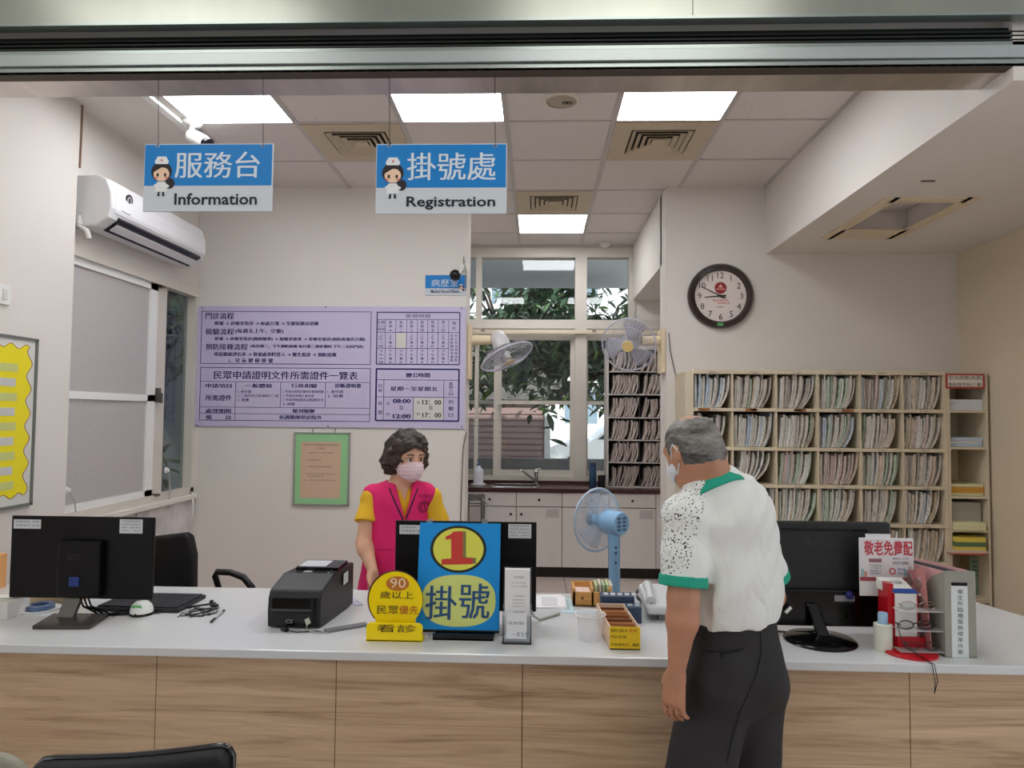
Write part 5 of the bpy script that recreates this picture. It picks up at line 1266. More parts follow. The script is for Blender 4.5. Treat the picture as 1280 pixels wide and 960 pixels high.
# --- navy organiser
a, b = cz(757, 779), cz(802, 779); hb = at(780, 750.5, Y=a.y).z-CT+.0
t = thing('desk_organizer', 'dark blue slotted desk organizer behind the card box', 'organizer', ((a.x+b.x)/2, a.y+.06, CT))
nv_ = M('plastic_navy', (58, 72, 98), .45)
B(a.x-.012, b.x, a.y, a.y+.06, CT, CT+hb*.72).build('lower_tier', nv_, t, bevel=.004); B(a.x-.012, b.x-.02, a.y+.06, a.y+.13, CT, CT+hb).build('upper_tier', nv_, t, bevel=.004)
for k in range(5):
    x = a.x+.0+k*.028; B(x, x+.017, a.y+.07, a.y+.09, CT+hb-.002, CT+hb+.006).build('white_tab', M('tab_white', (225, 228, 232), .5), t); B(x+.004, x+.021, a.y+.01, a.y+.03, CT+hb*.72-.002, CT+hb*.72+.004).build('pale_tab', M('tab_pale', (170, 178, 190), .5), t)
for k in range(4): B(b.x-.0, b.x+.0008, a.y+.01, a.y+.05, CT+.012+k*.018, CT+.018+k*.018).build('side_slot', blackm, t)

# --- wooden box
a, b = cz(716, 758), cz(763, 757); hb = .075; y1 = a.y+.14
t = thing('wooden_box', 'small light wooden box with two compartments near the back of the counter', 'box', ((a.x+b.x)/2, a.y+.06, CT))
wdm = wood_material('pine_box', (226, 170, 98), (196, 134, 70), 3)
B(a.x, b.x, a.y, a.y+.01, CT+.002, CT+hb*.8).build('front_wall', wdm, t); B(a.x, b.x, y1-.01, y1, CT+.002, CT+hb).build('back_wall', wdm, t); B(a.x, a.x+.01, a.y, y1, CT+.002, CT+hb).build('side_wall', wdm, t); B(b.x-.01, b.x, a.y, y1, CT+.002, CT+hb).build('side_wall', wdm, t)
xm3 = a.x+(b.x-a.x)*.52; B(xm3-.004, xm3+.004, a.y, y1, CT+.002, CT+hb).build('divider', wdm, t); B(a.x, b.x, a.y, y1, CT+.0015, CT+.006).build('bottom', wdm, t)
MB().lathe([(.006, 0), (.006, .001), (0, .001)], (a.x+.04, a.y-.0005, CT+.035), axis=(0, -1, 0), n=12).build('knot', M('knot_brown', (120, 70, 36), .6), t)
t2 = thing('note_bundle', 'pink and green folded notes inside the wooden box', 'notes', ((a.x+b.x)/2, a.y+.07, CT+.007))
B(a.x+.013, xm3-.007, a.y+.015, y1-.015, CT+.007, CT+.052).build('pink_note', M('note_pink', (232, 206, 196), .7), t2)
for k in range(5): MB().obox((xm3+.018+k*.016, a.y+.07, CT+.046+.004*(k % 2)), (.005, 0, .002), (0, .05, 0), (-.001, 0, .038)).build('green_note', M('note_green%d' % (k % 3), ((190, 206, 160), (214, 206, 190), (170, 190, 150))[k % 3], .7), t2)
# --- papers under it
a, b = cz(704, 766), cz(757, 767); t = thing('document_tray', 'pale blue paper pad under the wooden box', 'paper', ((a.x+b.x)/2, a.y+.1, CT))
# pad lies in front of and left of the box
MB().prism([(a.x-.005, a.y), (b.x, a.y-.002), (b.x, a.y+.03), (a.x+.045, a.y+.034), (a.x+.045, a.y+.22), (a.x-.015, a.y+.22)], (0, 0, CT), (1, 0, 0), (0, 1, 0), (0, 0, .0014)).build('pad', M('pad_blue', (196, 222, 232), .6), t)
mb = MB()
for k in range(14): mb.box(a.x-.006, a.x+.03, a.y+.04+k*.012, a.y+.043+k*.012, CT+.0015, CT+.0017)
mb.build('ruled_print', tinyink, t)
a, b = cz(671, 761), cz(704, 745); t = thing('paper_sheets', 'white printed sheets lying beside the middle monitor', 'paper', ((a.x+b.x)/2, a.y+.08, CT))
for k in range(3): MB().obox(((a.x+b.x)/2-.004*k, a.y+.1+.003*k, CT+.001+k*.0021), (.065, .004*k, 0), (-.004*k, .1, 0), (0, 0, .0009)).build('sheet', paperm, t)
mb = MB()
for k in range(9): mb.box(a.x+.02, b.x-.03, a.y+.03+k*.016, a.y+.033+k*.016, CT+.0063, CT+.0065)
mb.build('ruled_print', tinyink, t)

# --- telephone
c = cz(826, 775)
t = thing('desk_telephone', 'light grey desk telephone with a coiled cord beside the standing man', 'telephone', c)
tel = M('phone_grey', (206, 208, 210), .4)
x0, x1, ya, yb = c.x-.06, c.x+.12, c.y-.03, c.y+.2
MB().prism([(0, .025), (.0, .06), (.06, .075), (.22, .10), (.23, .05), (.1, .03)], (x0, ya, CT), (0, 1, 0), (0, 0, 1), (x1-x0, 0, 0)).build('body', tel, t, bevel=.012, seg=3)
B(x0+.05, x1-.02, ya+.02, ya+.05, CT, CT+.04).build('foot', M('phone_dark', (120, 122, 124), .5), t); B(x0+.03, x1-.02, ya+.14, ya+.18, CT, CT+.05).build('foot', M('phone_dark', (120, 122, 124), .5), t)
hs = [V3((x0+.02, ya+.02, CT+.075)), V3((x0+.026, ya+.10, CT+.094)), V3((x0+.03, ya+.18, CT+.10))]
MB().tube(hs, [.02, .015, .02], n=12).build('handset', tel, t, smooth=60)
p0 = at(800, 750, Y=3.05); arc = []
A_ = [cz(796, 752)+V3((0, 0, .03)), cz(800, 745)+V3((0, 0, .05)), cz(815, 742)+V3((0, 0, .06)), cz(832, 744)+V3((0, 0, .06)), cz(838, 750)+V3((0, 0, .05)), hs[0]+V3((.03, 0, -.02))]
A_ = [hs[0]+V3((0, .0, -.01)), cz(806, 762)+V3((0, 0, .03)), cz(797, 756)+V3((0, 0, .03)), cz(796, 750)+V3((0, 0, .035)), cz(806, 747)+V3((0, 0, .04)), cz(822, 748)+V3((0, 0, .05)), cz(834, 750)+V3((0, 0, .06))]
pts = []; N_ = 190
for k in range(N_):
    u_ = k/(N_-1)*(len(A_)-1); i_ = min(int(u_), len(A_)-2); fr_ = u_-i_
    P0, P1, P2, P3 = A_[max(0, i_-1)], A_[i_], A_[i_+1], A_[min(len(A_)-1, i_+2)]
    q = .5*((2*P1)+(P2-P0)*fr_+(2*P0-5*P1+4*P2-P3)*fr_**2+(-P0+3*P1-3*P2+P3)*fr_**3)
    pts.append(q+V3((0, .007*math.cos(k*1.25), .007*math.sin(k*1.25))))
MB().tube(pts, .0028, n=5).build('coiled_cord', M('cord_dark', (90, 92, 96), .5), t)

# --- right monitor
Y = 2.66; tl = .0
a, b = at(930, 651, Y=Y), at(1116, 783, Y=Y)
t = thing('computer_monitor', 'large black monitor seen from behind on the right, beside the flyer', 'monitor', ((a.x+b.x)/2, 2.6, CT), group='monitors')
dx_ = b.x-a.x
yawm = math.radians(-3)
B(a.x, b.x, Y, Y+.03, b.z+.02, a.z).build('back_shell', M('monitor_dark', (30, 31, 33), .38), t, bevel=.008)
B(a.x+.01, b.x-.01, Y+.03, Y+.036, b.z+.03, a.z-.01).build('screen', M('screen_glass', (20, 22, 28), .15), t)
z1 = at(1000, 735, Y=Y).z
B(a.x+.03, b.x-.03, Y-.02, Y, b.z+.0, z1).build('rear_housing', blackm, t, bevel=.006)
zs_ = at(1000, 662, Y=Y).z; B(a.x+.03, b.x-.09, Y-.002, Y+.001, zs_-.005, zs_+.005).build('vent_slot', blackm, t)
MB().tpx('ASUS', 1005, 675.5, 1040, 682.5, Y-.0012).build('lettering', M('logo_dark', (62, 62, 64), .25), t)
p, q = at(1043, 744, Y=Y-.02), at(1068, 752, Y=Y-.02); B(p.x, q.x, Y-.0215, Y-.02, q.z, p.z).build('port_label', M('label_silver', (150, 150, 156), .5), t); p = at(1062, 744, Y=Y-.03); MB().ell(p, (.016, .012, .016), 12, 8).build('plug', M('plug_blue2', (34, 38, 110), .4), t, smooth=60)
c = cz(1025, 801)
MB().lathe([(.125, 0), (.125, .004), (.118, .01), (.05, .018), (0, .02)], c, n=40).build('stand_base', blackm, t, smooth=40)
MB().obox((at(1024, 785, Y=2.6).x, 2.61, CT+.06), (.022, 0, 0), (0, .012, 0), (-.012, .03, .06)).build('stand_neck', blackm, t, bevel=.006)
k_ = at(983, 763, Y=2.55)
MB().tube([cz(982, 790)+V3((-.1, 0, .005)), cz(985, 792)+V3((0, 0, .006)), cz(1020, 797)+V3((0, 0, .024)), cz(1045, 790)+V3((0, 0, .05)), at(1060, 770, Y=Y-.03)], .0035, n=6).build('cable', blackm, t)
q0, q1 = at(982, 766, Y=2.62), at(989, 759, Y=2.62); MB().cyl(q0, q1, .006, n=8).build('cable_tag', whitem, t)

# --- flyer
Y = 2.60; a, b = at(1073.5, 672, Y=Y), at(1145, 745, Y=Y)
t = thing('event_flyer', 'colourful flyer with large red lettering taped to the right monitor', 'flyer', ((a.x+b.x)/2, Y, b.z))
B(a.x, at(1142, 700, Y=Y).x, Y, Y+.001, at(1100, 745, Y=Y).z, a.z).build('white_sheet', paperm, t)
zr, zg = at(1100, 727, Y=Y).z, at(1100, 722, Y=Y).z
B(a.x+.002, at(1141, 700, Y=Y).x, Y-.0006, Y, zr, a.z-.004).build('printed_sheet', M('flyer_print', (224, 218, 222), .6, var=.06, vscale=14), t)
p, q = at(1075, 721, Y=Y), at(1141, 727, Y=Y); B(p.x, q.x, Y-.0012, Y-.0006, q.z, p.z).build('footer_band', M('flyer_maroon', (168, 80, 86), .6), t)
mb = MB(); mb.tpx('敬老免費配', 1080, 675.5, 1141, 695, Y-.0016, .018); mb.build('lettering', M('flyer_red', (196, 52, 66), .6), t)
mb = MB(); mb.tpx('[四月活動]', 1116, 701.5, 1136, 706.5, Y-.0014); mb.tpx('報名自 112 年', 1116, 697, 1136, 700, Y-.0014)
for k, s_ in enumerate(('符合資格長者', '六十五歲以上', '設籍本鄉滿一年', '檢附證件')): mb.tpx(s_, 1087, 705.5+3.3*k, 1102, 708+3.3*k, Y-.0014)
mb.build('lettering', M('flyer_ink', (80, 90, 110), .6), t)
p, q = at(1086, 698, Y=Y), at(1102, 703, Y=Y); B(p.x, q.x, Y-.0012, Y-.0006, q.z, p.z).build('pill_label', M('flyer_mauve', (150, 100, 116), .6), t)
p = at(1115.5, 714, Y=Y); MB().lathe([(.012, .0012), (.008, .0012), (.008, .0006), (.012, .0006), (.012, .0012)], (p.x, Y, p.z), axis=(0, -1, 0), n=20, caps=False).build('emblem', M('flyer_red', (196, 52, 66), .6), t)
mb = MB(); mb.tpx('衛生局', 1122, 710, 1131, 713.5, Y-.0014); mb.tpx('衛生所 關心您', 1122, 715, 1136, 718.5, Y-.0014); mb.build('lettering', M('flyer_blue', (50, 90, 160), .6), t)
for px, c3 in ((1078, 0), (1082, 1), (1137, 2), (1132, 0)):
    p, q = at(px-2, 708+(px % 3)*3, Y=Y), at(px+2, 721, Y=Y); B(p.x, q.x, Y-.0011, Y-.0006, q.z, p.z).build('town_drawing', M('flyer_art%d' % c3, ((150, 186, 190), (206, 150, 130), (190, 170, 176))[c3], .6), t)
p, q = at(1113, 669, Y=Y+.002), at(1082, 690, Y=Y+.002); B(q.x, p.x, Y+.0015, Y+.0025, q.z, p.z+.004).build('second_sheet', M('paper_second', (226, 228, 234), .8), t)
MB().obox((at(1100, 705, Y=Y+.03).x, Y+.028, a.z-.06), (.03, 0, 0), (0, .026, 0), (0, 0, .006)).build('tape_mount', M('tape_clear', (150, 154, 158), .3), t)

# --- red glasses stand
Y = 2.47; a, b = cz(1109, 822), cz(1164, 822)
xa, xb = at(1106, 740, Y=Y+.05).x, at(1148, 740, Y=Y+.05).x
t = thing('glasses_stand', 'red and white acrylic stand for public reading glasses', 'glasses stand', ((xa+xb)/2, Y+.03, CT))
rd = M('acrylic_red', (190, 20, 34), .25)
c = V3((at(1136, 815, Z=CT).x, Y, CT)); MB().lathe([(.085, 0), (.085, .006), (.082, .008), (0, .008)], c, n=36).build('base', rd, t, smooth=40)
zt6 = at(1128, 742, Y=Y+.02).z; xw0, xw1 = at(1119, 770, Y=Y+.02).x, at(1148, 770, Y=Y+.02).x
B(xw0-.002, xw1+.002, Y+.022, Y+.09, CT+.008, zt6+.0).build('post', rd, t, bevel=.002)
B(xw0, xw1-.006, Y+.018, Y+.022, CT+.05, zt6-.0).build('white_front', whitem, t)
MB().add([(xw0, Y+.022, zt6), (xw1, Y+.022, zt6), (xw1-.02, Y+.09, zt6+.04), (xw0-.03, Y+.09, zt6+.04), (xw0-.03, Y+.09, zt6-.0), (xw1-.02, Y+.09, zt6-.0)], [(0, 1, 2, 3), (0, 3, 4), (1, 5, 2), (2, 5, 4, 3), (0, 4, 5, 1)]).build('sloped_top', whitem, t)
MB().add([(xw0-.003, Y+.02, zt6+.002), (xw1+.002, Y+.02, zt6+.002), (xw1-.004, Y+.038, zt6+.0125), (xw0-.01, Y+.038, zt6+.0125)], [(0, 1, 2, 3)]).build('blue_stripe', M('stripe_blue', (40, 76, 150), .5), t, solid=.002)
MB().text('老花眼鏡', ((xw0+xw1)/2-.014, Y+.0655, zt6+.0275), w=.045, h=.014, right=(1, 0, 0), up=(0, .86, .5)).build('lettering', M('flyer_ink', (80, 90, 110), .6), t)
B(xa, xw0, Y+.03, Y+.1, CT+.008, zt6+.03).build('side_wing', rd, t)
B(xw0+.002, xw1+.02, Y+.012, Y+.016, CT+.008, CT+.05).build('lower_front', rd, t)
shz = [at(1130, py, Y=Y-.01).z for py in (762, 786, 812)]
for z in shz: B(xw0-.01, xw1+.055, Y-.035, Y+.016, z-.002, z+.001).build('clear_shelf', M('shelf_clear', (225, 225, 228), .2, alpha=.4), t)
def glasses(name, label, c, w_, frame_m, lens_m, rim=.0018, cord=False):
    t = thing(name, label, 'glasses', c)
    for s in (-1, 1):
        lc = c+V3((s*w_*.27, 0, .014)); MB().tube(ring(lc, (w_*.21, 0, 0), (0, 0, .014), 20), rim, n=5, closed=True).build('rim', frame_m, t)
        MB().add([p for p in ring(lc, (w_*.2, 0, 0), (0, 0, .0135), 20)], [tuple(range(20))]).build('lens', lens_m, t, solid=.001)
        MB().tube([c+V3((s*w_*.48, 0, .018)), c+V3((s*w_*.5, .01, .018)), c+V3((s*w_*.3, .028, .006))], rim*1.1, n=5).build('temple', frame_m, t)
    MB().tube([c+V3((-w_*.06, 0, .018)), c+V3((0, -.003, .022)), c+V3((w_*.06, 0, .018))], rim, n=5).build('bridge', frame_m, t)
    if cord:
        e = [c+V3((-w_*.5, .0, .018)), c+V3((-w_*.48, -.02, -.03)), V3((c.x-.03, c.y-.03, CT+.02)), V3((c.x-.0, YF-.006, CT+.002)), V3((c.x+.006, YF-.012, CT-.05)), V3((c.x+.004, YF-.01, CT-.09))]
        MB().tube(e, .0016, n=5).build('neck_cord', blackm, t); MB().tube([q+V3((.008, .0, 0)) for q in e[1:-1]]+[e[-1]], .0014, n=5).build('neck_cord', blackm, t)
    return t
lensm = M('lens_clear', (235, 238, 240), .03, trans=1, ior=1.1)
gx = (xw0+xw1)/2+.02
glasses('reading_glasses', 'thin golden rimless reading glasses on the top rung of the red stand', V3((gx-.005, Y-.022, shz[0]+.003)), .12, M('frame_gold', (150, 120, 110), .3, metal=.6), lensm, .0012)
glasses('reading_glasses', 'black framed reading glasses with a hanging cord on the middle rung', V3((gx-.012, Y-.022, shz[1]+.003)), .125, blackm, lensm, .0022, cord=True)
glasses('reading_glasses', 'dark reading glasses on the lowest rung of the red stand', V3((gx+.005, Y-.022, shz[2]+.003)), .12, M('frame_dark', (50, 46, 44), .3), lensm, .0014)
# --- glue
c = cz(1104, 812)
t = thing('glue_tub', 'white round pot with a pale blue glue stick standing in it', 'glue pot', c)
MB().lathe([(.029, 0), (.03, .004), (.03, .088), (.027, .09), (.0, .09)], c, n=28).build('pot', M('pot_ivory', (226, 228, 214), .4), t, smooth=40)
p = c+V3((-.0, .0, .09)); MB().lathe([(.016, 0), (.016, .035), (.014, .038), (0, .038)], p, n=16).build('stick', M('stick_blue', (160, 196, 230), .35), t, smooth=40)
# --- white shell things
c = cz(1174, 812); t = thing('white_saucer', 'small white oval dish leaning between the red stand and grey file box', 'dish', c)
MB().ell(c+V3((0, .02, .022)), (.032, .02, .02), 20, 10, Matrix.Rotation(.4, 3, 'Y')).build('body', M('dish_white', (228, 232, 232), .25), t, smooth=60)

# --- grey magazine file and binders
a, b = cz(1182, 822), cz(1220, 822); Yg = a.y; zg = at(1200, 715, Y=Yg).z
t = thing('magazine_file', 'grey magazine file box with a vertical paper title strip', 'file box', ((a.x+b.x)/2, Yg+.1, CT))
gm2 = M('box_greygreen', (150, 150, 140), .55)
def back_x(y): return -.03*(y-Yg)/.24
B(a.x, b.x, Yg, Yg+.004, CT, zg).build('spine', gm2, t, bevel=.001)
D = .25
for xx in (a.x, b.x-.003):
    MB().prism([(Yg+.004, CT), (Yg+D, CT), (Yg+D, CT+.1), (Yg+.07, zg-.03), (Yg+.004, zg)], (xx, 0, 0), (0, 1, 0), (0, 0, 1), (.003, 0, 0)).build('side_wall', gm2, t)
B(a.x, b.x, Yg, Yg+D, CT, CT+.003).build('bottom', gm2, t)
MB().tube([(a.x+.002, Yg+.002, zg), (b.x-.002, Yg+.002, zg)], .003).build('top_edge', gm2, t)
p, q = at(1188.5, 732, Y=Yg), at(1211, 822, Y=Yg); B(p.x, q.x, Yg-.0008, Yg, CT+.001, p.z).build('title_strip', M('strip_paper', (214, 220, 220), .7), t)
p2, q2 = at(1189, 728, Y=Yg), at(1209, 732.5, Y=Yg); B(p2.x, q2.x, Yg-.0008, Yg, q2.z, p2.z).build('finger_slot', blackm, t)
mb = MB()
for k, ch in enumerate('衛生所臨櫃服務標準作業'): mb.tpx(ch, 1197, 736.5+7.55*k, 1204, 742.5+7.55*k, Yg-.0012)
mb.build('lettering', M('ink_grey', (84, 90, 90), .7), t)
Yb = Yg+.02
xs0 = a.x-.09
t = thing('pink_binder', 'pink ring binder lying on edge left of the grey file box', 'binder', (a.x-.05, Yg+.2, CT))
bk = M('binder_pink', (222, 170, 172), .5); zn_, zf_ = zg+.0, at(1146, 694, Y=Yg+.44).z
def bslab(x, th, ya_, yb_, dz, name, m):
    MB().prism([(Yg+ya_, CT+.004), (Yg+yb_, CT+.004), (Yg+yb_, zf_+dz), (Yg+ya_, zn_+dz)], (x, 0, 0), (0, 1, 0), (0, 0, 1), (th, 0, 0)).build(name, m, t)
bslab(b.x-.088, .004, .02, .44, -.004, 'cover', bk); bslab(b.x-.012, .004, .02, .44, .0, 'cover', bk)
bslab(b.x-.080, .022, .04, .42, -.02, 'papers', paperm); bslab(b.x-.05, .03, .03, .43, -.008, 'dark_divider', M('binder_dark', (50, 48, 56), .6))
xc_ = a.x-.03; mb = MB()
t = thing('bubble_folder', 'translucent plastic folder with pink round bubbles beside the grey file box', 'folder', (xc_, Yg+.15, CT))
MB().prism([(Yg+.02, CT), (Yg+.26, CT), (Yg+.26, zg-.06), (Yg+.06, zg-.002)], (xc_-.004, 0, 0), (0, 1, 0), (0, 0, 1), (.003, 0, 0)).build('sheet', M('folder_clear_pink', (196, 130, 128), .35), t)
for r in range(4):
    for k in range(3):
        mb = MB(); mb.lathe([(.021, 0), (.018, .004), (0, .005)], (xc_-.004, Yg+.075+.055*k+.02*(r % 2), CT+.06+.055*r), axis=(-1, 0, 0), n=18); mb.build('bubble', M('bubble_grey', (150, 120, 116), .4), t, smooth=40)
MB().tube(ring((xc_-.02, Yg+.05, CT+.12), (0, .05, 0), (0, 0, .075), 20, -1.2, 1.4, closed=False), .004, n=6).build('handle', M('handle_clear', (206, 206, 206), .25), t, smooth=60)

# ================================================================== BLUE STANDING FAN, CHAIRS
c = at(768, 735, Y=3.78)
t = thing('standing_fan', 'light blue pedestal fan seen from behind in front of the kitchen cabinets', 'fan', (c.x, 3.78, 0))
fb = M('fan_blue', (140, 184, 222), .4)
zh5 = at(768, 655, Y=3.78).z
MB().lathe([(.19, 0), (.19, .012), (.17, .03), (.05, .05), (.035, .06)], (c.x, 3.78, 0), n=32).build('base', fb, t, smooth=40)
MB().cyl((c.x, 3.78, .05), (c.x-.0, 3.78, zh5-.1), .033, .03, n=20).build('pole', fb, t, smooth=40)
MB().tube([(c.x, 3.78, zh5-.12), (c.x-.005, 3.78, zh5-.06), (c.x-.01, 3.8, zh5-.01)], [.032, .034, .03], n=12).build('neck', fb, t, smooth=60)
for dz in (.12, .15, .2): MB().lathe([(.006, 0), (.005, .004), (0, .004)], (c.x+.004, 3.78-.031, zh5-dz), axis=(0, -1, 0), n=10).build('screw', M('screw_black', (30, 30, 34), .4), t)
hc = at(736, 657, Y=3.98)
ax = V3((hc.x-c.x-.07, .16, .01)).normalized()
hub = at(748, 655, Y=3.9)
cagem = M('fan_cage_blue', (176, 196, 216), .4)
x_, y_, d_ = frame(ax)
cc = V3((hub.x-.03, 3.93, zh5)); 
ax = V3((-.62, .78, .0)).normalized()
mpos = V3((c.x+.0, 3.79, zh5+.005)); cc = mpos+ax*.13
fan_head(t, cc, ax, .172, M('fan_blade_blue', (190, 206, 226), .3, alpha=.25), cagem, cagem, .05, fb, nrib=60, depth=.08, rib=.0011)
MB().lathe([(.058, -.055), (.066, -.04), (.066, .05), (.052, .075)], mpos, axis=ax, n=24).build('motor_shell', fb, t, smooth=40)
for s in (-1, 1):
    for k in range(4): MB().obox(mpos-ax*.056+V3((0, 0, .03-.02*k))+V3(ax).cross(V3((0, 0, 1)))*.02*s, V3(ax).cross(V3((0, 0, 1)))*.012, ax*.002, V3((0, 0, .006))).build('rear_vent', M('vent_blue_dark', (86, 110, 136), .5), t)

def office_chair(label, back, seat_z, arm):
    t = thing('office_chair', label, 'chair', (back[0].x, 3.9, 0)); return t
Yc = 3.72
a, b = at(150, 668, Y=Yc), at(244, 735, Y=Yc)
ch = thing('office_chair', 'black office chair with an armrest behind the left end of the counter', 'chair', (-1.95, 3.75, 0))
fab = M('chair_black', (18, 17, 20), .7, bump=.1, bscale=200)
xr, zt8 = at(241, 670, Y=Yc).x, at(238, 667, Y=Yc).z; xl8 = xr-.46
pts = [(xl8+.02, .52), (xr+.01, .52), (xr+.005, zt8-.12), (xr-.02, zt8-.015), (xr-.05, zt8+.0), (xl8+.1, zt8-.04), (xl8+.03, zt8-.1)]
MB().prism(pts, (0, Yc, 0), (1, 0, 0), (0, 0, 1), (0, .07, 0)).build('backrest', fab, ch, bevel=.02, seg=3)
MB().box(xl8+.02, xr+.08, Yc-.42, Yc-.0, .44, .52).build('seat', fab, ch, bevel=.03, seg=3)
xa8, xb8, za8 = at(264, 716, Y=Yc-.2).x, at(316, 735, Y=Yc-.2).x, at(280, 715, Y=Yc-.2).z
for dx in (0, -.55):
    MB().tube([(xa8+.06+dx, Yc-.2, .5), (xa8+.055+dx, Yc-.2, za8-.12), (xa8+.02+dx, Yc-.2, za8-.02), (xa8+.03+dx, Yc-.2, za8), (xa8+.1+dx, Yc-.2, za8-.002), (xb8-.05+dx, Yc-.2, za8-.025), (xb8-.005+dx, Yc-.2, za8-.075), (xb8+dx, Yc-.2, za8-.15), (xb8-.02+dx, Yc-.2, .5)], [.012, .014, .016, .016, .016, .017, .018, .018, .014], n=10).build('armrest', M('arm_black', (24, 22, 24), .35), ch, smooth=60)
xm8 = (xl8+xr)/2
MB().box(xl8+.1, xr+.25, Yc-.25, Yc-.2, .47, .5).build('arm_bar', darkm, ch)
MB().cyl((xm8, Yc-.2, .08), (xm8, Yc-.2, .45), .03).build('gas_lift', darkm, ch)
for k in range(5):
    q = 2*math.pi*k/5; e = V3((xm8+.27*math.cos(q), Yc-.2+.27*math.sin(q), .06)); MB().tube([(xm8, Yc-.2, .1), e], [.025, .016], n=8).build('base_leg', darkm, ch)
    MB().cyl(e+V3((0, -.02, -.032)), e+V3((0, .02, -.032)), .028, n=14).build('castor', blackm, ch)
# foreground chair
Yk = 1.56
t = thing('waiting_chair', 'black chair back with a glossy rim in the foreground before the counter', 'chair', (-.88, 1.4, 0))
top = [at(px, py, Y=Yk) for px, py in ((48, 956), (56, 949), (70, 947.5), (120, 946.5), (160, 945), (200, 941.5), (240, 937), (268, 933.5), (280, 933), (287, 936), (291, 944))]
pts = [(p.x, p.z) for p in top]; pts = [(pts[0][0]+.01, .47)]+pts+[(pts[-1][0]-.005, .47)]
MB().prism(pts, (0, Yk, 0), (1, 0, 0), (0, 0, 1), (0, -.045, 0)).build('backrest', fab, t, bevel=.012, seg=3)
MB().tube([(p[0], Yk+.0, p[1]) for p in pts], .008, n=8).build('rim', M('chair_gloss', (20, 18, 22), .12, coat=.6), t, smooth=60)
xs = [p[0] for p in pts]; xl9, xr9 = min(xs), max(xs)
MB().box(xl9+.01, xr9-.01, Yk-.47, Yk-.03, .41, .47).build('seat', fab, t, bevel=.02, seg=3)
for x in (xl9+.03, xr9-.03):
    for y in (Yk-.05, Yk-.42): MB().cyl((x, y, 0), (x, y, .42), .013, n=10).build('leg', chrome, t)
# pale chair at the picture edge
c = at(8, 945, Y=1.62)
t = thing('pale_chair', 'pale beige rounded chair back at the lower left edge of the picture', 'chair', (c.x-.15, 1.5, 0))
pm2 = M('chair_beige', (150, 146, 132), .55)
w9 = .22; xc9 = at(44, 945, Y=1.62).x-w9; zt9 = at(8, 935, Y=1.62).z
pts = [(xc9+w9*math.copysign(abs(math.cos(q))**.4, math.cos(q)), zt9-.07+.07*math.sin(q)) for q in [math.pi*k/20 for k in range(21)]]+[(xc9-w9+.02, .5), (xc9+w9-.02, .5)]
MB().prism(pts, (0, 1.62, 0), (1, 0, 0), (0, 0, 1), (0, -.03, 0)).build('backrest', pm2, t, bevel=.012, seg=3)
MB().box(xc9-w9, xc9+w9, 1.17, 1.6, .42, .46).build('seat', pm2, t, bevel=.015)
for x in (xc9-w9+.04, xc9+w9-.04):
    for y in (1.22, 1.55): MB().cyl((x, y, 0), (x, y, .43), .014, n=10).build('leg', chrome, t)
    MB().box(x-.015, x+.015, 1.585, 1.6, .44, .55).build('back_strut', chrome, t)
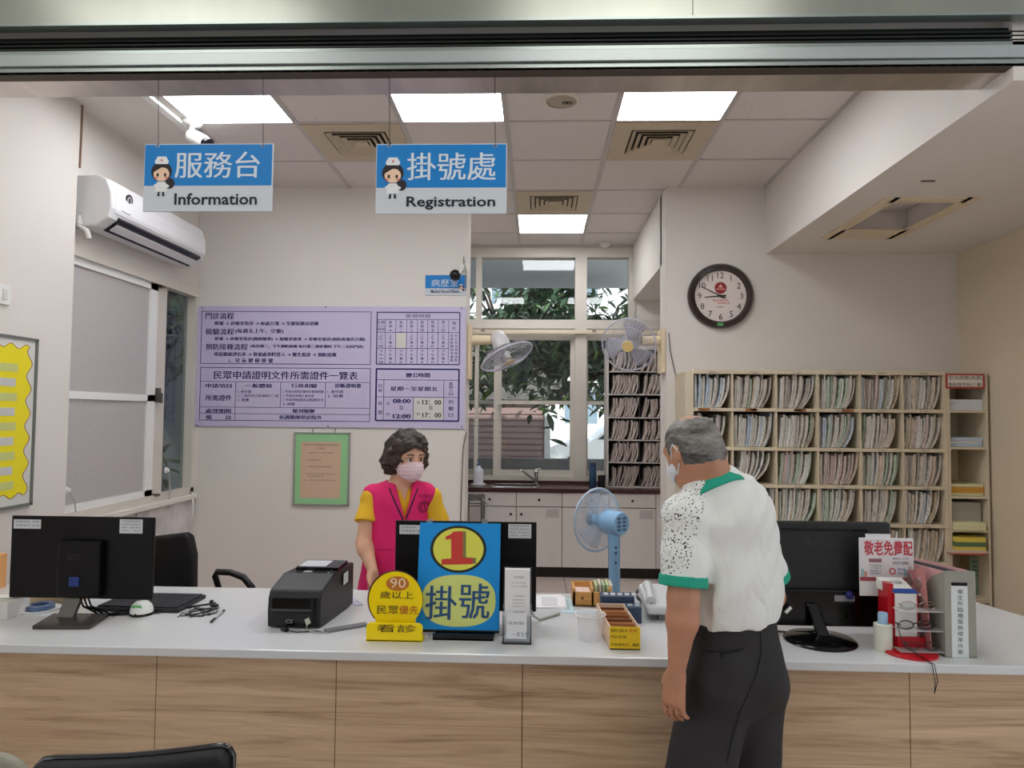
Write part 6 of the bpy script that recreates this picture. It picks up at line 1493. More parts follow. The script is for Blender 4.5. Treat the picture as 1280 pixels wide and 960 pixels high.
# ================================================================== PEOPLE
from mathutils.bvhtree import BVHTree
class SDF:
    """smooth union of tapered limbs on a grid, turned into one continuous surface"""
    def __init__(s, lo, hi, res):
        s.res = res; s.ax = [np.arange(lo[i], hi[i]+res, res, dtype=np.float32) for i in range(3)]
        s.V = np.full([len(a) for a in s.ax], 1.0, np.float32)
    def win(s, lo, hi):
        sl = []
        for i in range(3):
            a = max(0, int((lo[i]-s.ax[i][0])/s.res)); b = min(len(s.ax[i]), int((hi[i]-s.ax[i][0])/s.res)+2); sl.append(slice(a, max(a, b)))
        X = np.meshgrid(*[s.ax[i][sl[i]] for i in range(3)], indexing='ij', sparse=True)
        return tuple(sl), X
    def _mix(s, sl, d, k, op):
        a = s.V[sl]
        if op == 'u':
            h = np.clip(.5+.5*(a-d)/k, 0, 1); s.V[sl] = a*(1-h)+d*h-k*h*(1-h)
        elif op == 'sub':
            s.V[sl] = np.maximum(a, -d)
    def cap(s, a, b, ra, rb=None, k=.02, thin=None, ratio=1, op='u', flat=False):
        rb = ra if rb is None else rb; a = np.array(a, float); b = np.array(b, float); m = max(ra, rb)/min(1, ratio)+k+3*s.res
        sl, X = s.win(np.minimum(a, b)-m, np.maximum(a, b)+m)
        P = [X[i]-a[i] for i in range(3)]; ab = b-a
        if thin is not None:
            t = np.array(thin, float); t /= np.linalg.norm(t); g = (1/ratio-1)
            q = (P[0]*t[0]+P[1]*t[1]+P[2]*t[2])*g; P = [P[i]+q*t[i] for i in range(3)]; ab = ab+t*(ab@t)*g
        L2 = ab@ab; h = (P[0]*ab[0]+P[1]*ab[1]+P[2]*ab[2])/max(L2, 1e-9)
        hc = np.clip(h, 0, 1)
        d = np.sqrt(sum((P[i]-hc*ab[i])**2 for i in range(3)))-(ra+(rb-ra)*hc)
        if flat:
            L = math.sqrt(L2); dr = np.sqrt(np.maximum(sum((P[i]-h*ab[i])**2 for i in range(3)), 0))-(ra+(rb-ra)*hc)
            d = np.maximum(dr, np.maximum((h-1)*L, -h*L))
        s._mix(sl, d, k, op); return s
    def ell(s, c, r, R=None, k=.02, op='u'):
        c = np.array(c, float); m = max(r)+k+3*s.res; sl, X = s.win(c-m, c+m)
        P = [X[i]-c[i] for i in range(3)]
        if R is not None:
            R = np.array(R); P = [P[0]*R[0][j]+P[1]*R[1][j]+P[2]*R[2][j] for j in range(3)]
        k0 = np.sqrt(sum((P[i]/r[i])**2 for i in range(3))); k1 = np.sqrt(sum((P[i]/r[i]**2)**2 for i in range(3)))+1e-6
        s._mix(sl, k0*(k0-1)/k1, k, op); return s
    def plane(s, p, n):
        """cut away the side the normal points to"""
        n = np.array(n, float); n /= np.linalg.norm(n); X = np.meshgrid(*s.ax, indexing='ij', sparse=True)
        s.V = np.maximum(s.V, sum((X[i]-p[i])*n[i] for i in range(3)).astype(np.float32)); return s
    def fn(s, f, op='sub'):
        X = np.meshgrid(*s.ax, indexing='ij', sparse=True); d = f(*X)
        if op == 'sub': s.V = np.maximum(s.V, -d).astype(np.float32)
        else: s.V = (s.V+d).astype(np.float32)
        return s
    def noise(s, amp, cell, seed, stretch=(1, 1, 1)):
        r = np.random.RandomState(seed); n = s.V.shape; ax = [np.arange(n[i])*s.res/(cell*stretch[i]) for i in range(3)]
        A = r.uniform(-1, 1, [int(a[-1])+3 for a in ax])
        for i in range(3):
            f0 = np.floor(ax[i]).astype(int); t = ax[i]-f0; t = t*t*(3-2*t); sh = [1, 1, 1]; sh[i] = -1; t = t.reshape(sh)
            A = np.take(A, f0, i)*(1-t)+np.take(A, f0+1, i)*t
        s.V = (s.V+amp*A).astype(np.float32); return s
    def mesh(s):
        V = s.V; S = V < 0; n = V.shape
        C = [S[i:n[0]-1+i, j:n[1]-1+j, k:n[2]-1+k] for i in (0, 1) for j in (0, 1) for k in (0, 1)]
        cnt = sum(c.astype(np.int8) for c in C); act = (cnt > 0) & (cnt < 8)
        idx = np.full(act.shape, -1, np.int32); ii = np.argwhere(act); idx[act] = np.arange(len(ii))
        acc = np.zeros((len(ii), 3)); w = np.zeros(len(ii))
        cor = [(i, j, k) for i in (0, 1) for j in (0, 1) for k in (0, 1)]
        vals = [V[ii[:, 0]+c[0], ii[:, 1]+c[1], ii[:, 2]+c[2]] for c in cor]
        for p in range(8):
            for q in range(p+1, 8):
                if sum(abs(cor[p][t]-cor[q][t]) for t in range(3)) != 1: continue
                a, b = vals[p], vals[q]; m = (a < 0) != (b < 0); t = np.where(m, a/np.where(m, a-b, 1), 0)
                for e in range(3): acc[:, e] += np.where(m, cor[p][e]+t*(cor[q][e]-cor[p][e]), 0)
                w += m
        v = (ii+acc/w[:, None])*s.res+np.array([a[0] for a in s.ax])
        F = []
        for ax_ in range(3):
            u_, w_ = (ax_+1) % 3, (ax_+2) % 3
            A = [slice(None)]*3; Bq = [slice(None)]*3; A[ax_] = slice(0, n[ax_]-1); Bq[ax_] = slice(1, n[ax_])
            ch = S[tuple(A)] != S[tuple(Bq)]
            e = np.argwhere(ch); e = e[(e[:, u_] > 0) & (e[:, w_] > 0) & (e[:, u_] < n[u_]-1) & (e[:, w_] < n[w_]-1)]
            if not len(e): continue
            o1 = np.zeros(3, int); o1[u_] = 1; o2 = np.zeros(3, int); o2[w_] = 1
            g = lambda x: idx[x[:, 0], x[:, 1], x[:, 2]]
            q = np.stack([g(e-o1-o2), g(e-o2), g(e), g(e-o1)], 1); inside = S[e[:, 0], e[:, 1], e[:, 2]]
            q[~inside] = q[~inside][:, ::-1]; F.append(q)
        return v, np.concatenate(F)
    def build(s, name, mat, parent, smooth_it=1):
        v, f = s.mesh()
        for _ in range(smooth_it):
            e = np.concatenate([f[:, [0, 1]], f[:, [1, 2]], f[:, [2, 3]], f[:, [3, 0]]]); acc = np.zeros_like(v); c = np.zeros(len(v))
            np.add.at(acc, e[:, 0], v[e[:, 1]]); np.add.at(c, e[:, 0], 1); v = v*.4+.6*acc/np.maximum(c, 1)[:, None]
        l = parent.location; me = bpy.data.meshes.new(name)
        s.bvh = BVHTree.FromPolygons([tuple(p) for p in v], [tuple(int(i) for i in q) for q in f])
        me.from_pydata((v-np.array(l)).tolist(), [], f.tolist()); me.materials.append(mat); me.update()
        for p in me.polygons: p.use_smooth = True
        o = bpy.data.objects.new(name, me); COL.objects.link(o); o.parent = parent; return o
def conform(mb, bvh, d, off=.0015):
    """lay a flat shape onto a body surface along direction d"""
    d = V3(d).normalized(); out = []
    for p in mb.v:
        h = bvh.ray_cast(V3(p)-d*.4, d)
        if h[0] is None: h = bvh.find_nearest(V3(p)+d*.2)
        out.append(tuple(h[0]-d*off))
    mb.v = out; return mb
def basis(fwd, tilt_down=0, roll=0):
    """columns: left, forward, up of a head or trunk"""
    f = V3(fwd).normalized(); up = V3((0, 0, 1)); lf = up.cross(f).normalized()
    f2 = (f*math.cos(tilt_down)-up*math.sin(tilt_down)).normalized(); u2 = f2.cross(lf)*-1 if f2.cross(lf).z < 0 else f2.cross(lf)
    if roll:
        q = Matrix.Rotation(roll, 3, f2); lf = q @ lf; u2 = q @ u2
    return Matrix((lf, f2, u2)).transposed()
def skin_material(name, rgb):
    m = M(name, rgb, .5, var=.07, vscale=18, bump=.05, bscale=160); b = m.node_tree.nodes['Principled BSDF']
    b.inputs['Subsurface Weight'].default_value = .08; b.inputs['Subsurface Radius'].default_value = (.02, .008, .005); return m
def head_sdf(S, c, R, s=1.0, neck=None):
    """cranium, jaw, nose, ears in the head frame R (left, forward, up)"""
    g = lambda x, y, z: np.array(c)+s*np.array(R @ V3((x, y, z)))
    Rn = [list(r) for r in R]
    S.ell(g(0, -.012, .02), (.076*s, .098*s, .092*s), Rn, k=.02); S.ell(g(0, .03, -.04), (.062*s, .066*s, .085*s), Rn, k=.03)
    S.ell(g(0, .062, -.088), (.03*s, .026*s, .022*s), Rn, k=.03)
    S.cap(g(0, .088, .0), g(0, .104, -.032), .009*s, .013*s, k=.015); S.cap(g(-.011, .093, -.036), g(.011, .093, -.036), .008*s, k=.012)
    S.cap(g(-.045, .07, .026), g(.045, .07, .026), .012*s, k=.02)
    for e in (-1, 1):
        S.ell(g(e*.03, .086, .008), (.014*s, .008*s, .008*s), Rn, k=.01, op='sub') if False else None
        S.ell(g(e*.08, -.008, -.012), (.010*s, .02*s, .032*s), Rn, k=.008); S.ell(g(e*.088, -.002, -.012), (.006*s, .011*s, .02*s), Rn, op='sub')
    S.cap(g(-.02, .088, -.062), g(.02, .088, -.062), .007*s, k=.01)
    return g
def hand(S, wrist, d, side, palm, s=1.0, curl=.5):
    d, side, palm = V3(d).normalized(), V3(side).normalized(), V3(palm).normalized(); w0 = V3(wrist); kn = w0+d*.085*s
    for q in (-.028, -.01, .01, .028): S.cap(w0+side*q*.6*s+d*.01, kn+side*q*s, .0155*s, .0125*s, k=.012)
    for i, q in enumerate((-.032, -.0107, .0107, .032)):
        p = kn+side*q*s; L = (.072, .08, .074, .058)[i]*s; r = .0088*s; ang = 0
        for j, (fr, rr) in enumerate(((.45, 1), (.32, .92), (.23, .82))):
            ang += curl*(.5, .8, .6)[j]*(1+.12*i); a = d*math.cos(ang)+palm*math.sin(ang); q2 = p+a*L*fr
            S.cap(p, q2, r*rr, r*rr*.93, k=.003); p = q2
    b0 = w0+d*.022*s-side*.026*s; b1 = b0+(d*.6-side*.55+palm*.45).normalized()*.042*s; b2 = b1+(d*.85-side*.1+palm*.45).normalized()*.03*s; b3 = b2+(d*.9+palm*.35).normalized()*.022*s
    S.cap(b0, b1, .0155*s, .0115*s, k=.012); S.cap(b1, b2, .0105*s, .0098*s, k=.004); S.cap(b2, b3, .0098*s, .008*s, k=.004)

# ------------------------------------------------------------------ the man at the counter (seen from behind)
skin_o = skin_material('skin_tan', (186, 134, 106))
root = thing('person', 'person in a white and teal polo shirt and dark trousers standing at the counter', 'person', (at(905, 900, Y=2.12).x, 2.12, 0))
p = lambda px, py, Y: np.array(at(px, py, Y=Y))
Fm = V3((-.42, .91, 0)).normalized(); Lm = V3((0, 0, 1)).cross(Fm)
S = SDF((.20, 1.78, 0), (.98, 2.66, 1.60), .0065)
hc = at(865, 563, Y=2.10); RH = basis((-.52, .85, 0), .42)
g = head_sdf(S, hc, RH, .9)
c7 = p(897, 612, 2.09)
S.cap(g(0, -.045, -.05), c7, .055, .062, k=.03); S.cap(g(0, .0, -.07), p(892, 618, 2.12), .048, .055, k=.03)
LS, RS = p(857, 642, 2.04), p(938, 638, 2.20)
S.cap(LS, RS, .05, k=.05); S.cap(p(905, 640, 2.12), p(916, 770, 2.14), .10, .105, k=.05, thin=Fm, ratio=.7)
EL, WL = p(854, 748, 2.00), p(845, 843, 2.03)
S.cap(LS, EL, .047, .042, k=.03); S.cap(EL, p(853, 775, 2.00), .043, .044, k=.02); S.cap(p(853, 775, 2.00), WL, .043, .0235, k=.02)
hand(S, WL+np.array((0, 0, .006)), (-.08, .05, -1), (.62, -.72, 0), (.75, .62, 0.05), 1.0, .42)
ER = p(964, 745, 2.28); WR = np.array((.66, 2.50, CT+.055))
S.cap(RS, ER, .045, .04, k=.03); S.cap(ER, WR, .04, .024, k=.02); hand(S, WR, (-.75, .6, -.12), (.62, .76, 0), (0, 0, -1), .95, .22)
hipL, hipR = p(896, 855, 2.14), p(942, 850, 2.19)
S.cap(hipL, hipR, .10, k=.06)
KL, KR = np.array(at(868, 1000, Y=2.10)), np.array(at(935, 1000, Y=2.22)); AL_, AR_ = np.array((KL[0]-.01, 2.10, .09)), np.array((KR[0]-.0, 2.24, .09))
for h, k_, a in ((hipL, KL, AL_), (hipR, KR, AR_)): S.cap(h, k_, .078, .052, k=.05); S.cap(k_, a, .052, .036, k=.03)
S.build('body', skin_o, root)
# eyes, brows
eyew = M('eye_white', (225, 220, 212), .3); eyed = M('eye_dark', (34, 26, 22), .25); brow = M('brow_grey', (110, 104, 98), .8)
for e in (-1, 1):
    q = V3(g(e*.03, .083, .008)); MB().ell(q, (.013, .009, .008), 12, 8, RH).build('eye', eyew, root, smooth=60); q = V3(g(e*.03, .0905, .008)); MB().ell(q, (.005, .003, .005), 10, 6, RH).build('pupil', eyed, root, smooth=60)
    MB().tube([V3(g(e*.014, .096, .027)), V3(g(e*.03, .094, .032)), V3(g(e*.048, .08, .026))], .003, n=5).build('eyebrow', brow, root)
# hair: a short grey cap, thin on the crown
def hair_mat(name, c0, c1, scale, rough=.55):
    m = bpy.data.materials.new(name); m.use_nodes = True; nt = m.node_tree; N = nt.nodes; L = nt.links; b = N['Principled BSDF']; b.inputs['Roughness'].default_value = rough
    tc = N.new('ShaderNodeTexCoord'); mp = N.new('ShaderNodeMapping'); mp.inputs['Scale'].default_value = scale; L.new(tc.outputs['Object'], mp.inputs[0])
    n = N.new('ShaderNodeTexNoise'); n.inputs['Scale'].default_value = 9; n.inputs['Detail'].default_value = 6; n.inputs['Roughness'].default_value = .7; L.new(mp.outputs[0], n.inputs[0])
    r = N.new('ShaderNodeValToRGB'); r.color_ramp.elements[0].position = .36; r.color_ramp.elements[1].position = .66; r.color_ramp.elements[0].color = (*lin(c0), 1); r.color_ramp.elements[1].color = (*lin(c1), 1)
    L.new(n.outputs['Fac'], r.inputs[0]); L.new(r.outputs[0], b.inputs['Base Color'])
    bp_ = N.new('ShaderNodeBump'); bp_.inputs['Strength'].default_value = .6; bp_.inputs['Distance'].default_value = .006; L.new(n.outputs['Fac'], bp_.inputs['Height']); L.new(bp_.outputs[0], b.inputs['Normal']); return m
H = SDF(tuple(hc-V3((.14, .14, .16))), tuple(hc+V3((.14, .14, .16))), .004)
Rn = [list(r) for r in RH]
H.ell(g(0, -.012, .02), (.0745, .0935, .0885), Rn, k=.005); H.ell(g(0, -.04, -.03), (.068, .069, .064), Rn, k=.02)
nu_ = np.array(RH @ V3((0, 0, 1))); nf = np.array(RH @ V3((0, 1, 0)))
H.plane(g(0, 0, -.052), -nu_+nf*.28); H.plane(g(0, .052, .05), nf*.9-nu_*.25)
H.ell(g(.0, -.045, .108), (.048, .058, .034), Rn, op='sub')
for e in (-1, 1): H.ell(g(e*.085, .012, -.03), (.027, .029, .04), Rn, op='sub')
H.fn(lambda x, y, z: .0016*np.sin(x*260+y*90)*np.sin(z*200+y*150), 'add')
H.build('hair', hair_mat('hair_grey', (48, 45, 44), (150, 146, 142), (1.2, 1.2, 3.2)), root)
# mask with ear loop
maskw = M('mask_white', (222, 226, 232), .8, bump=.1, bscale=80)
K = SDF(tuple(hc-V3((.2, .2, .2))), tuple(hc+V3((.16, .16, .12))), .004)
K.ell(g(0, .034, -.045), (.061, .068, .056), Rn, k=.01); K.ell(g(0, .092, -.045), (.028, .026, .037), Rn, k=.03); K.ell(g(0, .03, -.042), (.0575, .064, .074), Rn, op='sub')
K.plane(g(0, .03, 0), -nf)
K.plane(g(0, 0, -.008), nu_); K.build('face_mask', maskw, root)
for e in (-1, 1): MB().tube([V3(g(e*.066, .032, -.02)), V3(g(e*.082, .01, .008)), V3(g(e*.09, -.012, .018)), V3(g(e*.088, -.022, -.004)), V3(g(e*.074, .0, -.045)), V3(g(e*.062, .032, -.07))], .002, n=5).build('ear_loop', maskw, root)
# polo shirt
def shirt_material():
    m = bpy.data.materials.new('white_polo'); m.use_nodes = True; nt = m.node_tree; N = nt.nodes; L = nt.links; b = N['Principled BSDF']; b.inputs['Roughness'].default_value = .85
    tc = N.new('ShaderNodeTexCoord'); sp = N.new('ShaderNodeSeparateXYZ'); L.new(tc.outputs['Object'], sp.inputs[0])
    v = N.new('ShaderNodeTexVoronoi'); v.inputs['Scale'].default_value = 130; L.new(tc.outputs['Object'], v.inputs['Vector'])
    v2 = N.new('ShaderNodeTexNoise'); v2.inputs['Scale'].default_value = 60; L.new(tc.outputs['Object'], v2.inputs['Vector'])
    ad = N.new('ShaderNodeMath'); ad.operation = 'MULTIPLY_ADD'; ad.inputs[1].default_value = .5; L.new(v2.outputs['Fac'], ad.inputs[0]); L.new(v.outputs['Distance'], ad.inputs[2])
    lt = N.new('ShaderNodeMath'); lt.operation = 'LESS_THAN'; lt.inputs[1].default_value = .53; L.new(ad.outputs[0], lt.inputs[0])
    # printed panel over the left shoulder and outer sleeve: x below a slanted line
    a0, b0 = at(884, 604, Y=2.03), at(849, 728, Y=2.0); mm = (b0.x-a0.x)/(b0.z-a0.z)
    l = root.location
    k1 = N.new('ShaderNodeMath'); k1.operation = 'MULTIPLY_ADD'; k1.inputs[1].default_value = -mm; L.new(sp.outputs['Z'], k1.inputs[0]); L.new(sp.outputs['X'], k1.inputs[2])
    k2 = N.new('ShaderNodeMath'); k2.operation = 'LESS_THAN'; k2.inputs[1].default_value = a0.x-l.x-mm*a0.z; L.new(k1.outputs[0], k2.inputs[0])
    ml = N.new('ShaderNodeMath'); ml.operation = 'MULTIPLY'; L.new(lt.outputs[0], ml.inputs[0]); L.new(k2.outputs[0], ml.inputs[1])
    mx = N.new('ShaderNodeMix'); mx.data_type = 'RGBA'; mx.inputs['A'].default_value = (*lin((230, 232, 230)), 1); mx.inputs['B'].default_value = (*lin((44, 48, 50)), 1)
    L.new(ml.outputs[0], mx.inputs['Factor']); L.new(mx.outputs['Result'], b.inputs['Base Color'])
    w1 = N.new('ShaderNodeTexNoise'); w1.inputs['Scale'].default_value = 7; w1.inputs['Distortion'].default_value = 1.5; mp = N.new('ShaderNodeMapping'); mp.inputs['Scale'].default_value = (1.4, 1.4, .6); mp.inputs['Rotation'].default_value = (0, .5, 0); L.new(tc.outputs['Object'], mp.inputs[0]); L.new(mp.outputs[0], w1.inputs[0])
    bp_ = N.new('ShaderNodeBump'); bp_.inputs['Strength'].default_value = .55; bp_.inputs['Distance'].default_value = .03; L.new(w1.outputs['Fac'], bp_.inputs['Height']); L.new(bp_.outputs[0], b.inputs['Normal']); return m
T_ = SDF((.18, 1.75, .74), (1.0, 2.6, 1.45), .006)
T_.cap(p(908, 650, 2.12), p(916, 740, 2.13), .150, .155, k=.05, thin=Fm, ratio=.74); T_.cap(p(893, 626, 2.09), p(905, 650, 2.10), .075, .12, k=.05, thin=Fm, ratio=.8)
T_.cap(LS, RS, .062, .06, k=.05); T_.cap(p(880, 622, 2.08), p(920, 616, 2.13), .045, k=.04); T_.cap(p(892, 608, 2.085), p(903, 640, 2.10), .08, .11, k=.03)
T_.cap(p(915, 720, 2.12), p(918, 782, 2.14), .155, .145, k=.03, thin=Fm, ratio=.78)
T_.cap(p(935, 668, 2.12), p(925, 640, 2.1), .07, k=.06)
hem = p(854, 729, 2.01); T_.cap(LS+np.array((.0, 0, -.01)), hem, .064, .066, k=.025, flat=False)
T_.cap(RS, p(964, 722, 2.26), .056, .054, k=.03)
dL = (hem-LS)/np.linalg.norm(hem-LS)
def cut_sleeve(x, y, z):   # trim everything beyond the left sleeve hem, near the arm only
    t_ = (x-hem[0])*dL[0]+(y-hem[1])*dL[1]+(z-hem[2])*dL[2]; r_ = np.sqrt((x-hem[0])**2+(y-hem[1])**2)
    return np.maximum(-t_, r_-.085)
T_.fn(cut_sleeve)
dR = V3(p(964, 722, 2.26)-RS).normalized(); hr = p(964, 722, 2.26)
T_.fn(lambda x, y, z: np.maximum(-((x-hr[0])*dR.x+(y-hr[1])*dR.y+(z-hr[2])*dR.z), np.sqrt((x-hr[0])**2+(y-hr[1])**2)-.07))
wz1, wz2 = p(866, 779, 2.12)[2], p(972, 762, 2.2)[2]
wx1, wx2 = p(866, 779, 2.12)[0], p(972, 762, 2.2)[0]
T_.plane(((wx1+wx2)/2, 2.14, (wz1+wz2)/2), ((wz2-wz1)/(wx2-wx1)*1.0, 0, -1))
T_.fn(lambda x, y, z: .0035*np.sin(38*x+26*z+8*np.sin(9*z))*np.clip((1.25-z)*4, 0, 1)+.0025*np.sin(60*z-45*x+5*np.sin(14*x)), 'add')
so_ = T_.build('polo_shirt', shirt_material(), root)
tealm = M('teal_rib', (30, 158, 132), .8, bump=.15, bscale=250)
# cuff
Cf = SDF(tuple(hem-.13), tuple(hem+.13), .004)
Cf.cap(hem-dL*.022, hem+dL*.008, .0685, .0695, flat=True, k=.004); Cf.cap(hem-dL*.05, hem+dL*.05, .0615, flat=True, op='sub'); Cf.build('sleeve_cuff', tealm, root, 0)
dRn = np.array(dR); Cr = SDF(tuple(hr-.12), tuple(hr+.12), .004); Cr.cap(hr-dRn*.022, hr+dRn*.008, .0575, .0585, flat=True, k=.004); Cr.cap(hr-dRn*.05, hr+dRn*.05, .05, flat=True, op='sub'); Cr.build('sleeve_cuff', tealm, root, 0)
# collar: a stand-up band round the neck
nb = p(890, 604, 2.085); up_ = V3((-.36, .30, .88)).normalized(); Cl = SDF(tuple(nb-.16), tuple(nb+.16), .004); ua = np.array(up_)
Cl.cap(nb-ua*.03, nb+ua*.022, .094, .071, flat=True, k=.004, thin=Fm, ratio=.92); Cl.cap(nb-ua*.06, nb+ua*.06, .07, .062, flat=True, op='sub', thin=Fm, ratio=.92)
Cl.build('collar', tealm, root)
# trousers
trm = M('charcoal_trousers', (40, 38, 42), .8, var=.12, vscale=9, bump=.12, bscale=20)
Q = SDF((.2, 1.8, .03), (1.0, 2.55, 1.02), .007)
Q.cap(p(915, 782, 2.135), p(919, 835, 2.15), .140, .148, k=.03, thin=Fm, ratio=.8)
Q.cap(hipL, hipR, .098, .098, k=.05)
bt = V3(Fm)*-.055; Q.ell(p(900, 840, 2.08), (.065, .07, .085), k=.05); Q.ell(p(945, 836, 2.12), (.065, .07, .085), k=.05)
for h, k_, a, r1, r2, r3 in ((hipL, KL, AL_, .098, .096, .082), (hipR, KR, AR_, .095, .085, .078)): Q.cap(h, k_, r1, r2, k=.02); Q.cap(k_, a, r2, r3, k=.03)
Q.plane((0, 0, .045), (0, 0, -1))
Q.plane(((wx1+wx2)/2, 2.14, (wz1+wz2)/2+.012), (-(wz2-wz1)/(wx2-wx1), 0, 1))
Q.fn(lambda x, y, z: .004*np.sin(30*x+18*z+6*np.sin(7*z))*np.clip((.95-z)*3, 0, 1), 'add')
Q.build('trousers', trm, root)
# belt loops and the back pocket
vd = V3((.05, 1, -.2))
def trace(pts, r, name, m):
    mb = MB(); mb.v = [tuple(at(x, y, Y=2.0)) for x, y in pts]; conform(mb, Q.bvh, V3(mb.v[len(pts)//2])-V3((0, 0, CAM_H)), .0015); return MB().tube(mb.v, r, n=5).build(name, m, root)
dk = M('pocket_dark', (16, 15, 18), .8)
trace([(878, 812), (890, 814), (905, 814.5), (918, 813), (930, 811)], .0016, 'back_pocket', dk); trace([(878, 812), (885, 815.5), (905, 817), (922, 814.5), (930, 811)], .0012, 'back_pocket', dk)
trace([(901, 813), (901, 819), (904, 823)], .003, 'pocket_button_tab', dk)
for x, y in ((947, 771), (878, 784)): trace([(x, y-2), (x, y+5)], .003, 'belt_loop', trm)
trace([(951, 790), (952, 815), (945, 845), (935, 868), (925, 890), (915, 925), (908, 955)], .0016, 'inner_seam', dk)
shoe = M('shoe_black', (24, 22, 22), .35)
for a in (AL_, AR_):
    Z_ = SDF((a[0]-.2, a[1]-.14, -.005), (a[0]+.12, a[1]+.28, .14), .006); f_ = np.array(Fm); b0 = np.array((a[0], a[1], .045))
    Z_.cap(b0-f_*.03, b0+f_*.13+np.array((0, 0, -.012)), .045, .036, k=.02); Z_.plane((0, 0, .003), (0, 0, -1)); Z_.build('shoe', shoe, root)

# ------------------------------------------------------------------ the clerk in the pink vest
YP = 3.50
root2 = thing('person', 'person in a pink vest, yellow shirt and face mask standing behind the counter', 'person', (at(500, 700, Y=YP).x, YP, 0))
P = lambda px, py, dy=0: np.array(at(px, py, Y=YP+dy))
skin_c = skin_material('skin_light', (222, 172, 144))
Fc = V3((.30, -.95, 0)).normalized()
hc = at(510, 571, Y=YP-.05); RH = basis((.60, -.80, 0), .2)
S = SDF((-1.15, 3.05, 0), (-.32, 3.95, 1.58), .0065)
g = head_sdf(S, hc, RH, .97)
S.cap(g(0, -.02, -.06), P(498, 612, .0), .05, .055, k=.03)
LS, RS = P(540, 620, .02), P(463, 622, -.02)
S.cap(LS, RS, .03, k=.05); S.cap(P(500, 630), P(497, 735), .11, .13, k=.06, thin=Fc, ratio=.7)
ER, WR = P(455, 678, -.10), P(466, 714, -.19)
S.cap(RS, ER, .043, .037, k=.03); S.cap(ER, P(457, 686, -.12), .038, .039, k=.02); S.cap(P(457, 686, -.12), WR, .039, .024, k=.02)
hand(S, WR, (.1, -.1, -1), (.5, .85, 0), (.85, -.3, 0), .92, .5)
EL, WL = P(552, 680, .05), P(545, 716, -.08)
S.cap(LS, EL, .043, .037, k=.03); S.cap(EL, WL, .038, .024, k=.02); hand(S, WL, (-.1, -.25, -1), (-.4, .9, 0), (-.9, -.2, 0), .92, .5)
for s_ in (-1, 1):
    h = P(497+s_*20, 760); S.cap(h, (h[0], YP+.02, .42), .08, .055, k=.04); S.cap((h[0], YP+.02, .42), (h[0], YP+.04, .08), .055, .038, k=.03)
S.cap(P(477, 752), P(517, 752), .11, k=.05)
S.build('body', skin_c, root2)
for e in (-1, 1):
    q = V3(g(e*.03, .081, .006)); MB().ell(q, (.014, .010, .0075), 12, 8, RH).build('eye', eyew, root2, smooth=60); q = V3(g(e*.03, .0895, .006)); MB().ell(q, (.0065, .004, .0065), 10, 6, RH).build('pupil', eyed, root2, smooth=60)
    MB().tube([V3(g(e*.015, .090, .016)), V3(g(e*.03, .0925, .0185)), V3(g(e*.046, .080, .012))], .0022, n=5).build('eyelid', M('lid_brown', (96, 66, 54), .7), root2)
    MB().tube([V3(g(e*.014, .094, .031)), V3(g(e*.03, .092, .036)), V3(g(e*.05, .078, .029))], .003, n=5).build('eyebrow', M('brow_dark', (70, 52, 44), .8), root2)
Rn = [list(r) for r in RH]; nu_ = np.array(RH @ V3((0, 0, 1))); nf = np.array(RH @ V3((0, 1, 0)))
H = SDF(tuple(hc-V3((.2, .2, .2))), tuple(hc+V3((.2, .2, .2))), .0045)
H.ell(g(0, -.02, .038), (.1, .112, .098), Rn, k=.02); H.ell(g(-.075, -.03, -.02), (.05, .06, .075), Rn, k=.03); H.ell(g(.075, -.03, -.02), (.05, .06, .075), Rn, k=.03); H.ell(g(0, -.07, -.03), (.085, .06, .07), Rn, k=.03)
H.ell(g(0, .085, -.032), (.068, .078, .098), Rn, op='sub')
H.noise(.012, .03, 1); H.noise(.007, .013, 2)
H.build('hair', hair_mat('hair_brown', (26, 18, 18), (70, 52, 46), (1, 1, 1.5)), root2)
maskp = M('mask_pink', (236, 206, 214), .8, bump=.08, bscale=80)
K = SDF(tuple(hc-V3((.2, .2, .2))), tuple(hc+V3((.2, .2, .12))), .004)
K.ell(g(0, .036, -.05), (.067, .073, .068), Rn, k=.01); K.ell(g(0, .09, -.045), (.032, .030, .045), Rn, k=.03); K.ell(g(0, .026, -.045), (.062, .066, .09), Rn, op='sub')
K.plane(g(0, .03, 0), -nf); K.plane(g(0, .03, -.01), nu_*.9-nf*.1); K.fn(lambda x, y, z: .0012*np.sin(z*330), 'add'); K.build('face_mask', maskp, root2)
for e in (-1, 1):
    MB().tube([V3(g(e*.066, .04, -.018)), V3(g(e*.078, .01, .004)), V3(g(e*.088, -.012, .012))], .0018, n=5).build('ear_loop', maskp, root2); MB().tube([V3(g(e*.064, .04, -.075)), V3(g(e*.076, .01, -.04)), V3(g(e*.086, -.014, -.02))], .0018, n=5).build('ear_loop', maskp, root2)
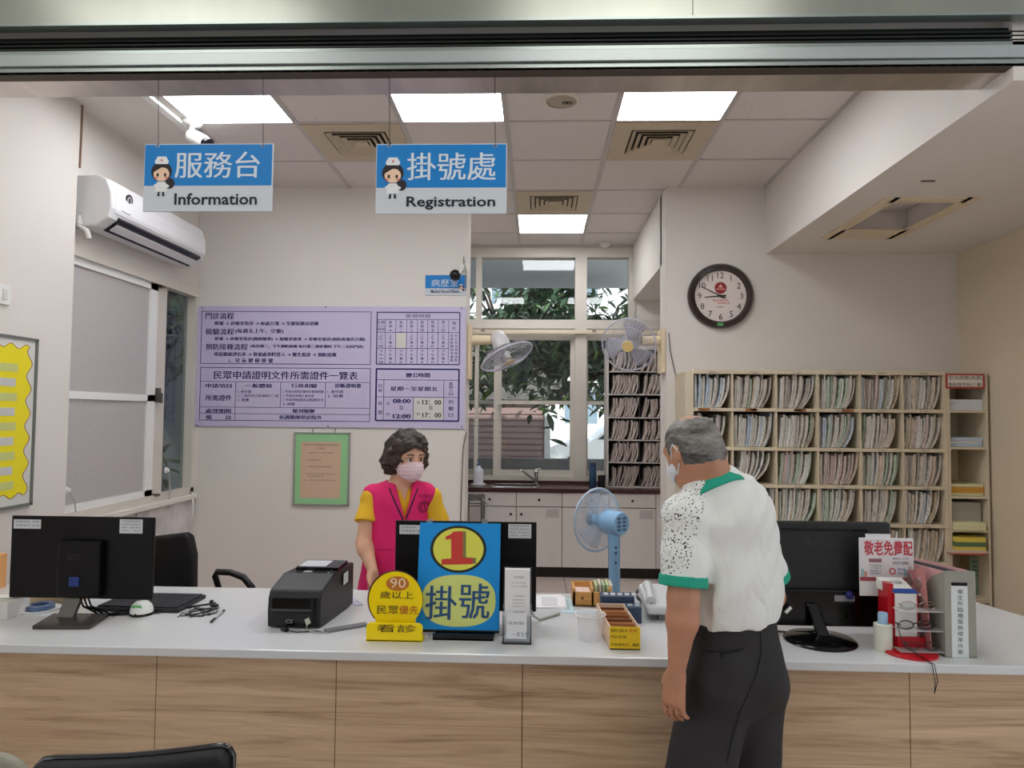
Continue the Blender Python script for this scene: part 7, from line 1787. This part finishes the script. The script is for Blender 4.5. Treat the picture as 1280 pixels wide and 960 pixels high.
# yellow polo
yshirt = M('yellow_polo', (226, 178, 40), .85, bump=.1, bscale=30)
T_ = SDF((-1.15, 3.1, .55), (-.3, 3.9, 1.35), .006)
T_.cap(P(500, 632), P(497, 738), .128, .14, k=.05, thin=Fc, ratio=.74); T_.cap(LS, RS, .046, k=.05)
for sh, el in ((RS, ER), (LS, EL)):
    sh = np.array(sh); el = np.array(el); hm = sh+(el-sh)*.56; T_.cap(sh+np.array((0, 0, -.02)), hm, .046, .064, k=.025); dd = (el-sh)/np.linalg.norm(el-sh)
    T_.fn(lambda x, y, z, hm=hm, dd=dd: np.maximum(-((x-hm[0])*dd[0]+(y-hm[1])*dd[1]+(z-hm[2])*dd[2]), np.sqrt((x-hm[0])**2+(y-hm[1])**2+(z-hm[2])**2)-.1))
lc = V3((Fc.y*-1, Fc.x, 0)).normalized(); vz = P(504, 652)[2]; vc = P(503, 640)
def vneck(zv, sl, zoff=0):
    def f_(x, y, z):
        u = (x-vc[0])*lc.x+(y-vc[1])*lc.y; fr = (x-vc[0])*Fc.x+(y-vc[1])*Fc.y
        return np.maximum(np.maximum(np.abs(u)-sl*(z-zv), -fr-.0+zoff), zv-z)
    return f_
T_.fn(vneck(P(504, 626)[2], .30)); T_.cap(P(500, 590), P(499, 612), .062, .06, op='sub')
T_.build('yellow_shirt', yshirt, root2)
# vest
pinkm = M('pink_vest', (226, 34, 110), .8, var=.05, vscale=5, bump=.2, bscale=14)
W_ = SDF((-1.15, 3.1, .5), (-.3, 3.95, 1.36), .006)
W_.cap(P(501, 634), P(498, 690), .150, .158, k=.05, thin=Fc, ratio=.76); W_.cap(P(498, 690), P(492, 742), .158, .182, k=.05, thin=Fc, ratio=.82)
W_.cap(P(531, 617), P(467, 619), .058, k=.04)
for sgn, sh in ((-1, RS), (1, LS)):
    sh = np.array(sh); ctr = sh+np.array((sgn*.07, 0, -.105)); W_.ell(ctr, (.055, .13, .10), op='sub')
W_.fn(vneck(P(504, 648)[2], .235)); W_.cap(P(500, 585), P(499, 608), .062, .06, op='sub')
W_.plane((0, 0, P(490, 741)[2]), (0, 0, -1))
W_.fn(lambda x, y, z: .003*np.sin(34*x+16*z+4*np.sin(11*z))*np.clip((1.2-z)*4, 0, 1), 'add')
W_.build('pink_vest', pinkm, root2)
pip = M('piping_navy', (40, 30, 56), .7)
def tracec(pts, r, name, m, bvh, Yd=0, off=.001):
    mb = MB(); mb.v = [tuple(at(x, y, Y=YP-.2)) for x, y in pts]; conform(mb, bvh, V3(mb.v[len(pts)//2])-V3((0, 0, CAM_H)), off); return MB().tube(mb.v, r, n=5).build(name, m, root2)
tracec([(483, 599), (487, 611), (492, 624), (498, 637), (505, 652)], .004, 'piping', pip, W_.bvh)
tracec([(526, 600), (522, 611), (517, 624), (512, 637), (506, 652)], .004, 'piping', pip, W_.bvh)
tracec([(456, 608), (458, 616), (461, 625), (465, 634)], .0035, 'piping', pip, W_.bvh); tracec([(546, 606), (546.5, 618), (545.5, 632)], .0035, 'piping', pip, W_.bvh)
tracec([(464, 686), (475, 687), (485, 687), (492, 687)], .002, 'pocket_seam', M('seam_pink', (170, 20, 80), .8), W_.bvh)
tracec([(504, 655), (504, 680), (503, 705), (502, 730)], .003, 'front_seam', M('seam_pink', (170, 20, 80), .8), W_.bvh)
orl = M('lanyard_orange', (238, 84, 40), .6)
tracec([(510, 618), (508, 632), (506.5, 645), (506, 660)], .006, 'lanyard', orl, W_.bvh, off=.006); tracec([(503, 624), (504, 638), (506, 650), (508, 664)], .005, 'lanyard', orl, W_.bvh, off=.006)
emb = M('print_maroon', (110, 20, 60), .7)
mb = MB(); mb.tpx('衛生保健志工', 523, 618, 541, 622, YP-.2); conform(mb, W_.bvh, V3(at(532, 620, Y=YP))-V3((0, 0, CAM_H)), .002); mb.build('vest_print', emb, root2)
mb = MB()
c_ = at(530.5, 634, Y=YP-.2); q = YP/F_PX*.94
for a0, a1, r in ((-.5, 4.4, 7.5), (0, 6.28, 5.2)):
    pts = [(c_.x+r*q*math.cos(a0+(a1-a0)*k/24), c_.y, c_.z+r*q*math.sin(a0+(a1-a0)*k/24)) for k in range(25)]
    m2 = MB(); m2.v = pts; conform(m2, W_.bvh, V3(c_)-V3((0, 0, CAM_H)), .0015); mb.tube(m2.v, .0022, n=4)
m2 = MB(); m2.v = [(c_.x, c_.y, c_.z+5*q), (c_.x, c_.y, c_.z), (c_.x+2*q, c_.y, c_.z-4*q)]; conform(m2, W_.bvh, V3(c_)-V3((0, 0, CAM_H)), .0015); mb.tube(m2.v, .0026, n=4); mb.build('vest_emblem', emb, root2)
# dark trousers and shoes
Q = SDF((-1.1, 3.2, .03), (-.35, 3.85, .86), .008); dkb = M('navy_trousers', (34, 40, 60), .8, var=.1)
Q.cap(P(477, 750), P(517, 750), .122, k=.05)
for s_ in (-1, 1): h = P(497+s_*20, 760); Q.cap(h, (h[0], YP+.02, .42), .095, .075, k=.03); Q.cap((h[0], YP+.02, .42), (h[0], YP+.04, .08), .075, .065, k=.03)
Q.plane((0, 0, .05), (0, 0, -1)); Q.build('trousers', dkb, root2)
for s_ in (-1, 1):
    h = P(497+s_*20, 760); a = np.array((h[0], YP+.04, .045)); f_ = np.array(Fc); Z_ = SDF((a[0]-.14, a[1]-.28, -.005), (a[0]+.2, a[1]+.12, .12), .006)
    Z_.cap(a-f_*.03, a+f_*.12, .042, .034, k=.02); Z_.plane((0, 0, .003), (0, 0, -1)); Z_.build('shoe', shoe, root2)
for me_ in list(bpy.data.meshes):
    if me_.users == 0: bpy.data.meshes.remove(me_)
